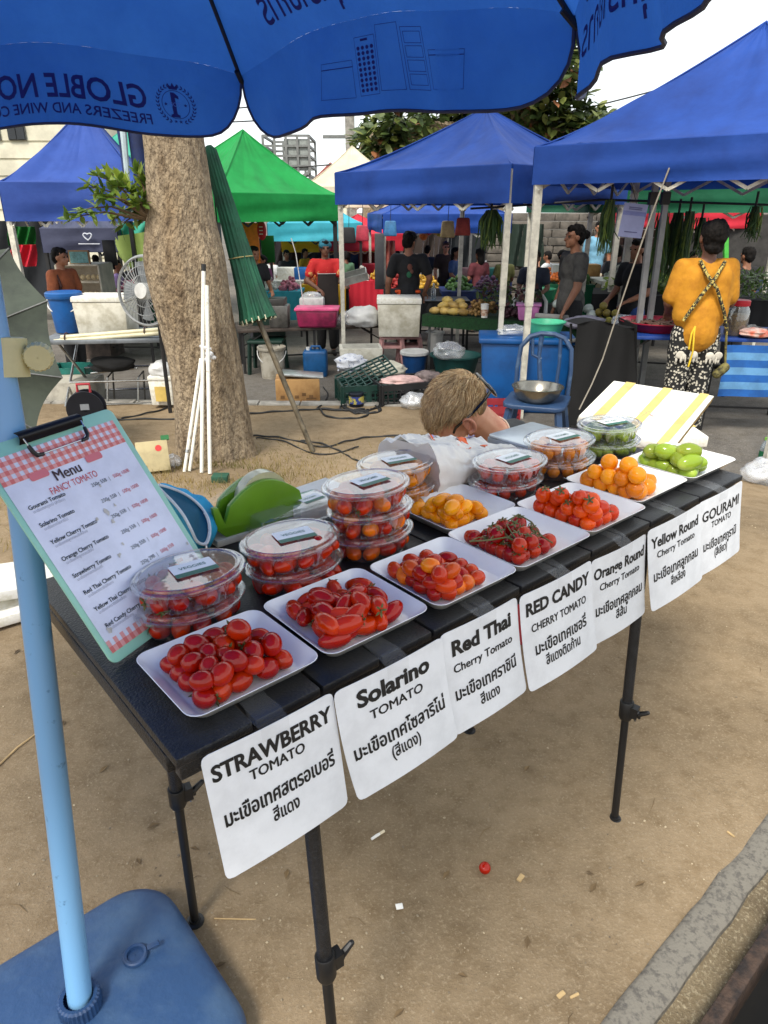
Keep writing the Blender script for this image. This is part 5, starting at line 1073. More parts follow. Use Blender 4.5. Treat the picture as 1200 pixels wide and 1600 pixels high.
# steel frame tower, house, pole
M_sf = mat('grey steel frame', (120, 122, 120), .6, .3); st_ = thing('steel_tower', 'open grey steel frame structure far behind the green tent', 'steel structure', PX(445, 330, 34)); mb = MB()
a, b = PX(410, 212, 34), PX(482, 212, 34); zb = STREET
for k in range(5): x = lerp(a.x, b.x, k / 4); mb.bar((x, 34, zb), (x, 34, a.z), .1); mb.bar((x, 37, zb), (x, 37, a.z), .1)
for k in range(6): z = lerp(a.z, PX(445, 290, 34).z, k / 5); mb.bar((a.x, 34, z), (b.x, 34, z), .09); mb.bar((a.x, 37, z), (b.x, 37, z), .09); mb.bar((a.x, 34, z), (a.x, 37, z), .09); mb.bar((b.x, 34, z), (b.x, 37, z), .09)
mb.bar((a.x, 33.9, a.z - 2.6), (b.x, 33.9, a.z - 1.4), .12); mb.build('frame', M_sf, st_); c = PX(465, 242, 34.3); MB().box(c, (1.1, .5, 1.2)).build('panel_box', mat('panel grey', (140, 146, 142), .7), st_)
hs = thing('red_roof_house', 'small house with a red tiled hip roof in the distance', 'house', PX(510, 330, 30)); a, b = PX(486, 283, 30), PX(560, 283, 30)
MB().box(((a.x + b.x) / 2, 32, (a.z + STREET) / 2), (b.x - a.x - .4, 3.6, a.z - STREET)).build('wall', M_cw, hs)
mx_ = (a.x + b.x) / 2 - .3; pz_ = PX(515, 252, 31.5).z; MB().add([(a.x, 30, a.z), (b.x, 30, a.z), (b.x, 34, a.z), (a.x, 34, a.z), (mx_, 32, pz_)], [(0, 1, 4), (1, 2, 4), (2, 3, 4), (3, 0, 4), (0, 3, 2, 1)]).build('roof', mat('red roof tiles', (128, 62, 46), .8, var=.2, scale=6), hs, ang=0)
up = thing('utility_pole', 'concrete utility pole far behind the cream tent', 'utility pole', PX(549, 330, 26)); p0 = PX(549, 330, 26); p1 = PX(547, 120, 26)
MB().bar((p0.x, 26, STREET), (p0.x, 26, p1.z), .34, .3, (1, 0, 0)).build('shaft', M_conc, up); 
for k in (0, 1): MB().bar((p0.x - .9, 26, p1.z - .5 - 1.2 * k), (p0.x + .9, 26, p1.z - .5 - 1.2 * k), .1).build('cross_arm', M_sf, up)
def wire(label, a, b, sag, r): 
    tag(MB().tube([a.lerp(b, k / 16) - V((0, 0, sag * math.sin(PI * k / 16))) for k in range(17)], r, 5).build('power_line', M_blkp), label, 'power line')
for i_, (a, b, lab) in enumerate((((330, 172, 26), (700, 118, 26), 'upper power line seen in the gap beside the parasol'), ((330, 192, 26), (700, 150, 26), 'lower power line seen in the gap beside the parasol'), ((400, 262, 26), (640, 236, 26), 'power line passing over the cream tent'), ((820, 190, 24), (1260, 66, 24), 'upper power line above the right blue tent'), ((880, 190, 24), (1260, 108, 24), 'lower power line above the right blue tent'))):
    wire(lab, PX(*a), PX(*b), .15, .022)
# big leafy trees behind
M_l1 = mat('almond leaves', (70, 88, 40), .5, var=.3, scale=1.2, c2=(44, 60, 28), trans=.2); M_l2 = mat('light almond leaves', (120, 128, 62), .5, var=.3, scale=1.4, c2=(84, 96, 46), trans=.2); M_l3 = mat('ruddy leaves', (140, 90, 56), .6)
def bigtree(label, blobs, Y, base_u, seed, per=170, ls=.30):
    rd = random.Random(seed); b = PX(base_u, 330, Y); tr = thing('leafy_tree', label, 'tree', (b.x, Y, STREET)); l1, l2, l3 = MB(), MB(), MB(); br = MB()
    cpt_ = V((b.x, Y, PX(base_u, 230, Y).z)); br.tube([(b.x, Y, STREET), (b.x + .1, Y, cpt_.z * .5), cpt_], [.45, .36, .28], 12)
    for (u_, v_, r_) in blobs:
        c = PX(u_, v_, Y + rd.uniform(-1.2, 1.2)); R_ = r_ * mpp(Y, v_); br.tube([cpt_, cpt_.lerp(c, .5) + V((0, 0, .2)), c], [.16, .1, .03], 6)
        for _ in range(int(per * (r_ / 40) ** 1.6)):
            d = V((rd.gauss(0, 1), rd.gauss(0, 1), rd.gauss(0, 1))).normalized() * R_ * rd.uniform(.25, 1.08) ** .6; d.z *= .8
            p = c + d; k = rd.random(); lf = l1 if k < .66 else l2 if k < .97 else l3
            leaf(lf, p, V((rd.gauss(0, 1), rd.gauss(0, 1), rd.gauss(-.1, .5))) + d.normalized() * .5, V((rd.gauss(0, .5), rd.gauss(-.3, .4), 1)), ls * rd.uniform(.7, 1.3), ls * .55)
    br.build('trunk', M_bark, tr); l1.build('crown', M_l1, tr, ang=0); l2.build('crown', M_l2, tr, ang=0); l3.build('crown', M_l3, tr, ang=0)
bigtree('tall broad leaved tree rising behind the blue tents', [(600, 205, 38), (640, 190, 44), (690, 170, 50), (740, 140, 55), (610, 235, 28), (660, 235, 40), (720, 210, 50), (780, 120, 60), (840, 130, 60), (880, 90, 50), (870, 40, 45), (820, 60, 60), (760, 80, 60), (700, 110, 50), (880, 180, 48), (920, 190, 30), (935, 195, 22), (850, 200, 45), (800, 180, 50), (845, 225, 35), (890, 212, 28), (640, 215, 38), (590, 225, 26), (760, 200, 45), (690, 250, 30), (905, 130, 16), (900, 75, 22), (912, 205, 22)], 20, 760, 3, per=230)
bigtree('low dark tree behind the red roofed house', [(570, 215, 22), (585, 200, 20), (560, 240, 20), (600, 250, 26)], 24, 580, 5, per=200)
# ================================================================== PEOPLE
M_skin = mat('brown skin', (150, 102, 76), .55, var=.1, scale=9, sub=.1); M_skinl = mat('fair skin', (206, 152, 124), .5, var=.08, scale=14, sub=.15, c2=(196, 132, 104)); M_skind = mat('dark brown skin', (112, 74, 56), .55, var=.1, sub=.08)
M_hair = mat('black hair', (24, 20, 18), .8, var=.4, scale=40, spec=.2, bump=.5, bscale=60); M_eye = mat('dark eyes', (18, 14, 12), .2)
def remesh(mb, name, m, parent, vox, it=4, fac=.5, wr=0, fq_=18):
    t = mb.build('tmp', None, local=True, ang=0); md = t.modifiers.new('r', 'REMESH'); md.mode = 'VOXEL'; md.voxel_size = vox; md.use_smooth_shade = True
    if it: s_ = t.modifiers.new('s', 'SMOOTH'); s_.factor = fac; s_.iterations = it
    me = bpy.data.meshes.new_from_object(t.evaluated_get(bpy.context.evaluated_depsgraph_get())); bpy.data.objects.remove(t)
    me.materials.clear(); me.materials.append(m)
    if wr:
        nn = [v.normal.copy() for v in me.vertices]
        for v, q in zip(me.vertices, nn): c_ = v.co; v.co = c_ + q * (wr * (noise.noise(V((c_.x * fq_, c_.y * fq_, c_.z * fq_ * .45))) + .5 * noise.noise(c_ * fq_ * 1.9)))
    me.shade_smooth(); o = bpy.data.objects.new(name, me); COL.objects.link(o); o.parent = parent; return o
ARM_HANG = ((.135, .01, .635), (.145, -.03, .50)); ARM_WORK = ((.14, -.01, .65), (.09, -.13, .60)); ARM_LOW = ((.13, -.01, .64), (.075, -.11, .55)); ARM_HIP = ((.19, .03, .66), (.11, .04, .55))
def person(label, u, v, Y, rz, shirt, trousers, skin=None, hair=None, arms=(ARM_WORK, ARM_WORK), vox=.014, hairstyle='short', extra=None, ground=STREET, yaw=0, sleeve=.62, shorts=False, H=None, lean=.0, group=None, loose=0):
    skin = skin or M_skin; hair = hair or M_hair; top = PX(u, v, Y); ht = H or (top.z - ground); g = top.z - ht
    P_ = thing('person', label, 'person', (top.x, Y, g), math.radians(rz), group); s = ht
    def J(x, y, z): return V((x * s, (y - lean * max(0, z - .52)) * s, z * s))
    Ry = Matrix.Rotation(math.radians(yaw), 3, 'Z'); hc = J(0, -.008, .928)
    def Hd(x, y, z): return hc + Ry @ V((x * s, y * s, z * s))
    b = MB(); E = lambda c, r, R=None, n=16, m=12: b.ell(c, V(r) * s, R, n, m)
    E(Hd(0, .004, .012), (.043, .053, .054)); E(Hd(0, -.014, -.026), (.034, .038, .038)); E(Hd(0, -.038, -.052), (.017, .016, .014)); b.cap(Hd(0, -.052, .002), Hd(0, -.062, -.018), .0055 * s, .0085 * s); E(Hd(0, -.05, -.036), (.014, .008, .006)); E(Hd(.02, -.044, .012), (.014, .009, .006)); E(Hd(-.02, -.044, .012), (.014, .009, .006))
    for e in (-1, 1): E(Hd(.044 * e, .002, -.008), (.006, .012, .018))
    b.cap(J(0, .008, .80), Hd(0, .012, -.04), .034 * s, .030 * s)
    E(J(0, .0, .74), (.088, .058, .095)); E(J(0, 0, .63), (.074, .052, .09)); E(J(0, .006, .53), (.083, .062, .06)); b.cap(J(-.085, .003, .805), J(.085, .003, .805), .036 * s, .036 * s)
    for e, (el, wr) in zip((-1, 1), arms):
        sh = J(.103 * e, .004, .80); el_ = J(el[0] * e, el[1], el[2]); wr_ = J(wr[0] * e, wr[1], wr[2]); b.cap(sh, el_, .034 * s, .0255 * s); b.cap(el_, wr_, .0255 * s, .017 * s)
        d = (wr_ - el_).normalized(); x, y, _ = frame(d); pc_ = wr_ + d * .032 * s; b.ell(pc_, V((.021, .011, .034)) * s, d.to_track_quat('Z', 'Y').to_matrix(), 10, 8)
        hx = d.to_track_quat('Z', 'Y').to_matrix()
        for k, L in enumerate((.036, .042, .039, .03)):
            f0 = wr_ + hx @ (V((-.0155 + .0103 * k, 0, .055)) * s); f1 = f0 + hx @ (V(((-.0155 + .0103 * k) * .2, -.012, L * .6)) * s); f2 = f1 + hx @ (V((0, -.016, L * .35)) * s); b.cap(f0, f1, .0058 * s, .0052 * s, 8); b.cap(f1, f2, .0052 * s, .0044 * s, 8)
        t0 = wr_ + hx @ (V((-.018, -.004, .018)) * s); t1 = t0 + hx @ (V((-.018, -.012, .022)) * s); b.cap(t0, t1, .0075 * s, .006 * s, 8); b.cap(t1, t1 + hx @ (V((.002, -.008, .02)) * s), .006 * s, .005 * s, 8)
    for e in (-1, 1): b.cap(J(.05 * e, .005, .51), J(.052 * e, -.002, .285), .055 * s, .036 * s); b.cap(J(.052 * e, -.002, .285), J(.055 * e, .012, .05), .037 * s, .02 * s); b.cap(J(.055 * e, .015, .025), J(.06 * e, -.075, .018), .02 * s, .016 * s)
    remesh(b, 'body', skin, P_, vox * .8)
    c = MB(); c.ell(J(0, .0, .74), V((.098, .068, .10)) * s, None, 20, 14); c.ell(J(0, 0, .63), V((.09, .067, .11)) * s, None, 20, 14); c.cap(J(-.09, .003, .80), J(.09, .003, .80), .043 * s, .043 * s); c.cap(J(0, .006, .56), J(0, .006, .53), .088 * s, .09 * s)
    for e, (el, wr) in zip((-1, 1), arms):
        sh = J(.103 * e, .004, .80); el_ = J(el[0] * e, el[1], el[2]); q = sh.lerp(el_, sleeve); c.cap(sh, q, .044 * s, .042 * s)
    
    if loose:
        c.cap(J(0, .01, .60), J(0, .012, .515), .088 * s, .094 * s)
        for e in (-1, 1): c.cap(J(.06 * e, .01, .76), J(.06 * e, .012, .60), .064 * s, .066 * s)
    remesh(c, 'shirt', shirt, P_, vox, wr=.006, fq_=11)
    c = MB(); c.ell(J(0, .006, .515), V((.092, .072, .055)) * s, None, 20, 12)
    for e in (-1, 1):
        c.cap(J(.05 * e, .005, .51), J(.053 * e, -.002, .30 if shorts else .285), .064 * s, .052 * s)
        if not shorts: c.cap(J(.053 * e, -.002, .285), J(.056 * e, .012, .08), .05 * s, .04 * s)
    remesh(c, 'trousers', trousers, P_, vox, wr=.007, fq_=12)
    c = MB()
    if hairstyle != 'bald':
        c.ell(Hd(0, .012, .022), V((.049, .055, .053)) * s, None, 18, 12)
        c.ell(Hd(0, .03, -.008), V((.046, .036, .045)) * s, None, 16, 10); c.ell(Hd(0, -.022, .045), V((.036, .03, .022)) * s, None, 14, 8)
        if hairstyle == 'bun': c.ell(Hd(0, .075, .012), V((.026, .026, .026)) * s)
        if hairstyle == 'updo': c.ell(Hd(0, .05, .018), V((.054, .046, .06)) * s, None, 18, 12); c.ell(Hd(0, .05, -.04), V((.044, .032, .03)) * s)
        if hairstyle == 'tied': c.ell(Hd(0, .055, -.012), V((.04, .036, .055)) * s)
        if hairstyle == 'long': c.ell(Hd(0, .036, -.055), V((.052, .036, .08)) * s)
    remesh(c, 'hair', hair, P_, vox * .8, 2, wr=.010, fq_=34)
    mb = MB()
    for e in (-1, 1): mb.ell(Hd(.019 * e, -.0455, .0), V((.0078, .006, .0045)) * s, None, 8, 6)
    mb.build('eyes', M_eye, P_, local=True, ang=0)
    mb = MB()
    for e in (-1, 1): mb.cap(J(.055 * e, .02, .022), J(.06 * e, -.08, .018), .024 * s, .021 * s)
    remesh(mb, 'shoes', mat('dark sandals', (40, 34, 30), .7), P_, vox)
    if extra: extra(P_, s, J, Hd, Ry)
    return P_
def fab(n, c, c2=None, **k): return mat(n, c, .85, var=.15, scale=k.pop('scale', 9), c2=c2, bump=.3, bscale=18, bdist=.02, **k)
# woman in yellow seen from behind
M_ele = mat('elephant print trousers', (28, 28, 28), .85, scale=16, c2=(196, 190, 174), lo=.5, hi=.53)
n = M_ele.node_tree.nodes; L = M_ele.node_tree.links
v_ = n.new('ShaderNodeTexVoronoi'); v_.inputs['Scale'].default_value = 42; tcn = [q for q in n if q.type == 'TEX_COORD'][0]; L.new(tcn.outputs['Object'], v_.inputs['Vector'])
mr_ = [q for q in n if q.type == 'MAP_RANGE'][0]; L.new(v_.outputs['Distance'], mr_.inputs[0]); mr_.inputs[1].default_value = .42; mr_.inputs[2].default_value = .36; mr_.inputs[3].default_value = 0; mr_.inputs[4].default_value = 1
def yellow_extra(P_, s, J, Hd, Ry):
    M_strap = mat('patterned strap', (24, 24, 26), .8, scale=60, c2=(190, 170, 90), lo=.5, hi=.55)
    def ribbon(pts, w): 
        mb = MB(); mb.tube([J(*p) for p in pts], w * s, 8); return mb
    ribbon(((.055, .05, .835), (.03, .082, .78), (-.02, .096, .72), (-.07, .098, .62), (-.115, .075, .52)), .008).build('bag_strap', M_strap, P_, local=True)
    ribbon(((-.055, .05, .83), (-.01, .086, .765), (.045, .097, .69), (.10, .085, .58)), .008).build('apron_strap', M_strap, P_, local=True)
    mb = MB().tube([J(.055, .115, .56), J(.06, .128, .53), (J(.05, .124, .45)), J(.056, .118, .38)], .004 * s, 6); mb.tube([J(.055, .115, .56), J(.07, .125, .53), (J(.07, .124, .46))], .004 * s, 6); mb.build('drawstring', mat('yellow cord', (226, 190, 40), .7), P_, local=True)
    mb = MB().tube([J(-.13, .02, .56), J(-.14, .03, .46), J(-.15, .04, .37)], .006 * s, 8); mb.cap(J(-.15, .04, .36), J(-.12, .04, .33), .022 * s, .022 * s); mb.build('side_bag', mat('olive bag', (116, 108, 60), .8, var=.4, scale=30), P_, local=True)
    mb = MB()
    for cx_, dz in ((-.052, 0), (.022, .004), (.082, .004), (-.10, -.002)):
        for ex_, ez, rx, rz_ in ((0, .016, .021, .016), (-.016, .008, .01, .013), (-.024, -.004, .004, .014), (.012, -.006, .006, .014), (-.006, -.006, .006, .014)):
            a = (cx_ + ex_); yy = .070 * math.sqrt(max(.05, 1 - ((abs(a) - .05) / .075) ** 2)) + .008; mb.ell(J(a, yy, .405 + ez + dz), V((rx * .95, .004, rz_ * 1.1)) * s, None, 12, 8)
    mb.build('elephant_print', mat('cream print', (206, 200, 186), .85), P_, local=True)
person('person seen from behind in a mustard yellow T-shirt and black and white elephant print trousers', 1117, 343, 5.75, 180, fab('mustard shirt', (190, 130, 24), (170, 112, 16)), M_ele, M_skind, None, (ARM_WORK, ARM_WORK), .011, 'updo', yellow_extra, sleeve=.82, loose=1)
def cook_extra(P_, s, J, Hd, Ry):
    mb = MB(); mb.ell(Hd(0, .008, .03), V((.051, .058, .048)) * s, None, 18, 12); mb.cap(Hd(-.03, -.02, .024), Hd(.03, -.02, .024), .03 * s, .03 * s); remesh(mb, 'headscarf', mat('teal headscarf', (34, 110, 132), .8, var=.2, scale=12), P_, .012, 2)
    mb = MB().grid(lambda i, j: J(lerp(-.075, .085, i) * (1 + .3 * j), -.078 - .012 * math.sin(PI * i), lerp(.72, .36, j)), 10, 10); mb.build('apron', mat('brown black apron', (42, 34, 32), .8), P_, local=True, solid=.006)
    MB().tube([J(-.078, -.081, .72), J(0, -.096, .72), J(.086, -.081, .72)], .004 * s, 6).build('apron_trim', mat('grey trim', (176, 172, 168), .8), P_, local=True)
M_redsh = mat('red floral shirt', (186, 28, 30), .8, scale=9, c2=(206, 150, 90), lo=.56, hi=.6)
person('person cooking in a red floral shirt, dark apron and teal headscarf', 507, 374, 9.6, 8, M_redsh, fab('black trousers', (26, 26, 28)), M_skind, M_hair, (((.17, -.03, .66), (.08, -.13, .60)), ((.14, -.06, .66), (.16, -.2, .645))), .012, 'short', cook_extra, yaw=8)
def blackt_extra(P_, s, J, Hd, Ry):
    mb = MB(); mb.ell(Hd(0, -.004, .045), V((.052, .058, .03)) * s, None, 16, 10); mb.cap(Hd(-.03, -.05, .03), Hd(.03, -.05, .03), .012 * s, .012 * s); remesh(mb, 'cap', mat('black cap', (20, 20, 22), .7), P_, .012, 2)
    for cx_, cz, r1, c_ in ((-.012, .745, .02, (120, 70, 56)), (-.028, .715, .014, (112, 72, 60)), (-.008, .69, .02, (34, 96, 66))):
        MB().ell(J(cx_, .066, cz), V((r1, .008, r1 * 1.2)) * s, None, 12, 8).build('shirt_print', mat('print %d' % c_[0], c_, .8), P_, local=True)
    mb = MB(); mb.cap(J(-.085, .055, .565), J(.09, .055, .565), .013 * s, .013 * s); mb.grid(lambda i, j: J(lerp(.055, .085, i) + .02 * j, .078 - .03 * i, lerp(.575, .36, j)), 3, 6); mb.build('apron_ties', mat('orange apron', (224, 84, 30), .8), P_, local=True)
person('person seen from behind in a black T-shirt with an orange apron tied at the back', 640, 361, 9.0, 172, fab('black T-shirt', (24, 24, 26)), fab('black trousers', (26, 26, 28)), M_skin, M_hair, (((.165, .02, .66), (.125, -.02, .56)), ((.16, .02, .63), (.17, -.02, .48))), .012, 'short', blackt_extra, yaw=-25)
def grey_extra(P_, s, J, Hd, Ry):
    pass
person('person in profile in a faded grey T-shirt with hair tied in a bun', 902, 350, 7.7, -78, fab('faded grey shirt', (84, 82, 78), (58, 56, 54)), fab('black trousers', (26, 26, 28)), M_skin, M_hair, (ARM_HANG, ((.125, -.02, .64), (.12, -.08, .52))), .010, 'bun', grey_extra)
def brown_extra(P_, s, J, Hd, Ry):
    mb = MB(); mb.ell(J(.0, .085, .70), V((.07, .045, .09)) * s, None, 14, 10); remesh(mb, 'backpack', mat('maroon backpack', (104, 30, 44), .8), P_, .014, 3); MB().tube([J(-.075, .05, .83), J(-.09, -.03, .80), J(-.085, -.05, .72), J(-.09, .02, .63)], .010 * s, 8).build('backpack_strap', mat('dark strap', (60, 32, 30), .8), P_, local=True)
person('person in a rust brown shirt carrying a maroon backpack at the left stall', 90, 386, 8.2, 70, fab('rust brown shirt', (136, 74, 42), (118, 62, 36)), fab('black trousers', (26, 26, 28)), M_skin, M_hair, (ARM_WORK, ARM_WORK), .012, 'short', brown_extra, sleeve=.7, yaw=12)
person('person in a lilac T-shirt beyond the black tent post', 180, 405, 10.5, 100, fab('lilac shirt', (182, 150, 208)), fab('black trousers', (26, 26, 28)), M_skin, M_hair, (ARM_HANG, ARM_WORK), .016)
def shades(P_, s, J, Hd, Ry):
    mb = MB(); 
    for e in (-1, 1): mb.ell(Hd(.02 * e, -.053, .002), V((.015, .006, .011)) * s, None, 10, 6)
    mb.tube([Hd(-.034, -.053, .004), Hd(0, -.061, .004), Hd(.034, -.053, .004)], .003 * s, 6); mb.build('sunglasses', M_blkp, P_, local=True)
person('person in sunglasses and a dark brown T-shirt walking in the crowd', 697, 377, 13.0, 10, fab('dark brown shirt', (54, 40, 36)), fab('dark shorts', (40, 38, 40)), M_skinl, mat('brown hair', (70, 44, 28), .5), (ARM_HANG, ARM_LOW), .016, 'short', shades, shorts=True)
person('person in blue shorts and a dark top carrying a blue bag', 668, 383, 13.6, 160, fab('dark navy top', (40, 48, 62)), fab('denim shorts', (128, 144, 166)), M_skinl, M_hair, (ARM_HANG, ARM_WORK), .018, 'short', shorts=True)
person('person in a black top working behind the double post at the right', 1000, 372, 7.9, -60, fab('black top', (22, 22, 24)), fab('blue trousers', (40, 70, 130)), M_skin, M_hair, (ARM_WORK, ARM_WORK), .014)
person('person in a white shirt with raised arm seated far behind', 857, 392, 12.5, -120, fab('white shirt', (206, 208, 210)), fab('black trousers', (26, 26, 28)), M_skin, M_hair, (ARM_WORK, ((.15, -.08, .70), (.08, -.10, .86))), .018)
person('person in a dark navy top in front of the green basin', 838, 390, 9.6, -20, fab('navy top', (34, 40, 56)), fab('black trousers', (26, 26, 28)), M_skind, M_hair, (ARM_WORK, ARM_WORK), .016)
person('person in a sky blue shirt standing by the stone wall', 938, 345, 13.6, -10, fab('sky blue shirt', (110, 160, 186)), fab('dark trousers', (44, 46, 56)), M_skin, M_hair, (ARM_HANG, ARM_HANG), .02)
person('person in a yellow shirt walking far behind the cook', 476, 388, 14.5, 60, fab('yellow shirt', (220, 160, 40)), fab('dark trousers', (44, 46, 56)), M_skin, M_hair, (ARM_HANG, ARM_WORK), .022)
person('person in a black shirt far behind the cook', 447, 390, 13.5, 30, fab('black shirt', (30, 30, 34)), fab('dark trousers', (44, 46, 56)), M_skin, M_hair, (ARM_WORK, ARM_WORK), .022)
person('person in a white shirt beside the orange panel', 424, 396, 13, 140, fab('white shirt', (206, 208, 210)), fab('dark trousers', (44, 46, 56)), M_skin, M_hair, (ARM_HANG, ARM_HANG), .022)
person('person in black half hidden behind the furled green parasol', 396, 384, 9.8, 40, fab('black shirt', (30, 30, 34)), fab('chequered trousers', (70, 70, 76)), M_skin, M_hair, (ARM_WORK, ARM_WORK), .016)
person('person in a cream top beyond the red tent', 590, 398, 14.5, 100, fab('cream top', (206, 186, 160)), fab('grey trousers', (90, 90, 96)), M_skinl, mat('brown hair', (70, 44, 28), .5), (ARM_HANG, ARM_HANG), .022)
person('person in a maroon top seen past the third white post', 750, 388, 11.5, -150, fab('maroon top', (96, 40, 48)), fab('dark trousers', (44, 46, 56)), M_skin, M_hair, (ARM_WORK, ARM_WORK), .02, 'long')
person('person in a black top beyond the yellow shirted one at the right', 1172, 385, 8.6, 200, fab('black top', (22, 22, 24)), fab('dark trousers', (44, 46, 56)), M_skin, M_hair, (ARM_WORK, ARM_WORK), .016)
person('person in an olive top with a cap in the left crowd', 148, 398, 11.8, 200, fab('olive top', (84, 84, 60)), fab('dark trousers', (44, 46, 56)), M_skin, M_hair, (ARM_WORK, ARM_WORK), .02)
person('person in a pink top at the back of the centre crowd', 728, 392, 15.5, 0, fab('pink top', (214, 150, 160)), fab('dark trousers', (44, 46, 56)), M_skinl, M_hair, (ARM_HANG, ARM_HANG), .024)
person('person in a grey top at the back of the centre crowd', 770, 390, 14.5, 20, fab('grey top', (130, 132, 138)), fab('dark trousers', (44, 46, 56)), M_skin, M_hair, (ARM_HANG, ARM_HANG), .024)
# boy with blond hair bowing his head behind the table
hc = PX(712, 640, 2.2); by = thing('person', 'boy with blond hair and sunglasses worn on the back of his bowed head', 'person', (hc.x + .12, hc.y + .1, 0))
def W_(x, y, z): return hc + V((x, y, z))
# head frame: face points left and down, crown points up-left toward the camera
fx = V((-.80, -.10, -.60)).normalized(); upv = V((-.52, -.26, .82)); upv = (upv - fx * upv.dot(fx)).normalized(); sdv = fx.cross(upv).normalized()
if sdv.y > 0: sdv = -sdv                              # side that faces the camera (his ear)
HM = Matrix((fx, sdv, upv)).transposed()
def hd(f, s_, u_): return hc + HM @ V((f, s_, u_))
I3 = basis(by).inverted(); b = MB()
def be(c, r, n=24, m=16): b.ell(I3 @ hd(*c), r, HM, n, m)
be((-.012, 0, .012), (.098, .078, .088)); be((.05, 0, -.035), (.055, .058, .07)); be((.062, 0, -.085), (.032, .034, .028)); b.cap(I3 @ hd(.098, 0, -.02), I3 @ hd(.116, 0, -.052), .009, .014); be((.098, 0, -.078), (.012, .022, .008))
for e in (-1, 1): be((.085, .035 * e, .0), (.016, .022, .010))
neck0 = hd(-.03, 0, -.05); sh = W_(.16, .12, -.135); b.cap(I3 @ neck0, I3 @ sh, .058, .062)
b.cap(I3 @ W_(.14, .02, -.17), I3 @ W_(.22, .26, -.17), .05, .05); b.ell(I3 @ W_(.2, .16, -.36), (.13, .17, .22), None, 20, 14)
for a_, e_, w_ in ((W_(.12, -.02, -.19), W_(-.02, .02, -.42), W_(-.16, .14, -.44)), (W_(.2, .32, -.19), W_(.04, .38, -.42), W_(-.12, .26, -.44))):
    b.cap(I3 @ a_, I3 @ e_, .045, .034, 14); b.cap(I3 @ e_, I3 @ w_, .034, .024, 14); d = (w_ - e_).normalized(); hx = d.to_track_quat('Z', 'Y').to_matrix(); b.ell(I3 @ (w_ + d * .045), (.032, .016, .05), hx, 12, 8)
    for k, L_ in enumerate((.055, .062, .058, .045)):
        f0 = w_ + hx @ V((-.024 + .016 * k, 0, .085)); f1 = f0 + hx @ V((0, -.012, L_ * .7)); b.cap(I3 @ f0, I3 @ f1, .0085, .0065, 8)
    t0 = w_ + hx @ V((-.028, 0, .03)); b.cap(I3 @ t0, I3 @ (t0 + hx @ V((-.03, -.012, .035))), .011, .008, 8)
for e in (-1, 1): b.cap(I3 @ W_(.22, .16 + .09 * e, -.55), I3 @ W_(-.06, .16 + .13 * e, -.48), .075, .055, 14); b.cap(I3 @ W_(-.06, .16 + .13 * e, -.48), I3 @ V((hc.x + .02, hc.y + .16 + .13 * e, .06)), .055, .035, 14); b.cap(I3 @ V((hc.x + .03, hc.y + .16 + .13 * e, .035)), I3 @ V((hc.x - .13, hc.y + .16 + .14 * e, .03)), .034, .026, 12)
remesh(b, 'body', M_skinl, by, .0055, 5)
eb = MB()                                            # the ear toward the camera, and the far one
for e in (1, -1):
    ec = hd(.002, .076 * e, -.026); ER = HM
    rim = []
    for k in range(22):
        t = -2.0 + 4.6 * k / 21; rim.append(ec + HM @ V((-.017 * math.cos(t) - .004, e * (.008 + .006 * math.sin(PI * k / 21)), .029 * math.sin(t))))
    eb.tube([I3 @ p for p in rim], [.0035 + .0022 * math.sin(PI * k / 21) for k in range(22)], 8); eb.ell(I3 @ (ec + HM @ V((-.003, e * .003, 0))), (.015, .005, .026), HM, 12, 8); eb.ell(I3 @ (ec + HM @ V((.004, e * .006, -.027))), (.008, .005, .009), HM, 10, 6); eb.cap(I3 @ (ec + HM @ V((-.008, e * .007, .012))), I3 @ (ec + HM @ V((.002, e * .007, -.012))), .004, .005, 8)
remesh(eb, 'ears', mat('ear skin', (208, 142, 116), .5, var=.1, sub=.2), by, .0028, 2)
M_blond = mat('blond hair', (190, 158, 114), .5, var=.2, scale=40, c2=(166, 134, 92), spec=.4); M_blond2 = mat('sunbleached strands', (214, 186, 142), .45, var=.2, scale=30)
hb = MB(); hb.ell(I3 @ hd(-.014, 0, .024), (.098, .0795, .083), HM, 28, 18); hb.ell(I3 @ hd(-.05, 0, -.008), (.056, .068, .056), HM, 20, 12)
remesh(hb, 'hair', mat('hair shadow', (128, 98, 62), .6, var=.3, scale=40), by, .006, 2); h1, h2, h3 = MB(), MB(), MB(); rh = random.Random(2)
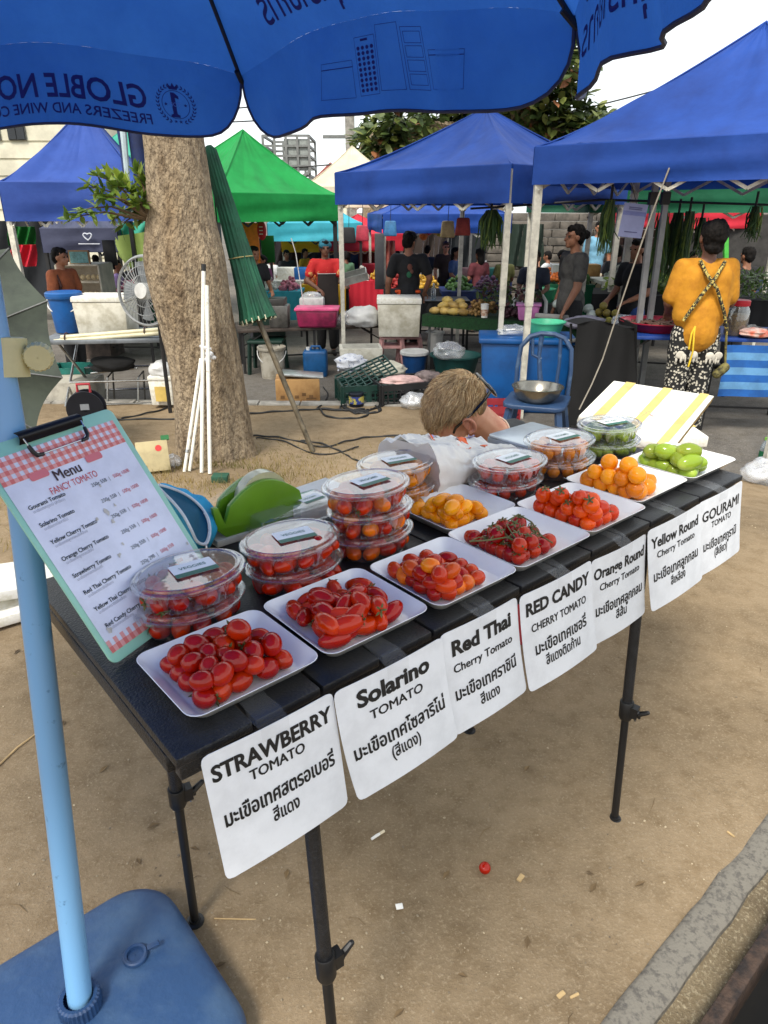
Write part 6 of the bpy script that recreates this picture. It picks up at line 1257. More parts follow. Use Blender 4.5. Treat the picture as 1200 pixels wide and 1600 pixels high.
for k in range(6500):
    th, ph = rh.uniform(0, 2 * PI), math.acos(rh.uniform(-.3, 1)); d = V((math.cos(th) * math.sin(ph), math.sin(th) * math.sin(ph), math.cos(ph)))
    if d.z < .1 and d.x > .45: continue
    if d.z < -.05 and d.x > -.2: continue
    base = V((-.014, 0, .022)) + V((d.x * .096, d.y * .078, d.z * .083)); cl = noise.noise(d * 3.1) * 1.4; up_ = d.z > .1
    flow = (V((.8, .35 * cl, -.1)) + V((d.x * .5, d.y * .9, 0))) if up_ else V((.15, d.y * .3 + .2 * cl, -1))
    flow = flow - d * flow.dot(d) * .95; flow.normalize(); fr_ = max(0, d.x) * (1 if up_ else .3); L_ = rh.uniform(.03, .062) * (1 if up_ else .5) * (1 + .45 * fr_); side = d.cross(flow).normalized(); cur = rh.gauss(0, .16) + cl * .35; r = rh.uniform(.0005, .0011); lf = (.004 + .007 * rh.random()) * (1 if up_ else .35)
    pts = [base, base + flow * L_ * .3 + d * lf + side * cur * L_ * .12, base + flow * L_ * .65 + d * lf * rh.uniform(.8, 1.5) + side * cur * L_ * .4, base + flow * L_ + d * lf * rh.uniform(-.3, 1.3) + side * cur * L_ * .8]
    t_ = rh.random() + .25 * noise.noise(d * 5); (h1 if t_ < .42 else h2 if t_ < .78 else h3).tube([I3 @ (hc + HM @ p) for p in pts], [r, r * 1.2, r * .9, r * .15], 4, False)
M_blond3 = mat('dark blond strands', (150, 118, 78), .5, var=.2, scale=30)
for h_, m_ in ((h1, M_blond), (h2, M_blond2), (h3, M_blond3)): h_.build('hair_strands', m_, by, local=True, ang=0)
M_shade = mat('black sunglasses', (10, 10, 11), .12, coat=.5); sg = MB()
for e in (1, -1): sg.tube([I3 @ hd(.05, .078 * e, -.018), I3 @ hd(.035, .083 * e, -.004), I3 @ hd(-.03, .087 * e, .004), I3 @ hd(-.088, .078 * e, .012), I3 @ hd(-.122, .062 * e, .016)], [.004, .0045, .0042, .005, .006], 8)
for e in (1, -1): sg.ell(I3 @ hd(-.127, .036 * e, .0), (.007, .031, .026), HM, 16, 10)
sg.cap(I3 @ hd(-.124, -.066, .02), I3 @ hd(-.124, .066, .02), .0055, .0055); sg.build('sunglasses', M_shade, by, local=True)
nk = MB(); nd = (sh - neck0).normalized(); x_, y_, _ = frame(nd); nc = neck0.lerp(sh, .78); nk.tube([I3 @ (nc + (x_ * math.cos(t) + y_ * math.sin(t)) * .064 + nd * .012 * math.cos(t)) for t in [2 * PI * k / 28 for k in range(29)]], .0022, 6); nk.build('necklace_cord', mat('cream cord', (216, 196, 176), .6), by, local=True)
sb = MB(); sb.ell(I3 @ W_(.215, .17, -.36), (.145, .185, .23), None, 24, 16); sb.cap(I3 @ W_(.15, .0, -.185), I3 @ W_(.23, .30, -.185), .062, .062); sb.cap(I3 @ W_(.185, .10, -.155), I3 @ W_(.225, .18, -.15), .066, .07)
for a_, e_ in ((W_(.12, -.02, -.19), W_(-.02, .02, -.42)), (W_(.2, .32, -.19), W_(.04, .38, -.42))): sb.cap(I3 @ a_, I3 @ a_.lerp(e_, .7), .058, .052, 14)
remesh(sb, 'shirt', fab('charcoal shirt', (44, 46, 48)), by, .008, 3)
tb_ = MB()
for e in (-1, 1): tb_.cap(I3 @ W_(.22, .16 + .09 * e, -.55), I3 @ W_(-.06, .16 + .13 * e, -.48), .088, .068, 14)
remesh(tb_, 'shorts', fab('navy shorts', (40, 46, 66)), by, .01, 3)
tag(MB().box((hc.x + .2, hc.y + .16, .18), (.3, .34, .36)).build('low_stool', mat('red plastic', (176, 50, 60), .5), bevel=.02), 'low red plastic stool under the bowing boy', 'stool')
# ================================================================== STALL FURNITURE AND GOODS
def px_box(u0, u1, v0, v1, Y):                        # width, height and bottom centre of a frontal box seen at a distance
    a, b = PX(u0, v1, Y), PX(u1, v1, Y); t = PX(u0, v0, Y); return (a + b) / 2, b.x - a.x, t.z - a.z
def rot(c, a): return Matrix.Translation(c) @ Matrix.Rotation(a, 4, 'Z')
def stall_table(label, fl, fr, depth, th, m_top, m_leg, name='stall_table', foldx=False, ground=STREET, legs=4, skirt=None):
    fl, fr = V(fl), V(fr); z = (fl.z + fr.z) / 2; fl.z = fr.z = z; d = fr - fl; nrm_ = V((-d.y, d.x, 0)).normalized() * depth; t = thing(name, label, 'table', ((fl + fr) / 2 + nrm_ / 2) * 1 - V((0, 0, z - ground)))
    P_ = [fl, fr, fr + nrm_, fl + nrm_]; MB().add([p - V((0, 0, th)) for p in P_] + P_, [(3, 2, 1, 0), (4, 5, 6, 7), (0, 1, 5, 4), (1, 2, 6, 5), (2, 3, 7, 6), (3, 0, 4, 7)]).build('tabletop', m_top, t, bevel=.004)
    e = d.normalized(); u = nrm_.normalized()
    if foldx:
        for s_ in (.12, .88):
            c = fl.lerp(fr, s_); mb = MB()
            for a, b in ((.06, .94), (.94, .06)): mb.tube([c + nrm_ * a - V((0, 0, th)), c + nrm_ * b * 1.0 + V((0, 0, ground - z + .02)) + e * (.1 if a < .5 else -.06)], .0125, 8)
            mb.build('folding_leg', m_leg, t)
        mb = MB()
        for a, zz in ((.1, .30), (.8, .33), (.1, .08), (.8, .10)): mb.tube([fl.lerp(fr, .14) + nrm_ * a + V((0, 0, ground - z + zz)), fl.lerp(fr, .86) + nrm_ * a + V((0, 0, ground - z + zz))], .010, 8)
        mb.build('stretcher', m_leg, t)
    else:
        for k in range(legs):
            c = fl.lerp(fr, .03 + .94 * (k // 2) / max(1, legs // 2 - 1)) + nrm_ * (.06 if k % 2 == 0 else .94); mb = MB().bar(c - V((0, 0, th)), V((c.x, c.y, ground)), .028, .028, (1, 0, 0)); mb.build('leg', m_leg, t)
        mb = MB()
        for a in (.06, .94): mb.bar(fl.lerp(fr, .03) + nrm_ * a + V((0, 0, -th - .16)), fl.lerp(fr, .18) + nrm_ * a - V((0, 0, th)), .014); mb.bar(fl.lerp(fr, .97) + nrm_ * a + V((0, 0, -th - .16)), fl.lerp(fr, .82) + nrm_ * a - V((0, 0, th)), .014)
        mb.bar(fl.lerp(fr, .03) + nrm_ * .5 + V((0, 0, ground - z + .14)), fl.lerp(fr, .97) + nrm_ * .5 + V((0, 0, ground - z + .14)), .018); mb.build('brace', m_leg, t)
    if skirt: 
        mb = MB().grid(lambda i, j: fl.lerp(fr, i) - u * (.012 + .006 * math.sin(40 * i)) + V((0, 0, .006 - skirt[0] * j)), 40, 4); mb.grid(lambda i, j: fl.lerp(fr, i) + nrm_ * j + V((0, 0, .007)) - u * .012 * (1 - j), 30, 4); mb.build('table_cover', skirt[1], t)
    return t
M_zinc = mat('dull zinc sheet', (128, 134, 140), .5, .4, var=.2, scale=5); M_chrome = mat('chrome tube', (170, 170, 168), .25, .9, var=.15); M_dkw = mat('dark worn wood', (74, 62, 54), .7, var=.3, scale=8); M_gleg = mat('grey painted legs', (96, 98, 98), .5, .3, var=.2); M_bleg = mat('black painted legs', (34, 32, 32), .6, var=.2)
def foam_box(label, u0, u1, v0, v1, Y, dep, m=None, rz=0, lid=True, name='foam_box', lidm=None, yoff=0):
    c, w, h = px_box(u0, u1, v0, v1, Y); c.y += dep / 2; t = thing(name, label, 'foam box', c, rz); M_ = rot(c, rz)
    MB().box((0, 0, h * (.42 if lid else .5)), (w, dep, h * (.84 if lid else 1.0)), M_, .94).build('box_body', m or M_dirty, t, bevel=.012)
    if lid: MB().box((0, 0, h * .92), (w * 1.03, dep * 1.03, h * .15), M_).build('lid', lidm or M_foam, t, bevel=.01)
    else: MB().box((0, 0, h - .004), (w * .86, dep * .86, .012), M_).build('hollow_shade', mat('foam shade', (170, 166, 152), .9), t)  # darker sheet at the rim: shade of an open hollow put into colour
    return t
def bucket(label, u, v1, Y, r, h, m, rim=1.12, name='bucket', cat='bucket', lid=None, handle=True, z=None):
    c = PX(u, v1, Y); c.y += r
    if z is not None: c.z = z
    t = thing(name, label, cat, c); k = r / rim; MB().lathe([(.001, 0), (k * .82, 0), (k * .84, .01), (k * .98, h * .9), (k * 1.06, h * .91), (k * 1.1, h * .93), (k * 1.1, h), (k * 1.02, h), (k * .96, h * .92), (k * .8, .02), (.001, .02)], c, 28).build('bucket_body', m, t)
    if lid: MB().lathe([(k * 1.13, h - .01), (k * 1.13, h + .02), (k * 1.05, h + .03), (k * .9, h + .028), (.001, h + .03)], c, 28).build('lid', lid, t)
    if handle: MB().tube([c + V((k * 1.1 * math.cos(a), -k * 1.02 * abs(math.sin(a)) * .8, h * .88 - math.sin(a) * h * .35)) for a in [PI * q / 14 for q in range(15)]], .006, 6).build('handle', mat('white plastic', (214, 214, 210), .5), t)
    return t
def blob(label, name, cat, c, r, m, amp=.25, fr=9, nn=(26, 18), flat=True, kind=None):
    c = V(c); r = V(r); mb = MB().ell((0, 0, 0), (1, 1, 1), None, *nn)
    for i, p in enumerate(mb.v):
        k = 1 + amp * noise.noise(p * fr / 4 + c * 3) + amp * .6 * abs(noise.noise(p * fr / 1.6 + c * 5)); q = V((p.x * r.x * k, p.y * r.y * k, p.z * r.z * k)); q.z = max(q.z, -r.z * .8) if flat else q.z; mb.v[i] = c + q
    return tag(mb.build(name, m, ang=60), label, cat, kind=kind)
def crate(label, c, sz, rz, m, lid=False, fill=None, name='plastic_crate'):
    c = V(c); t = thing(name, label, 'crate', c, rz); M_ = rot(c, rz); w, d, h = sz; mb = MB()
    for z, hh in ((.02, .04), (h - .03, .06)): 
        for s_ in (-1, 1): mb.box((0, s_ * d / 2, z), (w, .018, hh), M_); mb.box((s_ * w / 2, 0, z), (.018, d + .018, hh), M_)
    nx, ny = max(4, int(w / .06)), max(4, int(d / .06))
    for s_ in (-1, 1):
        for k in range(nx + 1): mb.box((-w / 2 + w * k / nx, s_ * d / 2, h / 2), (.014 if k % 4 else .05, .012, h), M_)
        for k in range(ny + 1): mb.box((s_ * w / 2, -d / 2 + d * k / ny, h / 2), (.012, .014 if k % 4 else .05, h), M_)
        for q in (.38, .62): mb.box((0, s_ * d / 2, h * q), (w, .01, .012), M_); mb.box((s_ * w / 2, 0, h * q), (.01, d, .012), M_)
    mb.box((0, 0, .012), (w - .02, d - .02, .012), M_); mb.build('crate_shell', m, t, ang=30); return t
M_wbag = mat('white carrier bag', (222, 222, 220), .45, var=.06, trans=.25, coat=.1); M_cbag = clear('clear bag film', base=.14, rough=.18, haze=.25); M_bluep = mat('blue plastic', (16, 84, 150), .4, var=.1, scale=4, c2=(14, 70, 128)); M_pinkp = mat('dusty pink plastic', (196, 146, 142), .5, var=.15); M_tealp = mat('teal green plastic', (24, 110, 100), .5, var=.15); M_wplast = mat('white plastic', (214, 214, 210), .5)
# ---------------- left stall
tl_, tr_ = PX(62, 540, 6.35), PX(285, 522, 6.5)
stall_table('zinc topped table on folding chrome legs at the left', tl_, tr_, .75, .035, M_zinc, M_chrome, foldx=True, ground=-.27)
zt = (tl_.z + tr_.z) / 2
pp = thing('pipe_bundle', 'bundle of cream plastic pipes tied together on the left table', 'pipes', tl_.lerp(tr_, .5) + V((0, .1, 0)))
for k, (dy, dz) in enumerate(((0, .022), (.04, .022), (.02, .055))):
    MB().tube([tl_ + V((.1 + .03 * k, .08 + dy, dz + .0)), tr_ + V((.15, .08 + dy, dz))], [.02, .02], 12).build('pipe', mat('cream pipe', (214, 206, 172), .45, var=.08), pp)
for s_ in (.16, .72): q = tl_.lerp(tr_, s_) + V((0, .10, .038)); MB().tube([q + V((0, .052 * math.cos(a), .042 * math.sin(a))) for a in [2 * PI * k / 14 for k in range(15)]], .006, 6).build('tie', mat('dark tie', (70, 40, 38), .8), pp)
foam_box('old white foam cooler box on the left table beside the blue bucket', 120, 202, 463, 524, 6.75, .36, M_dirty)
bucket('blue plastic bucket with white handle on the left table', 98, 522, 6.7, .165, .34, M_bluep, lid=M_bluep)
# fan
q = PX(228, 455, 6.1); fn = thing('pedestal_fan', 'grey pedestal fan half hidden behind the tree trunk', 'fan', (q.x, q.y + .1, -.25)); mb = MB(); R_ = Matrix.Translation(q) @ V((-.35, -.9, .1)).to_track_quat('Z', 'Y').to_matrix().to_4x4()
for r in (.27, .2, .13): mb.tube([R_ @ V((r * math.cos(t), r * math.sin(t), .03)) for t in [2 * PI * k / 40 for k in range(41)]], .004, 6)
mb.tube([R_ @ V((.28 * math.cos(t), .28 * math.sin(t), 0)) for t in [2 * PI * k / 40 for k in range(41)]], .012, 8)
for k in range(40): a = 2 * PI * k / 40; mb.tube([R_ @ V((.05 * math.cos(a), .05 * math.sin(a), .06)), R_ @ V((.17 * math.cos(a), .17 * math.sin(a), .05)), R_ @ V((.28 * math.cos(a), .28 * math.sin(a), .0))], .0022, 4)
mb.build('guard', M_gl, fn); MB().lathe([(.001, .075), (.06, .072), (.07, .05), (.06, -.1), (.001, -.12)], (0, 0, 0), 20, M=R_).build('motor_hub', M_wplast, fn); mb = MB()
for k in range(4): a = PI / 2 * k; mb.grid(lambda i, j: R_ @ V((math.cos(a + .7 * (j - .5)) * lerp(.05, .24, i), math.sin(a + .7 * (j - .5)) * lerp(.05, .24, i), .05 * (j - .5) - .01)), 4, 4)
mb.build('blade', mat('fan blade', (120, 124, 126), .4), fn); mb = MB().tube([q + V((.04, .12, -.05)), V((q.x + .04, q.y + .12, -.25))], .018, 8); mb.lathe([(.001, .03), (.17, .02), (.19, 0)], (q.x + .04, q.y + .12, -.25), 20); mb.build('stand', M_bleg, fn)
# things under the left table
crate('teal green crate under the left table', PX(110, 600, 7.0) + V((0, .1, 0)), (.34, .3, .17), .1, M_tealp)
foam_box('grey foam box under the teal crate at the left', 76, 148, 598, 652, 6.6, .4, mat('greyed foam', (172, 168, 156), .9, var=.2, scale=5), lid=False)
foam_box('white foam box with yellow tape beside the tree under the left table', 236, 272, 588, 634, 6.35, .3, M_foam); q, w_, h_ = px_box(236, 272, 588, 634, 6.33)
MB().box(q + V((0, .0, h_ * .4)), (w_ * .5, .008, h_ * .5)).build('tape_strip', M_ytape, [o for o in bpy.data.objects if o.get('label', '').startswith('white foam box with yellow tape beside')][0])
blob('white plastic bag stuffed behind the tree at the left', 'carrier_bag', 'bag', PX(252, 578, 6.45), (.11, .1, .08), M_wbag)
ch_ = thing('folding_stool', 'chrome folding stool frame under the left table', 'stool', PX(200, 640, 6.75)); mb = MB()
for x0 in (168, 216): mb.tube([PX(x0, 640, 6.55), PX(x0, 590, 6.6), PX(x0 + 8, 580, 6.7), PX(x0 + 12, 640, 6.95)], .009, 8)
mb.tube([PX(142, 583, 6.6), PX(215, 575, 6.6)], .01, 8); mb.build('frame', M_chrome, ch_)
blob('black cloth bag lying on the stool under the left table', 'cloth_bag', 'bag', PX(176, 569, 6.6), (.21, .12, .07), mat('black cloth', (14, 14, 15), .95), .25, 6)
mb = MB(); q = G(140, 664); cr_ = thing('cable_reel', 'black cable reel with a red handle on the ground at the left', 'cable reel', q); R_ = Matrix.Translation(q + V((0, 0, .15))) @ V((.2, -1, .05)).to_track_quat('Z', 'Y').to_matrix().to_4x4()
for z in (-.06, .06): mb.lathe([(.02, z - .006), (.148, z - .006), (.152, z), (.148, z + .006), (.02, z + .006)], (0, 0, 0), 30, M=R_)
mb.lathe([(.08, -.06), (.12, -.04), (.125, 0), (.12, .04), (.08, .06)], (0, 0, 0), 24, M=R_); mb.build('reel_drum', mat('navy black plastic', (18, 20, 30), .45), cr_); mb = MB().tube([R_ @ V((-.05, .13, 0)), R_ @ V((-.05, .2, 0)), R_ @ V((.05, .2, 0)), R_ @ V((.05, .13, 0))], .012, 8); mb.build('handle', mat('red plastic', (176, 50, 60), .5), cr_)
MB().box((0, .02, .067), (.07, .05, .004), R_).build('rating_plate', mat('grey plate', (150, 154, 160), .5), cr_)
# olive parasol leaning on its side at the far left
M_olive = mat('olive grey canvas', (64, 72, 62), .8, var=.18, scale=4, c2=(50, 57, 50), trans=.1, bump=.3, bscale=10); ap = PX(-150, 560, 4.3); rim = [PX(u_, v_, Y) for u_, v_, Y in ((14, 388, 4.9), (74, 470, 4.7), (98, 590, 4.5), (56, 672, 4.4), (-60, 720, 4.2), (-200, 700, 4.0), (-260, 560, 4.2), (-150, 420, 4.7))]
op_ = thing('open_parasol', 'open olive grey parasol lying on its side behind the pole at the left', 'parasol', (ap.x, ap.y, gz(ap.x, ap.y)))
for k in range(8):
    a, b_ = rim[k], rim[(k + 1) % 8]; MB().grid(lambda i, j: ap.lerp(a.lerp(b_, i), j) + V((.05 * math.sin(PI * i) * j * -1, .03 * math.sin(PI * i), 0)), 8, 8).build('canopy_panel', M_olive, op_, solid=.002)
    MB().tube([ap, a], .006, 6).build('rib', M_gleg, op_)
MB().tube([ap, V((ap.x - .3, ap.y - .4, gz(ap.x, ap.y) + .05))], .018, 10).build('shaft', M_shaft, op_)
# display case, sign board and panels behind
q0, w_, h_ = px_box(92, 158, 415, 468, 9.2); dc = thing('display_case', 'glass fronted display case of snacks behind the left table', 'display case', (q0.x, 9.45, STREET)); MB().box((q0.x, 9.5, (q0.z + STREET) / 2), (w_, .5, q0.z - STREET)).build('cabinet', M_dkw, dc); MB().box((q0.x, 9.72, q0.z + h_ / 2), (w_, .03, h_)).build('back_panel', mat('pale panel', (186, 182, 168), .8), dc)
mb = MB()
for z in (0, .5, 1): mb.box((q0.x, 9.5, q0.z + h_ * z), (w_, .48, .02))
for s_ in (-1, 1): mb.box((q0.x + s_ * w_ / 2, 9.5, q0.z + h_ / 2), (.02, .48, h_))
mb.build('shelf', mat('pale shelf', (190, 184, 166), .6), dc); mb = MB()
for k in range(7):
    for z in (0, .5): mb.ell((q0.x - w_ * .4 + k * w_ * .13, 9.42, q0.z + h_ * z + .05), (.03, .05, .035), None, 8, 6)
mb.build('snacks', mat('cream snacks', (214, 196, 150), .7), dc); MB().box((q0.x, 9.26, q0.z + h_ / 2), (w_, .006, h_)).build('glass_front', clear('case glass', base=.06), dc, ang=0)
q0, w_, h_ = px_box(110, 142, 391, 413, 9.4); sb_ = thing('menu_board', 'small framed teal menu board on top of the display case', 'board', q0); MB().box(q0 + V((0, 0, h_ / 2)), (w_, .03, h_)).build('board_frame', mat('wood edge', (150, 116, 76), .7), sb_); MB().box(q0 + V((0, -.017, h_ / 2)), (w_ * .88, .006, h_ * .8)).build('board_face', mat('teal board', (104, 150, 148), .7, var=.2, scale=30), sb_)
def panel_thing(name, label, cat, u0, u1, v0, v1, Y, m, th=.03):
    q, w, h = px_box(u0, u1, v0, v1, Y); return tag(MB().box(q + V((0, 0, h / 2)), (w, th, h)).build(name, m, bevel=.004), label, cat)
def drape(name, label, cat, pts, m, amp=.04, fold=5):
    a, b, c, d = [PX(*p) for p in pts]
    return tag(MB().grid(lambda i, j: a.lerp(b, i).lerp(d.lerp(c, i), j) + V((0, -amp * math.sin(fold * PI * (i + .2 * j)), -.25 * amp * math.sin(PI * i) * j)), 24, 10).build(name, m, solid=.003), label, cat)
panel_thing('speaker_panel', 'tall black panel hanging beside the black tent post', 'panel', 165, 184, 375, 414, 9.8, M_blkp)
drape('red_curtain', 'bright red curtain hanging at the far left stall', 'curtain', ((20, 383, 9), (56, 382, 9), (56, 416, 9), (14, 414, 9)), M_red); drape('green_curtain', 'dark green sheet above the red curtain', 'curtain', ((14, 354, 9.2), (54, 354, 9.2), (54, 384, 9.2), (14, 384, 9.2)), cloth('deep green sheet', (16, 96, 34)))
drape('green_drape', 'pale green cloth drape behind the leafy shoot', 'drape', ((165, 372, 10.8), (240, 360, 10.8), (245, 420, 10.8), (205, 416, 10.8)), M_pgreen, .12, 2.2)
drape('teal_drape', 'teal cloth strip above the pale green drape', 'drape', ((150, 352, 11), (240, 345, 11), (240, 366, 11), (160, 372, 11)), M_tealc)
panel_thing('orange_panel', 'tall orange panel behind the furled green parasol', 'panel', 374, 409, 348, 440, 11.5, mat('orange panel', (236, 132, 40), .7)); panel_thing('green_screen', 'dark green panel beside the orange one', 'panel', 410, 430, 368, 410, 12, cloth('deep green sheet', (16, 96, 34)))
q = PX(409, 360, 11.3); ln = thing('paper_lantern', 'red paper lantern with white marks hanging by the orange panel', 'lantern', q); MB().ell(q, (.07, .07, .14), None, 16, 10).build('lantern_body', mat('red paper', (190, 26, 34), .7), ln); mb = MB()
for z in (-.05, .0, .05): mb.bar(q + V((-.025, -.072, z)), q + V((.025, -.072, z)), .012)
mb.build('white_marks', M_paper, ln)
panel_thing('grey_cabinet', 'dark grey cabinet standing behind the third white post', 'cabinet', 586, 600, 365, 450, 11, mat('dark cabinet', (58, 60, 64), .6), .4)
drape('pink_banner', 'salmon pink patterned cloth behind the black shirted person', 'banner', ((600, 376, 11.5), (617, 376, 11.5), (620, 440, 11.5), (600, 440, 11.5)), mat('salmon cloth', (222, 150, 132), .8, scale=14, c2=(206, 110, 104)))
for i_, (u_, v_, c_) in enumerate(((662, 366, (226, 116, 40)), (670, 358, (214, 60, 84)), (680, 357, (226, 176, 60)), (687, 360, (206, 190, 60)), (698, 358, (70, 140, 190)), (706, 362, (214, 70, 80)))):
    b_ = PX(u_, v_, 13.8); bl_ = thing('balloon', ['orange', 'pink red', 'gold', 'olive yellow', 'blue', 'coral red'][i_] + ' balloon in the cluster behind the centre stall', 'balloon', b_, 0, 'balloons'); MB().ell(b_, (.085, .085, .11), None, 14, 10).build('balloon_skin', mat('balloon %d' % i_, c_, .3, coat=.4), bl_); MB().tube([b_ - V((0, 0, .11)), b_ - V((.02, 0, .5))], .003, 4).build('string', M_paper, bl_)
# ---------------- cook's stall
stall_table("dark steel work table of the cook's stall", PX(372, 528, 8.3), PX(606, 497, 8.75), .7, .03, M_dkw, M_bleg, legs=6)
ft_ = 8.55
def tabz(u_, Y): 
    a, b = PX(372, 528, 8.3), PX(606, 497, 8.75); return (a.z + b.z) / 2 + .001
zz = tabz(0, 0)
def on(u_, Y, z=None): p = PX(u_, 480, Y); return V((p.x, Y, z if z is not None else zz))
c = on(496, 8.62); tb2 = thing('pink_tub', 'rectangular pink plastic tub with lid on the work table', 'tub', c); mb = MB().box((0, 0, .105), (.5, .3, .21), Matrix.Translation(c), .9); mb.build('tub_body', mat('raspberry plastic', (160, 38, 84), .35, var=.3, scale=5, c2=(110, 26, 60), coat=.2), tb2, bevel=.03, seg=3); MB().box((0, 0, .215), (.53, .33, .035), Matrix.Translation(c)).build('lid', mat('hot pink plastic', (232, 92, 142), .35), tb2, bevel=.012)
c = on(436, 8.6); pt = thing('steel_pot', 'square steel pot at the left end of the work table', 'pot', c); MB().box((0, 0, .13), (.24, .24, .26), Matrix.Translation(c), .92).build('pot_body', mat('dull steel', (120, 118, 114), .4, .7, var=.2), pt, bevel=.015); MB().box((0, 0, .275), (.2, .26, .12), Matrix.Translation(c + V((-.02, .02, 0)))).build('steam_tray', mat('dark steel', (70, 68, 66), .45, .6), pt, bevel=.01)
c = on(488, 9.0); wb = thing('food_container', 'white food container wrapped with a blue band on the work table', 'container', c + V((0, 0, .15))); MB().box((0, 0, .0), (.3, .2, .3), Matrix.Translation(c + V((0, 0, .15)))).build('box_stack', M_wplast, wb, bevel=.02); blob_ = MB().ell(c + V((0, 0, .32)), (.12, .08, .05), None, 14, 8); blob_.build('wrap', M_cbag, wb)
c = PX(556, 437, 9.1); ps = thing('steel_pan', 'rectangular steel pan tilted in the hands of the cook', 'pan', c); R_ = Matrix.Translation(c) @ Matrix.Rotation(-.25, 4, 'Y') @ Matrix.Rotation(.25, 4, 'X'); mb = MB()
mb.box((0, 0, 0), (.3, .22, .008), R_)
for s_ in (-1, 1): mb.box((s_ * .15, 0, .04), (.008, .22, .09), R_); mb.box((0, s_ * .11, .04), (.3, .008, .09), R_)
mb.build('pan_shell', mat('pan steel', (176, 176, 172), .3, .8), ps)
blob('knotted white plastic carrier bag on the work table', 'carrier_bag', 'bag', on(567, 8.55) + V((0, .05, .11)), (.19, .14, .13), M_wbag, .3, 8); blob('clear bag with fried food beside the white bag', 'food_bag', 'bag', on(543, 8.7) + V((0, .1, .07)), (.12, .1, .085), M_cbag, .25, 8)
c = on(470, 8.75); tag(MB().tube([c + V((.05, 0, .12)), PX(462, 395, 8.8), PX(455, 372, 8.8)], .006, 6).build('hose', M_wplast), 'white hose hanging down to the work table', 'hose')
foam_box('large stained white foam box on the pink stools', 590, 657, 466, 527, 8.35, .42, M_dirty); 
for i_, (u_, Y) in enumerate(((612, 8.4), (640, 8.55))):
    a, w_, h_ = px_box(u_ - 22, u_ + 22, 527, 588, Y); a.y += .15; st2 = thing('pink_stool', ['dusty pink plastic stool at the front under the big foam box', 'dusty pink plastic stool at the back under the big foam box'][i_], 'stool', (a.x, a.y, STREET)); hz = PX(u_, 527, Y).z; MB().box((a.x, a.y, hz - .015), (.28, .28, .03)).build('seat', M_pinkp, st2, bevel=.01)
    for sx_ in (-1, 1):
        for sy_ in (-1, 1): MB().bar((a.x + sx_ * .12, a.y + sy_ * .12, hz - .03), (a.x + sx_ * .15, a.y + sy_ * .15, STREET), .05, .03).build('leg', M_pinkp, st2)
    MB().box((a.x, a.y, hz - .12), (.27, .27, .03)).build('stretcher', M_pinkp, st2)
jc = px_box(474, 511, 545, 592, 8.15); c, w_, h_ = jc; c.y += .12; jr = thing('jerrycan', 'blue plastic jerrycan standing under the work table', 'jerrycan', c); MB().box(c + V((0, 0, h_ * .45)), (w_, .2, h_ * .9)).build('can_body', mat('deep blue plastic', (14, 84, 140), .45, var=.15), jr, bevel=.03, seg=3); mb = MB().tube([c + V((-w_ * .2, 0, h_ * .88)), c + V((-w_ * .15, 0, h_ * 1.02)), c + V((w_ * .2, 0, h_ * 1.02)), c + V((w_ * .28, 0, h_ * .88))], .014, 8); mb.build('handle', MATS['deep blue plastic'], jr); MB().lathe([(.022, 0), (.022, .04), (.001, .042)], c + V((-w_ * .3, 0, h_ * .88)), 12).build('cap', M_wplast, jr)
bucket('tall dirty white bucket left of the blue jerrycan', 424, 600, 8.0, .17, .40, mat('dirty white plastic', (186, 180, 166), .6, var=.2, scale=6, c2=(140, 130, 112)), lid=None)
a = PX(418, 545, 8.5); dk = thing('dark_chair', 'dark green plastic chair behind the white bucket', 'chair', (a.x, a.y, STREET)); M_dgp = mat('dark green plastic', (18, 50, 40), .5); MB().box((a.x, a.y, .08), (.42, .42, .04)).build('seat', M_dgp, dk, bevel=.015); MB().grid(lambda i, j: V((a.x - .2 + .4 * i, a.y + .2 + .05 * math.sin(PI * i), .1 + .42 * j)), 6, 4).build('backrest', M_dgp, dk, solid=.02)
for sx_ in (-1, 1):
    for sy_ in (-1, 1): MB().bar((a.x + sx_ * .18, a.y + sy_ * .18, .06), (a.x + sx_ * .2, a.y + sy_ * .2, STREET), .035).build('leg', M_dgp, dk)
cb = px_box(430, 498, 590, 636, 6.75); c, w_, h_ = cb; c.y += .16; c.z = gz(c.x, c.y) - .01; bx2 = thing('cardboard_box', 'worn brown cardboard box on the sand in front of the work table', 'cardboard box', c, .12); M_card = mat('brown cardboard', (176, 136, 86), .85, var=.15, scale=5, c2=(146, 106, 62)); M_ = rot(c, .1); MB().box((0, 0, h_ / 2), (w_, .3, h_), M_).build('box_body', M_card, bx2, bevel=.006)
mb = MB(); 
for k in range(5): mb.box((-w_ * .35 + k * .07, -.152, h_ * (.5 if k % 2 else .42)), (.04, .003, .03), M_)
for k in range(3): mb.box((w_ * .3, -.152, h_ * (.2 + .08 * k)), (.1, .003, .012), M_)
mb.build('faded_print', mat('faded box print', (120, 88, 54), .85), bx2); tag(MB().box((.02, -.02, h_ + .03), (w_ * .95, .24, .02), M_ @ Matrix.Rotation(.1, 4, 'Y')).build('foil_tray', mat('crinkled foil', (190, 192, 190), .3, .8, bump=.6, bscale=30), bevel=.006), 'crumpled foil tray lying on the cardboard box', 'tray')
M_dgc = mat('dark green crate plastic', (20, 60, 52), .5); M_bkc = mat('black crate plastic', (24, 25, 27), .5)
p = G(562, 632); crate('dark green plastic crate on the kerb beside the first white post', (p.x + .05, p.y + .2, -.22), (.5, .36, .2), .22, M_dgc)
p2 = PX(560, 590, 7.0); c = V((p2.x + .08, 6.85, .02)); lt = MB(); R_ = Matrix.Translation(c) @ Matrix.Rotation(.3, 4, 'Z') @ Matrix.Rotation(-.35, 4, 'Y') @ Matrix.Rotation(.3, 4, 'X')
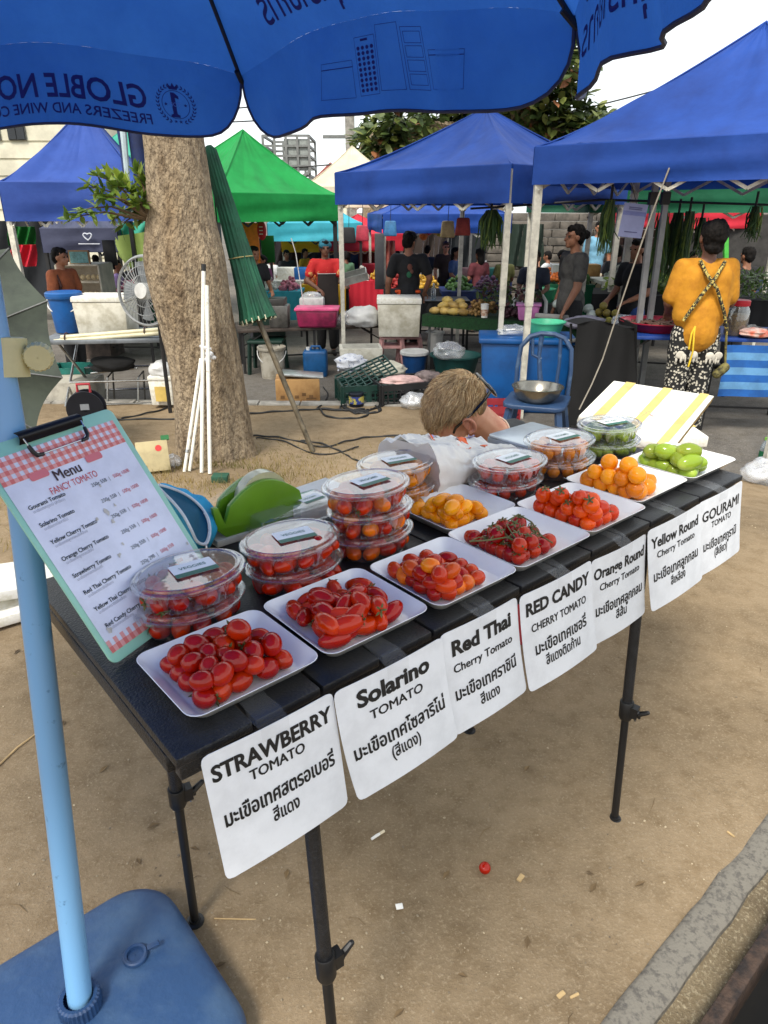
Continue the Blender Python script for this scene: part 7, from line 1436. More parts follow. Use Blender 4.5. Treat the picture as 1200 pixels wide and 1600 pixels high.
for k in range(9): lt.box((-.27 + .0675 * k, 0, 0), (.012, .36, .014), R_)
for k in range(7): lt.box((0, -.18 + .06 * k, 0), (.54, .012, .014), R_)
tag(lt.build('crate_lid', M_dgc), 'tilted dark green grid lid resting on the green crate', 'crate lid')
p = G(615, 632); crate('black plastic crate holding meat packs in front of the foam boxes', (p.x + .12, p.y + .22, -.22), (.62, .42, .22), .3, M_bkc)
blob('pale pink packages lying in the black crate', 'meat_packages', 'food', (p.x + .08, p.y + .2, -.02), (.2, .13, .05), mat('pale pink pack', (206, 170, 164), .5, var=.2)); blob('grey cloth heaped at the end of the black crate', 'cloth_heap', 'cloth', (p.x + .33, p.y + .28, .0), (.14, .12, .06), mat('grey brown cloth', (120, 106, 104), .9, var=.3, scale=12))
blob('clear plastic bag on the ground beside the black crate', 'plastic_bag', 'bag', G(644, 636) + V((.02, -.02, .06)), (.13, .1, .08), M_cbag)
foam_box('open white foam box low on the ground behind the first post', 530, 596, 545, 585, 7.5, .34, M_dirty, .1, False)
blob('crumpled white cloth heap beside the blue cooler', 'cloth_heap', 'cloth', PX(606, 578, 7.3), (.19, .15, .08), mat('cream crumpled cloth', (212, 206, 186), .9, var=.1), .35, 9); blob('crumpled newspaper and white packaging by the first white post', 'crumpled_paper', 'paper', PX(548, 568, 7.2), (.15, .12, .09), mat('newsprint', (206, 208, 214), .8, scale=26, c2=(96, 110, 150), lo=.55, hi=.62), .4, 11)
bucket('blue round cooler with a white lid under the fruit table', 648, 586, 7.9, .165, .22, mat('cooler blue', (20, 72, 130), .45), lid=M_wplast, handle=False, name='round_cooler', cat='cooler')
bucket('small white bucket under the fruit table', 680, 546, 8.6, .12, .24, M_wplast, z=-.1, handle=False); tag(MB().box((PX(680, 546, 8.6).x, 8.72, -.2), (.26, .26, .2)).build('upturned_box', M_bkc), 'black box supporting the small white bucket', 'box')
q = G(557, 634); pc_ = thing('paint_can', 'small dark can with a yellow and blue label beside the green crate', 'can', q); MB().lathe([(.001, 0), (.07, 0), (.072, .005), (.072, .125), (.066, .13), (.001, .128)], q, 20).build('can_body', mat('dark tin', (34, 38, 50), .4, .5), pc_); MB().lathe([(.0735, .03), (.0735, .1)], q, 20).build('can_label', mat('can label', (176, 166, 80), .5, scale=20, c2=(40, 60, 130), lo=.5, hi=.52), pc_)
# cables on the sand
M_cable = mat('black rubber cable', (26, 25, 25), .6)
def cable(label, pts, r=.009, lift=.008): tag(MB().tube([G(*p) + V((0, 0, lift + .004 * math.sin(i))) for i, p in enumerate(sp2(pts))], r, 6).build('power_cable', M_cable), label, 'cable')
def sp2(pts):
    P_ = [V((a, b, 0)) for a, b in pts]; n = (len(P_) - 1) * 7; return [(q.x, q.y) for q in (spline(P_, k / n) for k in range(n + 1))]
coil = [(565 + 28 * math.cos(t) + 6 * math.sin(2.3 * t), 636 + 9 * math.sin(t) + 3 * math.sin(1.7 * t)) for t in [k * .55 for k in range(44)]]
cable('coiled black cable on the sand in front of the crates', coil); cable('black cable running from the tree to the coil', [(385, 648), (420, 645), (470, 642), (510, 640), (540, 642), (570, 640)]); cable('black cable looping below the coil', [(500, 640), (512, 652), (545, 655), (570, 652), (572, 644), (530, 642), (495, 640)])
cable('thin black cable crossing the sand behind the tape dispenser', [(395, 682), (430, 684), (470, 692), (505, 700), (545, 690), (580, 684), (640, 682), (700, 683)], .007); cable('second thin cable near the shaft of the furled parasol', [(470, 690), (500, 694), (530, 706), (545, 715), (560, 722), (600, 728)], .007); cable('dark cable loop on the ground left of the tree', [(190, 655), (225, 648), (262, 638), (275, 628), (290, 640)], .008); cable('black cable leading from the reel to the tree', [(170, 658), (220, 656), (280, 656)], .008); cable('cable lying across the grass by the tree foot', [(400, 686), (440, 690), (500, 712), (560, 700)], .006)
cable('black cable tail behind the cardboard box', [(495, 640), (508, 628), (512, 616), (505, 606)], .007)
# cream box near the tree
q = G(238, 742); ob = thing('opened_box', 'opened cream cardboard box with a red stamp beside the tree', 'cardboard box', q, .5); M_ = Matrix.Translation(q + V((0, .06, .0))) @ Matrix.Rotation(.35, 4, 'Z') @ Matrix.Rotation(-.35, 4, 'X'); M_crd = mat('cream cardboard', (176, 162, 124), .85, var=.12)
MB().box((0, 0, .1), (.2, .09, .2), M_).build('box_body', M_crd, ob, bevel=.004); MB().box((-.12, -.02, .02), (.12, .07, .006), M_ @ Matrix.Rotation(.4, 4, 'Y')).build('flap', M_crd, ob); MB().lathe([(.001, 0), (.02, 0), (.0205, .001)], (0, 0, 0), 20, M=M_ @ Matrix.Translation((.04, -.0465, .15)) @ Matrix.Rotation(PI / 2, 4, 'X')).build('red_stamp', mat('red stamp', (200, 60, 60), .8), ob); MB().box((.09, 0, .215), (.05, .092, .03), M_).build('green_edge', mat('green carton', (40, 110, 60), .7), ob)
blob('clear plastic bag on the grass beside the cream box', 'plastic_bag', 'bag', G(272, 728) + V((0, 0, .035)), (.05, .05, .045), M_cbag); tag(MB().box(G(345, 752) + V((0, 0, .02)), (.1, .08, .05)).build('green_carton', mat('dark green carton', (28, 76, 56), .7), bevel=.004), 'dark green carton on the grass behind the tape dispenser', 'carton')
# ---------------- fruit table with green turf
M_turf = mat('green plastic turf', (18, 66, 26), .9, var=.4, scale=60, c2=(10, 40, 16), bump=1, bscale=220)
fa, fb_ = PX(660, 497, 8.3), PX(1010, 512, 7.1); stall_table('fruit table covered with green plastic turf under the blue tents', fa, fb_, .75, .03, M_dkw, M_gleg, legs=6, skirt=(.13, M_turf)); fz = (fa.z + fb_.z) / 2 + .012
def onf(u_, t): 
    s_ = (u_ - 660) / 350; p = fa.lerp(fb_, s_); d = fb_ - fa; n_ = V((-d.y, d.x, 0)).normalized(); return V((p.x, p.y, fz)) + n_ * t
M_mango = mat('pale yellow mango', (196, 160, 90), .5, var=.15, rnd=.01); me_m = MB().lathe([(.0005, -.075), (.02, -.068), (.036, -.035), (.042, 0), (.036, .04), (.018, .07), (.0005, .078)], n=14).build('m', M_mango, local=True, ang=0); me_mango = me_m.data; bpy.data.objects.remove(me_m)
k_ = 0
for (u_, t, z) in ((678, .06, .04), (694, .07, .04), (711, .07, .04), (727, .08, .04), (684, .16, .04), (701, .17, .05), (718, .18, .05), (690, .12, .1), (706, .13, .105), (722, .14, .1), (694, .15, .155), (711, .22, .13), (735, .2, .05)):
    o = bpy.data.objects.new('mango', me_mango); COL.objects.link(o); o.location = onf(u_, t) + V((0, 0, z)); o.rotation_euler = (PI / 2 + random.uniform(-.3, .3), random.uniform(-.3, .3), random.uniform(.6, 2.2)); tag(o, 'pale yellow mango in the heap at the left end of the turf table', 'mango', 'mangoes on the turf table')
M_long = mat('longan skin', (150, 116, 66), .7, var=.2); mb = MB()
for _ in range(130): q = onf(random.uniform(738, 772), random.uniform(.05, .3)); mb.ell(q + V((0, 0, random.uniform(.02, .16))), .018, None, 8, 6)
tag(mb.build('longans', M_long), 'heap of small brown longans beside the mangoes', 'fruit', kind='stuff')
mb, mb2 = MB(), MB()
for _ in range(260): q = onf(random.uniform(738, 838), random.uniform(.12, .45)) + V((0, 0, random.uniform(.05, .34))); leaf(mb if random.random() < .6 else mb2, q, (random.gauss(0, 1), random.gauss(0, 1), random.gauss(.2, .5)), (0, -.4, 1), random.uniform(.06, .12), .04)
lv = tag(mb.build('fruit_leaves', M_l1, ang=0), 'dark leafy stems heaped behind the longans', 'leaves', kind='stuff'); tag(mb2.build('dried_leaves', mat('dry purple leaves', (86, 50, 50), .8, var=.3), ang=0), 'dried purplish leaves mixed in the leafy heap', 'leaves', kind='stuff')
mb = MB()
for _ in range(90): q = onf(random.uniform(790, 822), random.uniform(.06, .25)); mb.ell(q + V((0, 0, random.uniform(.02, .11))), .022, None, 8, 6)
tag(mb.build('mangosteens', mat('dark purple rind', (58, 26, 36), .6, var=.2)), 'heap of dark purple fruit beside the paper cup', 'fruit', kind='stuff')
c = onf(764, .06); cpv = thing('paper_cup', 'white paper cup with brown band on the turf table', 'cup', c); MB().lathe([(.001, 0), (.035, 0), (.045, .14), (.048, .142), (.048, .148), (.042, .148), (.04, .13), (.001, .12)], c, 20).build('cup_wall', M_paper, cpv); MB().lathe([(.0375, .02), (.0425, .09)], c, 20).build('cup_band', mat('cup band', (170, 120, 90), .7, scale=30, c2=(220, 200, 180)), cpv)
c = onf(832, .12); bk = thing('pink_basket', 'small pink lilac plastic basket on the turf table', 'basket', c); MB().box((0, 0, .08), (.24, .2, .16), rot(c, -.2), .82).build('basket_shell', mat('lilac pink plastic', (200, 120, 178), .45, var=.1), bk, bevel=.02); MB().box((0, 0, .165), (.27, .23, .02), rot(c, -.2)).build('rim', MATS['lilac pink plastic'], bk, bevel=.006)
c = onf(872, .1); ws = thing('market_scale', 'digital market scale with a dark display on the turf table', 'scale', c); d = fb_ - fa; az = math.atan2(d.y, d.x); M_ = rot(c, az) @ Matrix.Rotation(-.22, 4, 'X'); MB().box((0, .02, .05), (.36, .22, .05), M_).build('scale_body', mat('scale shell', (150, 148, 142), .5), ws, bevel=.01)
for x in (-.09, .09): MB().box((x, .0, .0765), (.15, .13, .004), M_).build('display', mat('dark display', (30, 36, 46), .25), ws)
for i_, (u_, t, z) in enumerate(((868, .32, .16), (880, .28, .13), (892, .34, .16), (904, .28, .14), (916, .32, .13), (900, .25, .1), (886, .24, .09), (924, .25, .08))):
    blob('guava wrapped in thin white film behind the market scale', 'wrapped_guava', 'fruit', onf(u_, t) + V((0, 0, z)), (.055, .05, .05), mat('film wrapped fruit', (190, 200, 190), .3, var=.1, coat=.4), .08, 12, (12, 9)); bpy.context.scene.collection.objects[-1]['group'] = 'wrapped guavas'
M_or = mat('greenish orange', (150, 130, 56), .55, var=.2, rnd=.02); me_o = MB().ell((0, 0, 0), (.042, .042, .04), None, 14, 10).build('m', M_or, local=True, ang=0); me_orange = me_o.data; bpy.data.objects.remove(me_o)
for (u_, t, z) in ((928, .2, .04), (940, .16, .04), (952, .18, .04), (964, .2, .04), (934, .26, .11), (946, .24, .11), (958, .26, .11), (940, .24, .18), (972, .22, .05)):
    o = bpy.data.objects.new('tangerine', me_orange); COL.objects.link(o); o.location = onf(u_, t) + V((0, 0, z)); tag(o, 'greenish yellow tangerine in the pile at the right of the turf table', 'tangerine', 'tangerines')
blob('pale plastic bags hanging over the front of the turf table', 'plastic_bag', 'bag', onf(925, -.02) + V((0, 0, .03)), (.2, .1, .07), mat('milky lilac bag', (196, 190, 204), .4, trans=.3), .3, 8); blob('clear bag of fruit at the right end of the turf table', 'plastic_bag', 'bag', onf(975, .06) + V((0, 0, .06)), (.11, .1, .07), M_cbag, .25, 8)
blob('plastic bags and greens in the basket under the turf table', 'plastic_bag', 'bag', PX(700, 548, 7.7), (.16, .14, .1), M_cbag, .3, 8); bucket('wide dark teal basin under the turf table', 715, 590, 7.6, .3, .2, mat('dark teal plastic', (20, 74, 70), .5), handle=False, name='basin', cat='basin')
wb_ = PX(634, 402, 8.9); bt = PX(677, 470, 9.3); wt = thing('water_bottle', 'clear water bottle on a dark table behind the mangoes', 'bottle', bt); MB().lathe([(.001, 0), (.033, 0), (.035, .02), (.035, .13), (.02, .17), (.013, .19), (.013, .2)], bt, 16).build('bottle_body', clear('bottle plastic', (210, 230, 240), .12, .05, .15), wt); MB().lathe([(.015, .195), (.015, .215), (.001, .216)], bt, 12).build('cap', M_wplast, wt)
stall_table('black topped table behind the fruit stall', PX(655, 470, 9.25), PX(735, 470, 9.25), .5, .03, M_blkp, M_bleg)
# ---------------- blue storage tub, chair, bowl
c, w_, h_ = px_box(752, 890, 540, 632, 6.55); c.y += .22; c.z = STREET; h_ = PX(800, 540, 6.4).z - STREET; tb3 = thing('storage_tub', 'large blue plastic storage tub with lid behind the blue chair', 'storage tub', c, -.12); M_ = rot(c, -.12); MB().box((0, 0, h_ / 2), (w_, .46, h_), M_, .9).build('tub_body', M_bluep, tb3, bevel=.03, seg=3); MB().box((0, 0, h_ + .012), (w_ * 1.06, .52, .05), M_).build('lid', M_bluep, tb3, bevel=.015); MB().tube([M_ @ V((w_ * .42, -.26, h_ - .0)), M_ @ V((w_ * .42, -.285, h_ + .03)), M_ @ V((w_ * .54, -.285, h_ + .05)), M_ @ V((w_ * .54, -.2, h_ + .03))], .016, 8).build('latch', M_wplast, tb3)
q = M_ @ V((w_ * .2, -.05, h_ + .04)); bs = thing('mint_basin', 'mint green plastic basin on the blue storage tub', 'basin', q); MB().lathe([(.001, 0), (.12, 0), (.13, .01), (.165, .12), (.182, .125), (.184, .135), (.166, .137), (.155, .12), (.12, .015), (.001, .012)], q, 32).build('basin_wall', mat('mint green plastic', (88, 206, 160), .4, var=.05), bs)
blob('clear bag with leftovers on the blue tub lid', 'food_bag', 'bag', M_ @ V((-.12, 0, h_ + .07)), (.15, .1, .055), M_cbag, .3, 9)
M_chb = mat('scuffed blue chair plastic', (32, 58, 92), .5, var=.25, scale=14, c2=(70, 94, 120), lo=.54, hi=.72); sc_ = PX(848, 638, 4.95); c = V((sc_.x, 5.15, gz(sc_.x, 5.1))); c.z = min(c.z, -.2); bc_ = thing('plastic_chair', 'scuffed blue plastic chair holding a steel bowl', 'chair', c); sz_ = sc_.z; ca_ = -.35; M_ = rot(V((c.x, c.y, 0)), ca_)
MB().add([M_ @ V((x, y, z + .02 * (x / .22) ** 2)) for z in (sz_ - .03, sz_) for x, y in rounded(.46, .44, .07, 4)], [tuple(range(19, -1, -1)), tuple(range(20, 40))] + [(i, (i + 1) % 20, 20 + (i + 1) % 20, 20 + i) for i in range(20)]).build('seat', M_chb, bc_, bevel=.006)
def cb_(x, h): return M_ @ V((x, .2 + .1 * h + .03 * (1 - (x / .2) ** 2), sz_ + h))
mb = MB(); mb.tube([cb_(-.2, -.02), cb_(-.205, .2), cb_(-.19, .36), cb_(-.13, .435), cb_(-.05, .46), cb_(.05, .46), cb_(.13, .435), cb_(.19, .36), cb_(.205, .2), cb_(.2, -.02)], [.016, .016, .018, .02, .02, .02, .02, .018, .016, .016], 8); mb.tube([cb_(-.045, .44), cb_(-.05, .3), cb_(-.03, .15), cb_(0, .02)], [.022, .016, .02, .03], 8); mb.tube([cb_(.1, .44), cb_(.11, .25), cb_(.1, 0)], [.016, .014, .016], 8); mb.tube([cb_(-.11, .42), cb_(-.1, .3), cb_(-.03, .27)], .013, 8)
mb.build('backrest', M_chb, bc_)
for sx_ in (-1, 1):
    for sy_ in (-1, 1): MB().bar(M_ @ V((sx_ * .18, sy_ * .17, sz_ - .03)), M_ @ V((sx_ * .23, sy_ * .23, c.z)), .045, .03).build('leg', M_chb, bc_)
q = M_ @ V((.0, -.04, sz_ + .005)); sb2 = thing('steel_bowl', 'dull steel mixing bowl on the seat of the blue chair', 'bowl', q); MB().lathe([(.001, 0), (.09, 0), (.12, .012), (.165, .06), (.182, .115), (.192, .118), (.192, .123), (.178, .122), (.16, .07), (.12, .03), (.001, .02)], q, 36).build('bowl_wall', mat('bowl steel', (150, 146, 136), .25, .9, var=.2), sb2)
c = PX(780, 640, 5.9); crate('dusty red plastic crate beside the blue chair', (c.x, 6.05, STREET), (.36, .3, .24), 0, mat('dusty red plastic', (150, 46, 54), .5, var=.1)); 
# black cloth draped over a chair
a0 = PX(905, 508, 6.0); a1 = PX(995, 512, 6.0); bkv = thing('draped_chair', 'black cloth draped over a folding chair beside the blue tub', 'chair', ((a0.x + a1.x) / 2, 6.2, STREET))
def drp(i, j):
    x = lerp(a0.x - .02 * j, a1.x + .12 * j, i); y = 6.05 - .10 * j + .02 * math.sin(14 * i + 3 * j); return V((x, y, lerp(a0.z, STREET + .06, j) + .03 * math.sin(5 * i) * (1 - j)))
mb = MB().grid(drp, 24, 16); mb.grid(lambda i, j: V((lerp(a0.x, a1.x, i), 6.05 + .42 * j, a0.z + .03 * math.sin(5 * i) - .03 * j)), 24, 4); mb.grid(lambda i, j: V((a1.x + .12 * j, 6.0 + .5 * i, lerp(a0.z, STREET + .06, j))), 6, 10); mb.build('cloth_cover', mat('black draped cloth', (8, 8, 9), .9, var=.2), bkv, solid=.004); mb = MB()
for x in (a0.x + .04, a1.x - .02): mb.tube([(x, 6.1, a0.z - .03), (x, 6.3, STREET)], .012, 8); mb.tube([(x, 6.42, a0.z - .05), (x, 6.1, STREET)], .012, 8)
mb.build('frame', M_bleg, bkv)
tag(MB().tube([PX(1046, 262, 5.7), PX(1020, 330, 5.75), PX(985, 430, 5.8), PX(960, 505, 5.85), PX(942, 560, 5.85), PX(925, 600, 5.8), PX(905, 640, 5.7)], .006, 6).build('rope', mat('pale grey rope', (150, 142, 128), .8)), 'pale rope hanging from the right tent down past the black cloth', 'rope')
# two leaning posts and the paper sheet
for i_, (u0, v0, u1, v1, Y, lab) in enumerate(((1022, 300, 998, 505, 6.4, 'left of the two grey steel posts before the greens stall'), (1041, 300, 1014, 505, 6.55, 'right of the two grey steel posts before the greens stall'))):
    a, b_ = PX(u0, v0, Y), PX(u1, v1, Y); b_ = a + (b_ - a) * ((a.z - STREET) / (a.z - b_.z)); t = thing('steel_post', lab, 'post', b_); MB().bar(a + V((0, 0, .25)), b_, .045, .045, (1, 0, 0)).build('post_tube', M_gl, t); MB().box(a + V((0, 0, -.05)), (.07, .06, .1)).build('slider', M_blkp, t); MB().box(b_ + V((0, 0, .005)), (.09, .09, .01)).build('foot_plate', M_gl, t)
q, w_, h_ = px_box(967, 1004, 318, 371, 6.3); ph_ = thing('payment_sheet', 'pale lilac printed sheet hanging from the right blue tent', 'sheet', q + V((0, 0, h_ / 2))); M_ = Matrix.Translation(q + V((0, 0, h_ / 2))) @ Matrix.Rotation(.09, 4, 'Y'); MB().box((0, 0, 0), (w_, .004, h_), M_).build('paper', mat('lilac sheet', (150, 156, 196), .6, var=.05), ph_); mb = MB()
for z in (.38, .33, -.34): mb.box((0, -.0035, h_ * z), (w_ * .55, .002, h_ * .03), M_)
mb.build('printed_lines', mat('sheet ink', (90, 94, 140), .6), ph_); MB().box((0, -.0033, h_ * .21), (w_ * .96, .002, h_ * .12), M_).build('header_band', mat('sheet blue', (120, 128, 184), .6), ph_)
MB().tube([M_ @ V((0, 0, h_ / 2)), PX(985, 280, 6.3)], .003, 5).build('string', M_blkp, ph_)
# hanging beans
M_bean = mat('green long beans', (52, 84, 30), .6, var=.3, scale=6, c2=(34, 60, 24)); M_bean2 = mat('yellow green pods', (96, 118, 40), .6, var=.3)
def beans(label, u0, u1, v0, v1, Y, n, seed):
    rd = random.Random(seed); c = PX((u0 + u1) / 2, v0, Y); t = thing('bean_bunch', label, 'vegetables', c, 0, 'bunches of hanging beans'); b1, b2 = MB(), MB(); hv = PX(600, v1, Y).z - c.z
    for k in range(n):
        x = rd.gauss(0, .42); x = max(-1, min(1, x)); xx = c.x + x * (PX(u1, v0, Y).x - PX(u0, v0, Y).x) / 2; yy = Y + rd.gauss(0, .05); L = hv * rd.uniform(.55, 1.02); q0 = V((c.x + (xx - c.x) * .35, yy, c.z)); (b1 if rd.random() < .75 else b2).tube([q0, V((xx, yy, c.z + L * .3)), V((xx + rd.gauss(0, .012), yy + rd.gauss(0, .01), c.z + L * .7)), V((xx + rd.gauss(0, .03), yy, c.z + L))], [.004, .0075, .0075, .003], 5)
    b1.build('pods', M_bean, t, ang=0); b2.build('pods', M_bean2, t, ang=0); MB().tube([c - V((0, 0, .02)), c + V((0, 0, .12))], .012, 6).build('tie', M_bleg, t)
for i_, a in enumerate(((744, 792, 328, 392, 7.6, 90), (944, 966, 312, 400, 6.6, 50), (1026, 1052, 330, 440, 7.2, 70), (1050, 1072, 332, 445, 7.3, 70), (1070, 1086, 330, 425, 7.1, 45), (1088, 1106, 340, 405, 7.4, 40), (1172, 1190, 322, 380, 6.8, 40))):
    beans(['wide bunch of dark green long beans hanging left of the right tent post', 'dark bunch hanging just left of the lilac sheet', 'bunch of long beans hanging against the two grey posts', 'second bunch of long beans right of the grey posts', 'thin bunch of beans left of the white far post', 'short bunch of beans right of the white far post', 'small bunch of pods hanging near the right picture edge'][i_], *a, i_ + 3)
tag(MB().tube([PX(735, 326, 7.5), PX(800, 322, 7.5), PX(940, 312, 7.0), PX(1200, 320, 7.1)], .012, 6).build('hanging_rail', M_bleg), 'dark rail from which the bean bunches hang', 'rail')
# greens stall further back
ga, gb_ = PX(925, 462, 8.2), PX(1078, 462, 7.9); stall_table('greens stall table draped in black cloth behind the grey posts', ga, gb_, .7, .03, M_dkw, M_bleg, skirt=(.42, mat('black stall cloth', (26, 26, 28), .9)))
mb, mb2 = MB(), MB()
for _ in range(420): q = PX(random.uniform(958, 1058), 458, 8.3) + V((0, random.uniform(-.2, .3), 0)); q.z = ga.z + random.uniform(.02, .2) * (1 - abs(q.x - 3.1) * .1); leaf(mb if random.random() < .5 else mb2, q, (random.gauss(0, 1), random.gauss(0, 1), random.gauss(.4, .5)), (0, -.4, 1), random.uniform(.06, .13), .05)
tag(mb.build('leafy_greens', M_leaf2, ang=0), 'heap of yellow green leafy vegetables on the black draped stall', 'vegetables', kind='stuff'); tag(mb2.build('leafy_greens', M_leaf, ang=0), 'darker leafy vegetables mixed in the heap on the black draped stall', 'vegetables', kind='stuff')
a0, a1 = PX(1155, 470, 7.2), PX(1290, 474, 6.9); stall_table('table of herbs draped in black at the right edge', a0, a1, .7, .03, M_dkw, M_bleg, skirt=(.3, mat('black stall cloth', (26, 26, 28), .9))); mb = MB()
for _ in range(700): q = V((random.uniform(a0.x, a1.x), random.uniform(7.0, 7.5), a0.z + random.uniform(.02, .26))); d = V((random.gauss(0, 1), random.gauss(-.3, .6), random.gauss(.7, .4))); leaf(mb, q, d, (0, -.4, 1), random.uniform(.04, .09), .022)
tag(mb.build('herb_bunches', M_leaf, ang=0), 'heap of fresh coriander at the right edge', 'herbs', kind='stuff')
# low table with striped cloth, red pan, pickle jar, foil trays
a0, a1 = PX(962, 528, 6.1), PX(1290, 528, 5.85); st5 = stall_table('steel framed table with a blue striped cloth at the right edge', a0, a1, .7, .03, mat('blue table sheet', (30, 70, 150), .5), M_bleg, legs=6, ground=STREET); z5 = (a0.z + a1.z) / 2
cs_ = MB(); s2 = MB(); x0, x1 = PX(1138, 540, 5.84).x, PX(1260, 540, 5.84).x
for k in range(7): 
    zt_ = z5 - .04 - .062 * k; (cs_ if k % 2 == 0 else s2).grid(lambda i, j: V((lerp(x0, x1, i), 5.86 - .03 * i + .012 * math.sin(9 * i), zt_ - .062 * j)), 12, 2)
cs_.build('striped_cloth', mat('blue stripe', (24, 92, 168), .7), st5); s2.build('striped_cloth', mat('pale blue stripe', (96, 150, 196), .7), st5)
c = V((PX(1028, 510, 6.35).x, 6.4, z5 + .005)); rp = thing('red_basin', 'wide red plastic basin of dried goods on the striped table', 'basin', c); MB().lathe([(.001, 0), (.24, 0), (.3, .07), (.32, .075), (.32, .083), (.29, .08), (.24, .015), (.001, .012)], c, 36).build('basin_wall', mat('crimson plastic', (164, 30, 54), .4), rp); mb = MB()
for _ in range(70): a = random.uniform(0, 6.3); r = .22 * math.sqrt(random.random()); mb.cap(c + V((r * math.cos(a), r * math.sin(a), .03 + random.random() * .04)), c + V((r * math.cos(a) + random.gauss(0, .05), r * math.sin(a) + random.gauss(0, .05), .05 + random.random() * .03)), .012, .008, 6)
tag(mb.build('dried_goods', mat('brown dried goods', (92, 66, 54), .8, var=.3), ang=60), 'brown dried goods heaped in the red basin', 'food', kind='stuff')
c = V((PX(1150, 518, 6.1).x, 6.12, z5 + .002)); jrr = thing('pickle_jar', 'large pickle jar with a red lid on the striped table', 'jar', c); MB().lathe([(.001, .0), (.085, .0), (.092, .02), (.092, .20), (.075, .235), (.07, .245), (.07, .26)], c, 28).build('jar_wall', clear('jar plastic', (236, 236, 220), .1, .05, .05), jrr); MB().lathe([(.001, .006), (.083, .006), (.086, .02), (.086, .175), (.001, .18)], c, 20).build('pickles', mat('brown pickles', (110, 84, 40), .6, scale=40, c2=(70, 50, 28)), jrr); MB().lathe([(.078, .245), (.08, .25), (.08, .285), (.074, .292), (.001, .29)], c, 28).build('lid', mat('red jar lid', (190, 34, 50), .4), jrr)
c = V((PX(1195, 515, 6.0).x, 6.1, z5 + .004)); ftm = thing('foil_platter', 'foil platter of dried fish at the right edge', 'platter', c); MB().lathe([(.001, 0), (.17, 0), (.2, .03), (.21, .032), (.19, .025), (.16, .008), (.001, .008)], c, 28).build('platter', mat('black platter', (30, 30, 32), .4), ftm); mb = MB()
for _ in range(20): a = random.uniform(0, 6.3); mb.cap(c + V((.1 * math.cos(a), .1 * math.sin(a), .03 + .03 * random.random())), c + V((.15 * math.cos(a + 1), .1 * math.sin(a + 1), .05)), .018, .01, 6)
mb.build('dried_fish', mat('silver grey fish', (150, 146, 140), .35, .3, var=.3), ftm); blob('orange and white packet bag at the right edge of the striped table', 'packet_bag', 'bag', V((PX(1185, 530, 5.9).x, 5.98, z5 + .04)), (.12, .09, .04), mat('orange white film', (222, 190, 176), .4, scale=10, c2=(214, 90, 50)), .3, 8)
# chairs, basins behind the grey shirted person
c = PX(836, 470, 9.2); wc = thing('white_chair', 'white plastic chair behind the fruit stall', 'chair', (c.x, 9.3, STREET)); mb = MB(); mb.tube([(c.x - .22, 9.5, .05), (c.x - .22, 9.55, .4), (c.x - .14, 9.56, .52), (c.x + .14, 9.56, .52), (c.x + .22, 9.55, .4), (c.x + .22, 9.5, .05)], .025, 8)
for x in (-.1, 0, .1): mb.tube([(c.x + x, 9.5, .1), (c.x + x, 9.56, .5)], .014, 6)
mb.build('backrest', M_wplast, wc); MB().box((c.x, 9.3, .1), (.46, .44, .04)).build('seat', M_wplast, wc, bevel=.015)
for sx_ in (-1, 1):
    for sy_ in (-1, 1): MB().bar((c.x + sx_ * .2, 9.3 + sy_ * .18, .08), (c.x + sx_ * .23, 9.3 + sy_ * .2, STREET), .04).build('leg', M_wplast, wc)
bucket('green plastic basin stacked behind the fruit stall', 848, 456, 9.9, .24, .18, mat('bright green basin', (20, 120, 84), .5), z=.33, handle=False, name='basin', cat='basin'); tag(MB().box((PX(848, 456, 9.9).x, 10.1, .015), (.6, .5, .63)).build('goods_box', M_bkc, bevel=.01), 'dark box under the green basin behind the stall', 'box')
for i_, (u_, v_, Y) in enumerate(((1105, 440, 12), (938, 430, 12.4), (960, 452, 11.5))):
    p = PX(u_, v_, Y); t = thing('folding_chair', ['cream folding chair beyond the hanging beans at the right', 'cream folding chair in front of the stone wall', 'cream folding chair behind the black topped greens stall'][i_], 'chair', (p.x, Y, STREET)); MB().box((p.x, Y, .12), (.4, .4, .03)).build('seat', M_cream, t); MB().box((p.x, Y + .2, .42), (.4, .03, .2)).build('backrest', M_cream, t)
    for s_ in (-1, 1): MB().tube([(p.x + s_ * .19, Y + .22, .5), (p.x + s_ * .19, Y - .2, STREET)], .012, 6).build('leg', M_gl, t); MB().tube([(p.x + s_ * .18, Y - .18, .12), (p.x + s_ * .18, Y + .25, STREET)], .012, 6).build('leg', M_gl, t)
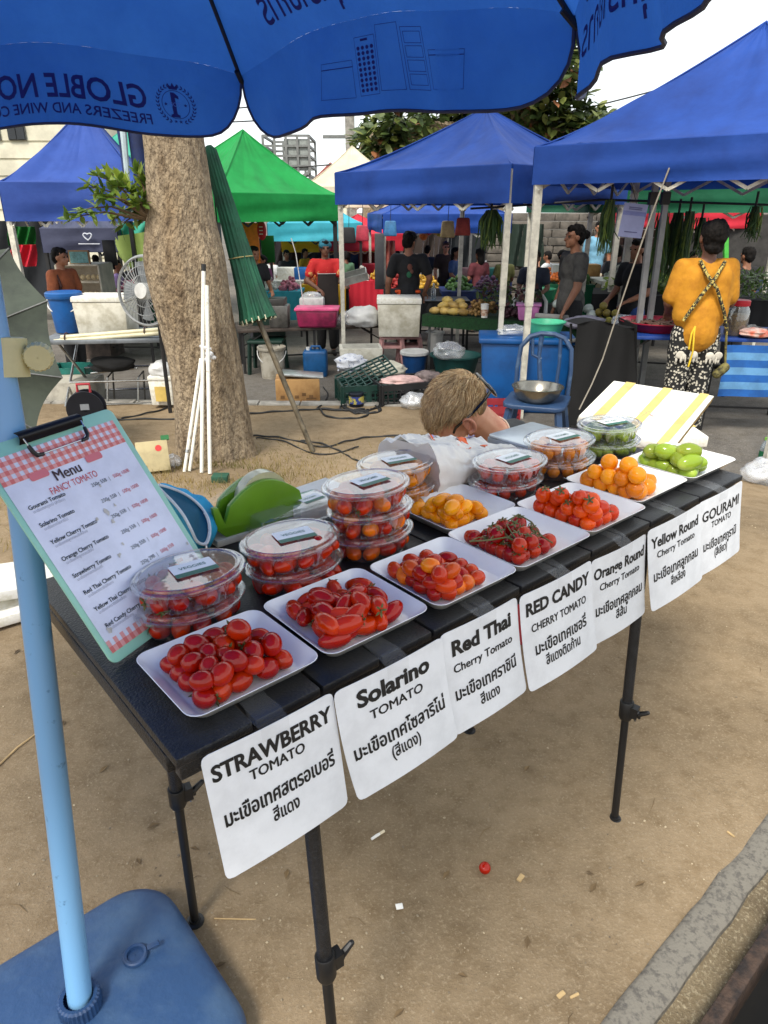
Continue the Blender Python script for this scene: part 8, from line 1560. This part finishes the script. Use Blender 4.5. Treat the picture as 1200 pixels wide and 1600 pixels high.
# far stall tables and goods in the crowd
for i_, (u0, u1, v_, Y, lab, m_) in enumerate(((425, 500, 440, 12, 'white covered stall table behind the cook', M_foam), (520, 600, 432, 13, 'grey stall counter under the red tent', M_gl), (700, 800, 440, 12.5, 'blue covered stall table in the centre crowd', M_navyc), (100, 230, 470, 9.0, 'dark counter behind the foam box at the left', M_bkc), (850, 950, 436, 11, 'cream stall table before the stone wall', M_cream), (1090, 1200, 440, 11.2, 'blue covered table under the red tent at the right', M_navyc))):
    stall_table(lab, PX(u0, v_, Y), PX(u1, v_, Y), .7, .04, m_, M_bleg, skirt=(.5, m_) if i_ not in (1,) else None)
for i_, (u_, v_, Y, m_, lab) in enumerate(((446, 432, 12.2, M_foam, 'white foam tub on the stall table behind the cook'), (472, 432, 12.2, M_bluep, 'blue crate on the stall table behind the cook'), (540, 425, 13.2, M_bkc, 'dark stove on the grey counter under the red tent'), (578, 425, 13.2, M_red, 'red box on the grey counter under the red tent'), (725, 432, 12.7, M_pinkp, 'pink box on the blue covered table'), (765, 432, 12.7, M_tealp, 'teal box on the blue covered table'), (880, 428, 11.2, M_wplast, 'white box on the cream table by the stone wall'), (925, 428, 11.2, M_card, 'cardboard box on the cream table by the stone wall'))):
    p = PX(u_, v_, Y); tag(MB().box((p.x, Y + .2, p.z + .02), (.3, .26, .22)).build('goods_box', m_, bevel=.015), lab, 'box')
# right foreground street things
q = G(1188, 722); q = PX(1190, 722, q.y); wb2 = thing('water_bottle', 'small green labelled water bottle on the street at the right edge', 'bottle', q); MB().lathe([(.001, 0), (.03, 0), (.033, .012), (.033, .12), (.026, .15), (.012, .175), (.012, .19)], q, 18).build('bottle_body', MATS['bottle plastic'], wb2); MB().lathe([(.0335, .035), (.0335, .095)], q, 18).build('bottle_label', mat('green label', (16, 90, 56), .5), wb2); MB().lathe([(.0145, .18), (.0145, .2), (.001, .202)], q, 14).build('cap', mat('lime cap', (120, 190, 60), .5), wb2)
blob('crumpled clear plastic bag on the street at the right edge', 'plastic_bag', 'bag', G(1188, 752) + V((0, 0, .07)), (.13, .1, .08), M_cbag, .3, 8)

# ---------------- more of the crowded market behind: counters, goods, awnings
M_heap = {k: mat('produce ' + k, c, .6, var=.3, scale=9) for k, c in (('red', (170, 40, 36)), ('green', (70, 110, 44)), ('yellow', (206, 160, 50)), ('orange', (214, 112, 40)), ('purple', (92, 50, 84)), ('pink', (206, 120, 140)), ('white', (206, 204, 196)), ('brown', (110, 80, 54)))}
def heap(name, label, u_, v_, Y, w_, d_, h_, m_, r, n_, seed):
    rd = random.Random(seed); p = PX(u_, v_, Y); mb = MB()
    for _ in range(n_):
        a, b_ = rd.uniform(-1, 1), rd.uniform(-1, 1); z = h_ * max(0, 1 - .6 * a * a - .6 * b_ * b_) * rd.uniform(.3, 1); mb.ell(p + V((a * w_, .1 + b_ * d_, z)), (r * rd.uniform(.8, 1.2), r, r * rd.uniform(.7, 1.1)), None, 7, 5)
    return tag(mb.build(name, m_), label, 'produce', kind='stuff')
for i_, (u0, u1, v_, Y, lab, m_, gl) in enumerate((
    (600, 690, 452, 10.4, 'counter draped in black behind the black shirted vendor', M_bkc, 'red yellow'), (690, 790, 456, 10.0, 'counter under the low blue tent heaped with greens', M_navyc, 'green purple'), (830, 930, 446, 10.4, 'counter of bright produce near the green basins', M_dgrn, 'orange green'),
    (940, 1040, 440, 10.2, 'counter of packed goods left of the white far post', M_wl, 'white red'), (1060, 1170, 446, 9.6, 'counter behind the hanging beans heaped with greens', M_bkc, 'green yellow'), (395, 470, 456, 11.0, 'low counter between the furled parasol and the cook', M_cyan, 'white pink'), (470, 540, 446, 11.6, 'yellow covered counter behind the cook', M_yel, 'orange brown'), (545, 610, 440, 11.8, 'red covered counter beyond the third white post', M_red, 'white yellow'), (110, 240, 462, 10.0, 'counter behind the left foam box', M_dgrn, 'brown pink'))):
    a_, b_ = PX(u0, v_, Y), PX(u1, v_, Y); stall_table(lab, a_, b_, .7, .04, m_, M_bleg, skirt=(.45, m_)); k1, k2 = gl.split()
    for t_, k_ in ((.28, k1), (.74, k2)): heap('produce_heap', 'heap of small %s goods on the %s' % (k_, ' '.join(lab.split()[:8])), lerp(u0, u1, t_), v_, Y + .2, (b_.x - a_.x) * .19, .2, .22, M_heap[k_], .035, 60, i_ * 7 + int(t_ * 10))
for i_, (u0, u1, v0, v1, Y, c_, lab) in enumerate(((395, 470, 372, 425, 15.5, (44, 40, 44), 'dark backdrop cloth behind the far left counters'), (470, 560, 380, 428, 16.2, (30, 60, 110), 'blue backdrop cloth behind the yellow tent'), (612, 700, 362, 420, 15.2, (58, 50, 46), 'brown backdrop cloth behind the balloons'), (700, 790, 350, 420, 14.6, (36, 40, 44), 'charcoal backdrop cloth under the low blue tent'), (790, 850, 350, 415, 14.3, (46, 60, 52), 'dull green backdrop cloth left of the stone wall'), (-60, 120, 345, 470, 12.6, (40, 42, 46), 'dark backdrop cloth behind the far left stall'), (560, 615, 372, 425, 16.6, (120, 60, 60), 'faded red backdrop cloth by the cabinet'))):
    drape('backdrop_cloth', lab, 'backdrop', ((u0, v0, Y), (u1, v0, Y), (u1, v1, Y), (u0, v1, Y)), cloth('backdrop %d' % i_, c_), .06, 7)
for i_, (u_, v_, Y, c_, lab) in enumerate(((724, 340, 9.0, (176, 70, 60), 'red bag hanging under the blue tent near the beans'), (610, 345, 10.5, (60, 120, 170), 'blue bag hanging from the low blue tent'), (700, 345, 9.6, (196, 170, 120), 'straw bag hanging under the centre tent'), (545, 355, 10.0, (34, 34, 38), 'black bag hanging beside the third white post'), (566, 352, 10.2, (190, 60, 80), 'pink red bag hanging beside the third white post'))):
    p = PX(u_, v_, Y); t = thing('hanging_bag', lab, 'bag', p); MB().box(p - V((0, 0, .1)), (.15, .06, .2), None, 1.25).build('bag_body', mat('bag %d' % i_, c_, .7, var=.2), t, bevel=.02); MB().tube([p, p + V((.01, 0, .3))], .004, 4).build('string', M_bleg, t)
for i_, (u_, v_, Y, rz, c_, c2_, lab) in enumerate(((620, 392, 12.2, 150, (160, 60, 60), (50, 52, 60), 'person in a brick red top behind the pink banner'), (712, 386, 12.4, 60, (60, 90, 140), (60, 60, 66), 'person in a blue top right of the one in sunglasses'), (790, 392, 11.8, 200, (120, 120, 70), (44, 46, 56), 'person in a khaki top behind the two white posts'), (880, 390, 11.6, 30, (196, 196, 200), (60, 64, 90), 'person in a pale top beyond the grey shirted one'), (968, 384, 11.2, 160, (60, 60, 66), (44, 46, 56), 'person in a grey top beyond the lilac sheet'), (1085, 392, 11.0, 20, (160, 150, 60), (44, 46, 56), 'person in a mustard top beyond the hanging beans'), (540, 392, 12.6, 220, (90, 130, 100), (44, 46, 56), 'person in a sage green top behind the third white post'), (410, 398, 11.6, 320, (120, 60, 100), (44, 46, 56), 'person in a plum top near the orange panel'), (204, 402, 10.8, 150, (60, 60, 64), (44, 46, 56), 'person in a dark grey top behind the fan'))):
    person(lab, u_, v_, Y, rz, fab('top %d' % i_, c_), fab('bottom %d' % i_, c2_), M_skin if i_ % 2 else M_skind, M_hair, (ARM_WORK, ARM_HANG) if i_ % 2 else (ARM_LOW, ARM_WORK), .022, ('short', 'long', 'short', 'bun')[i_ % 4])
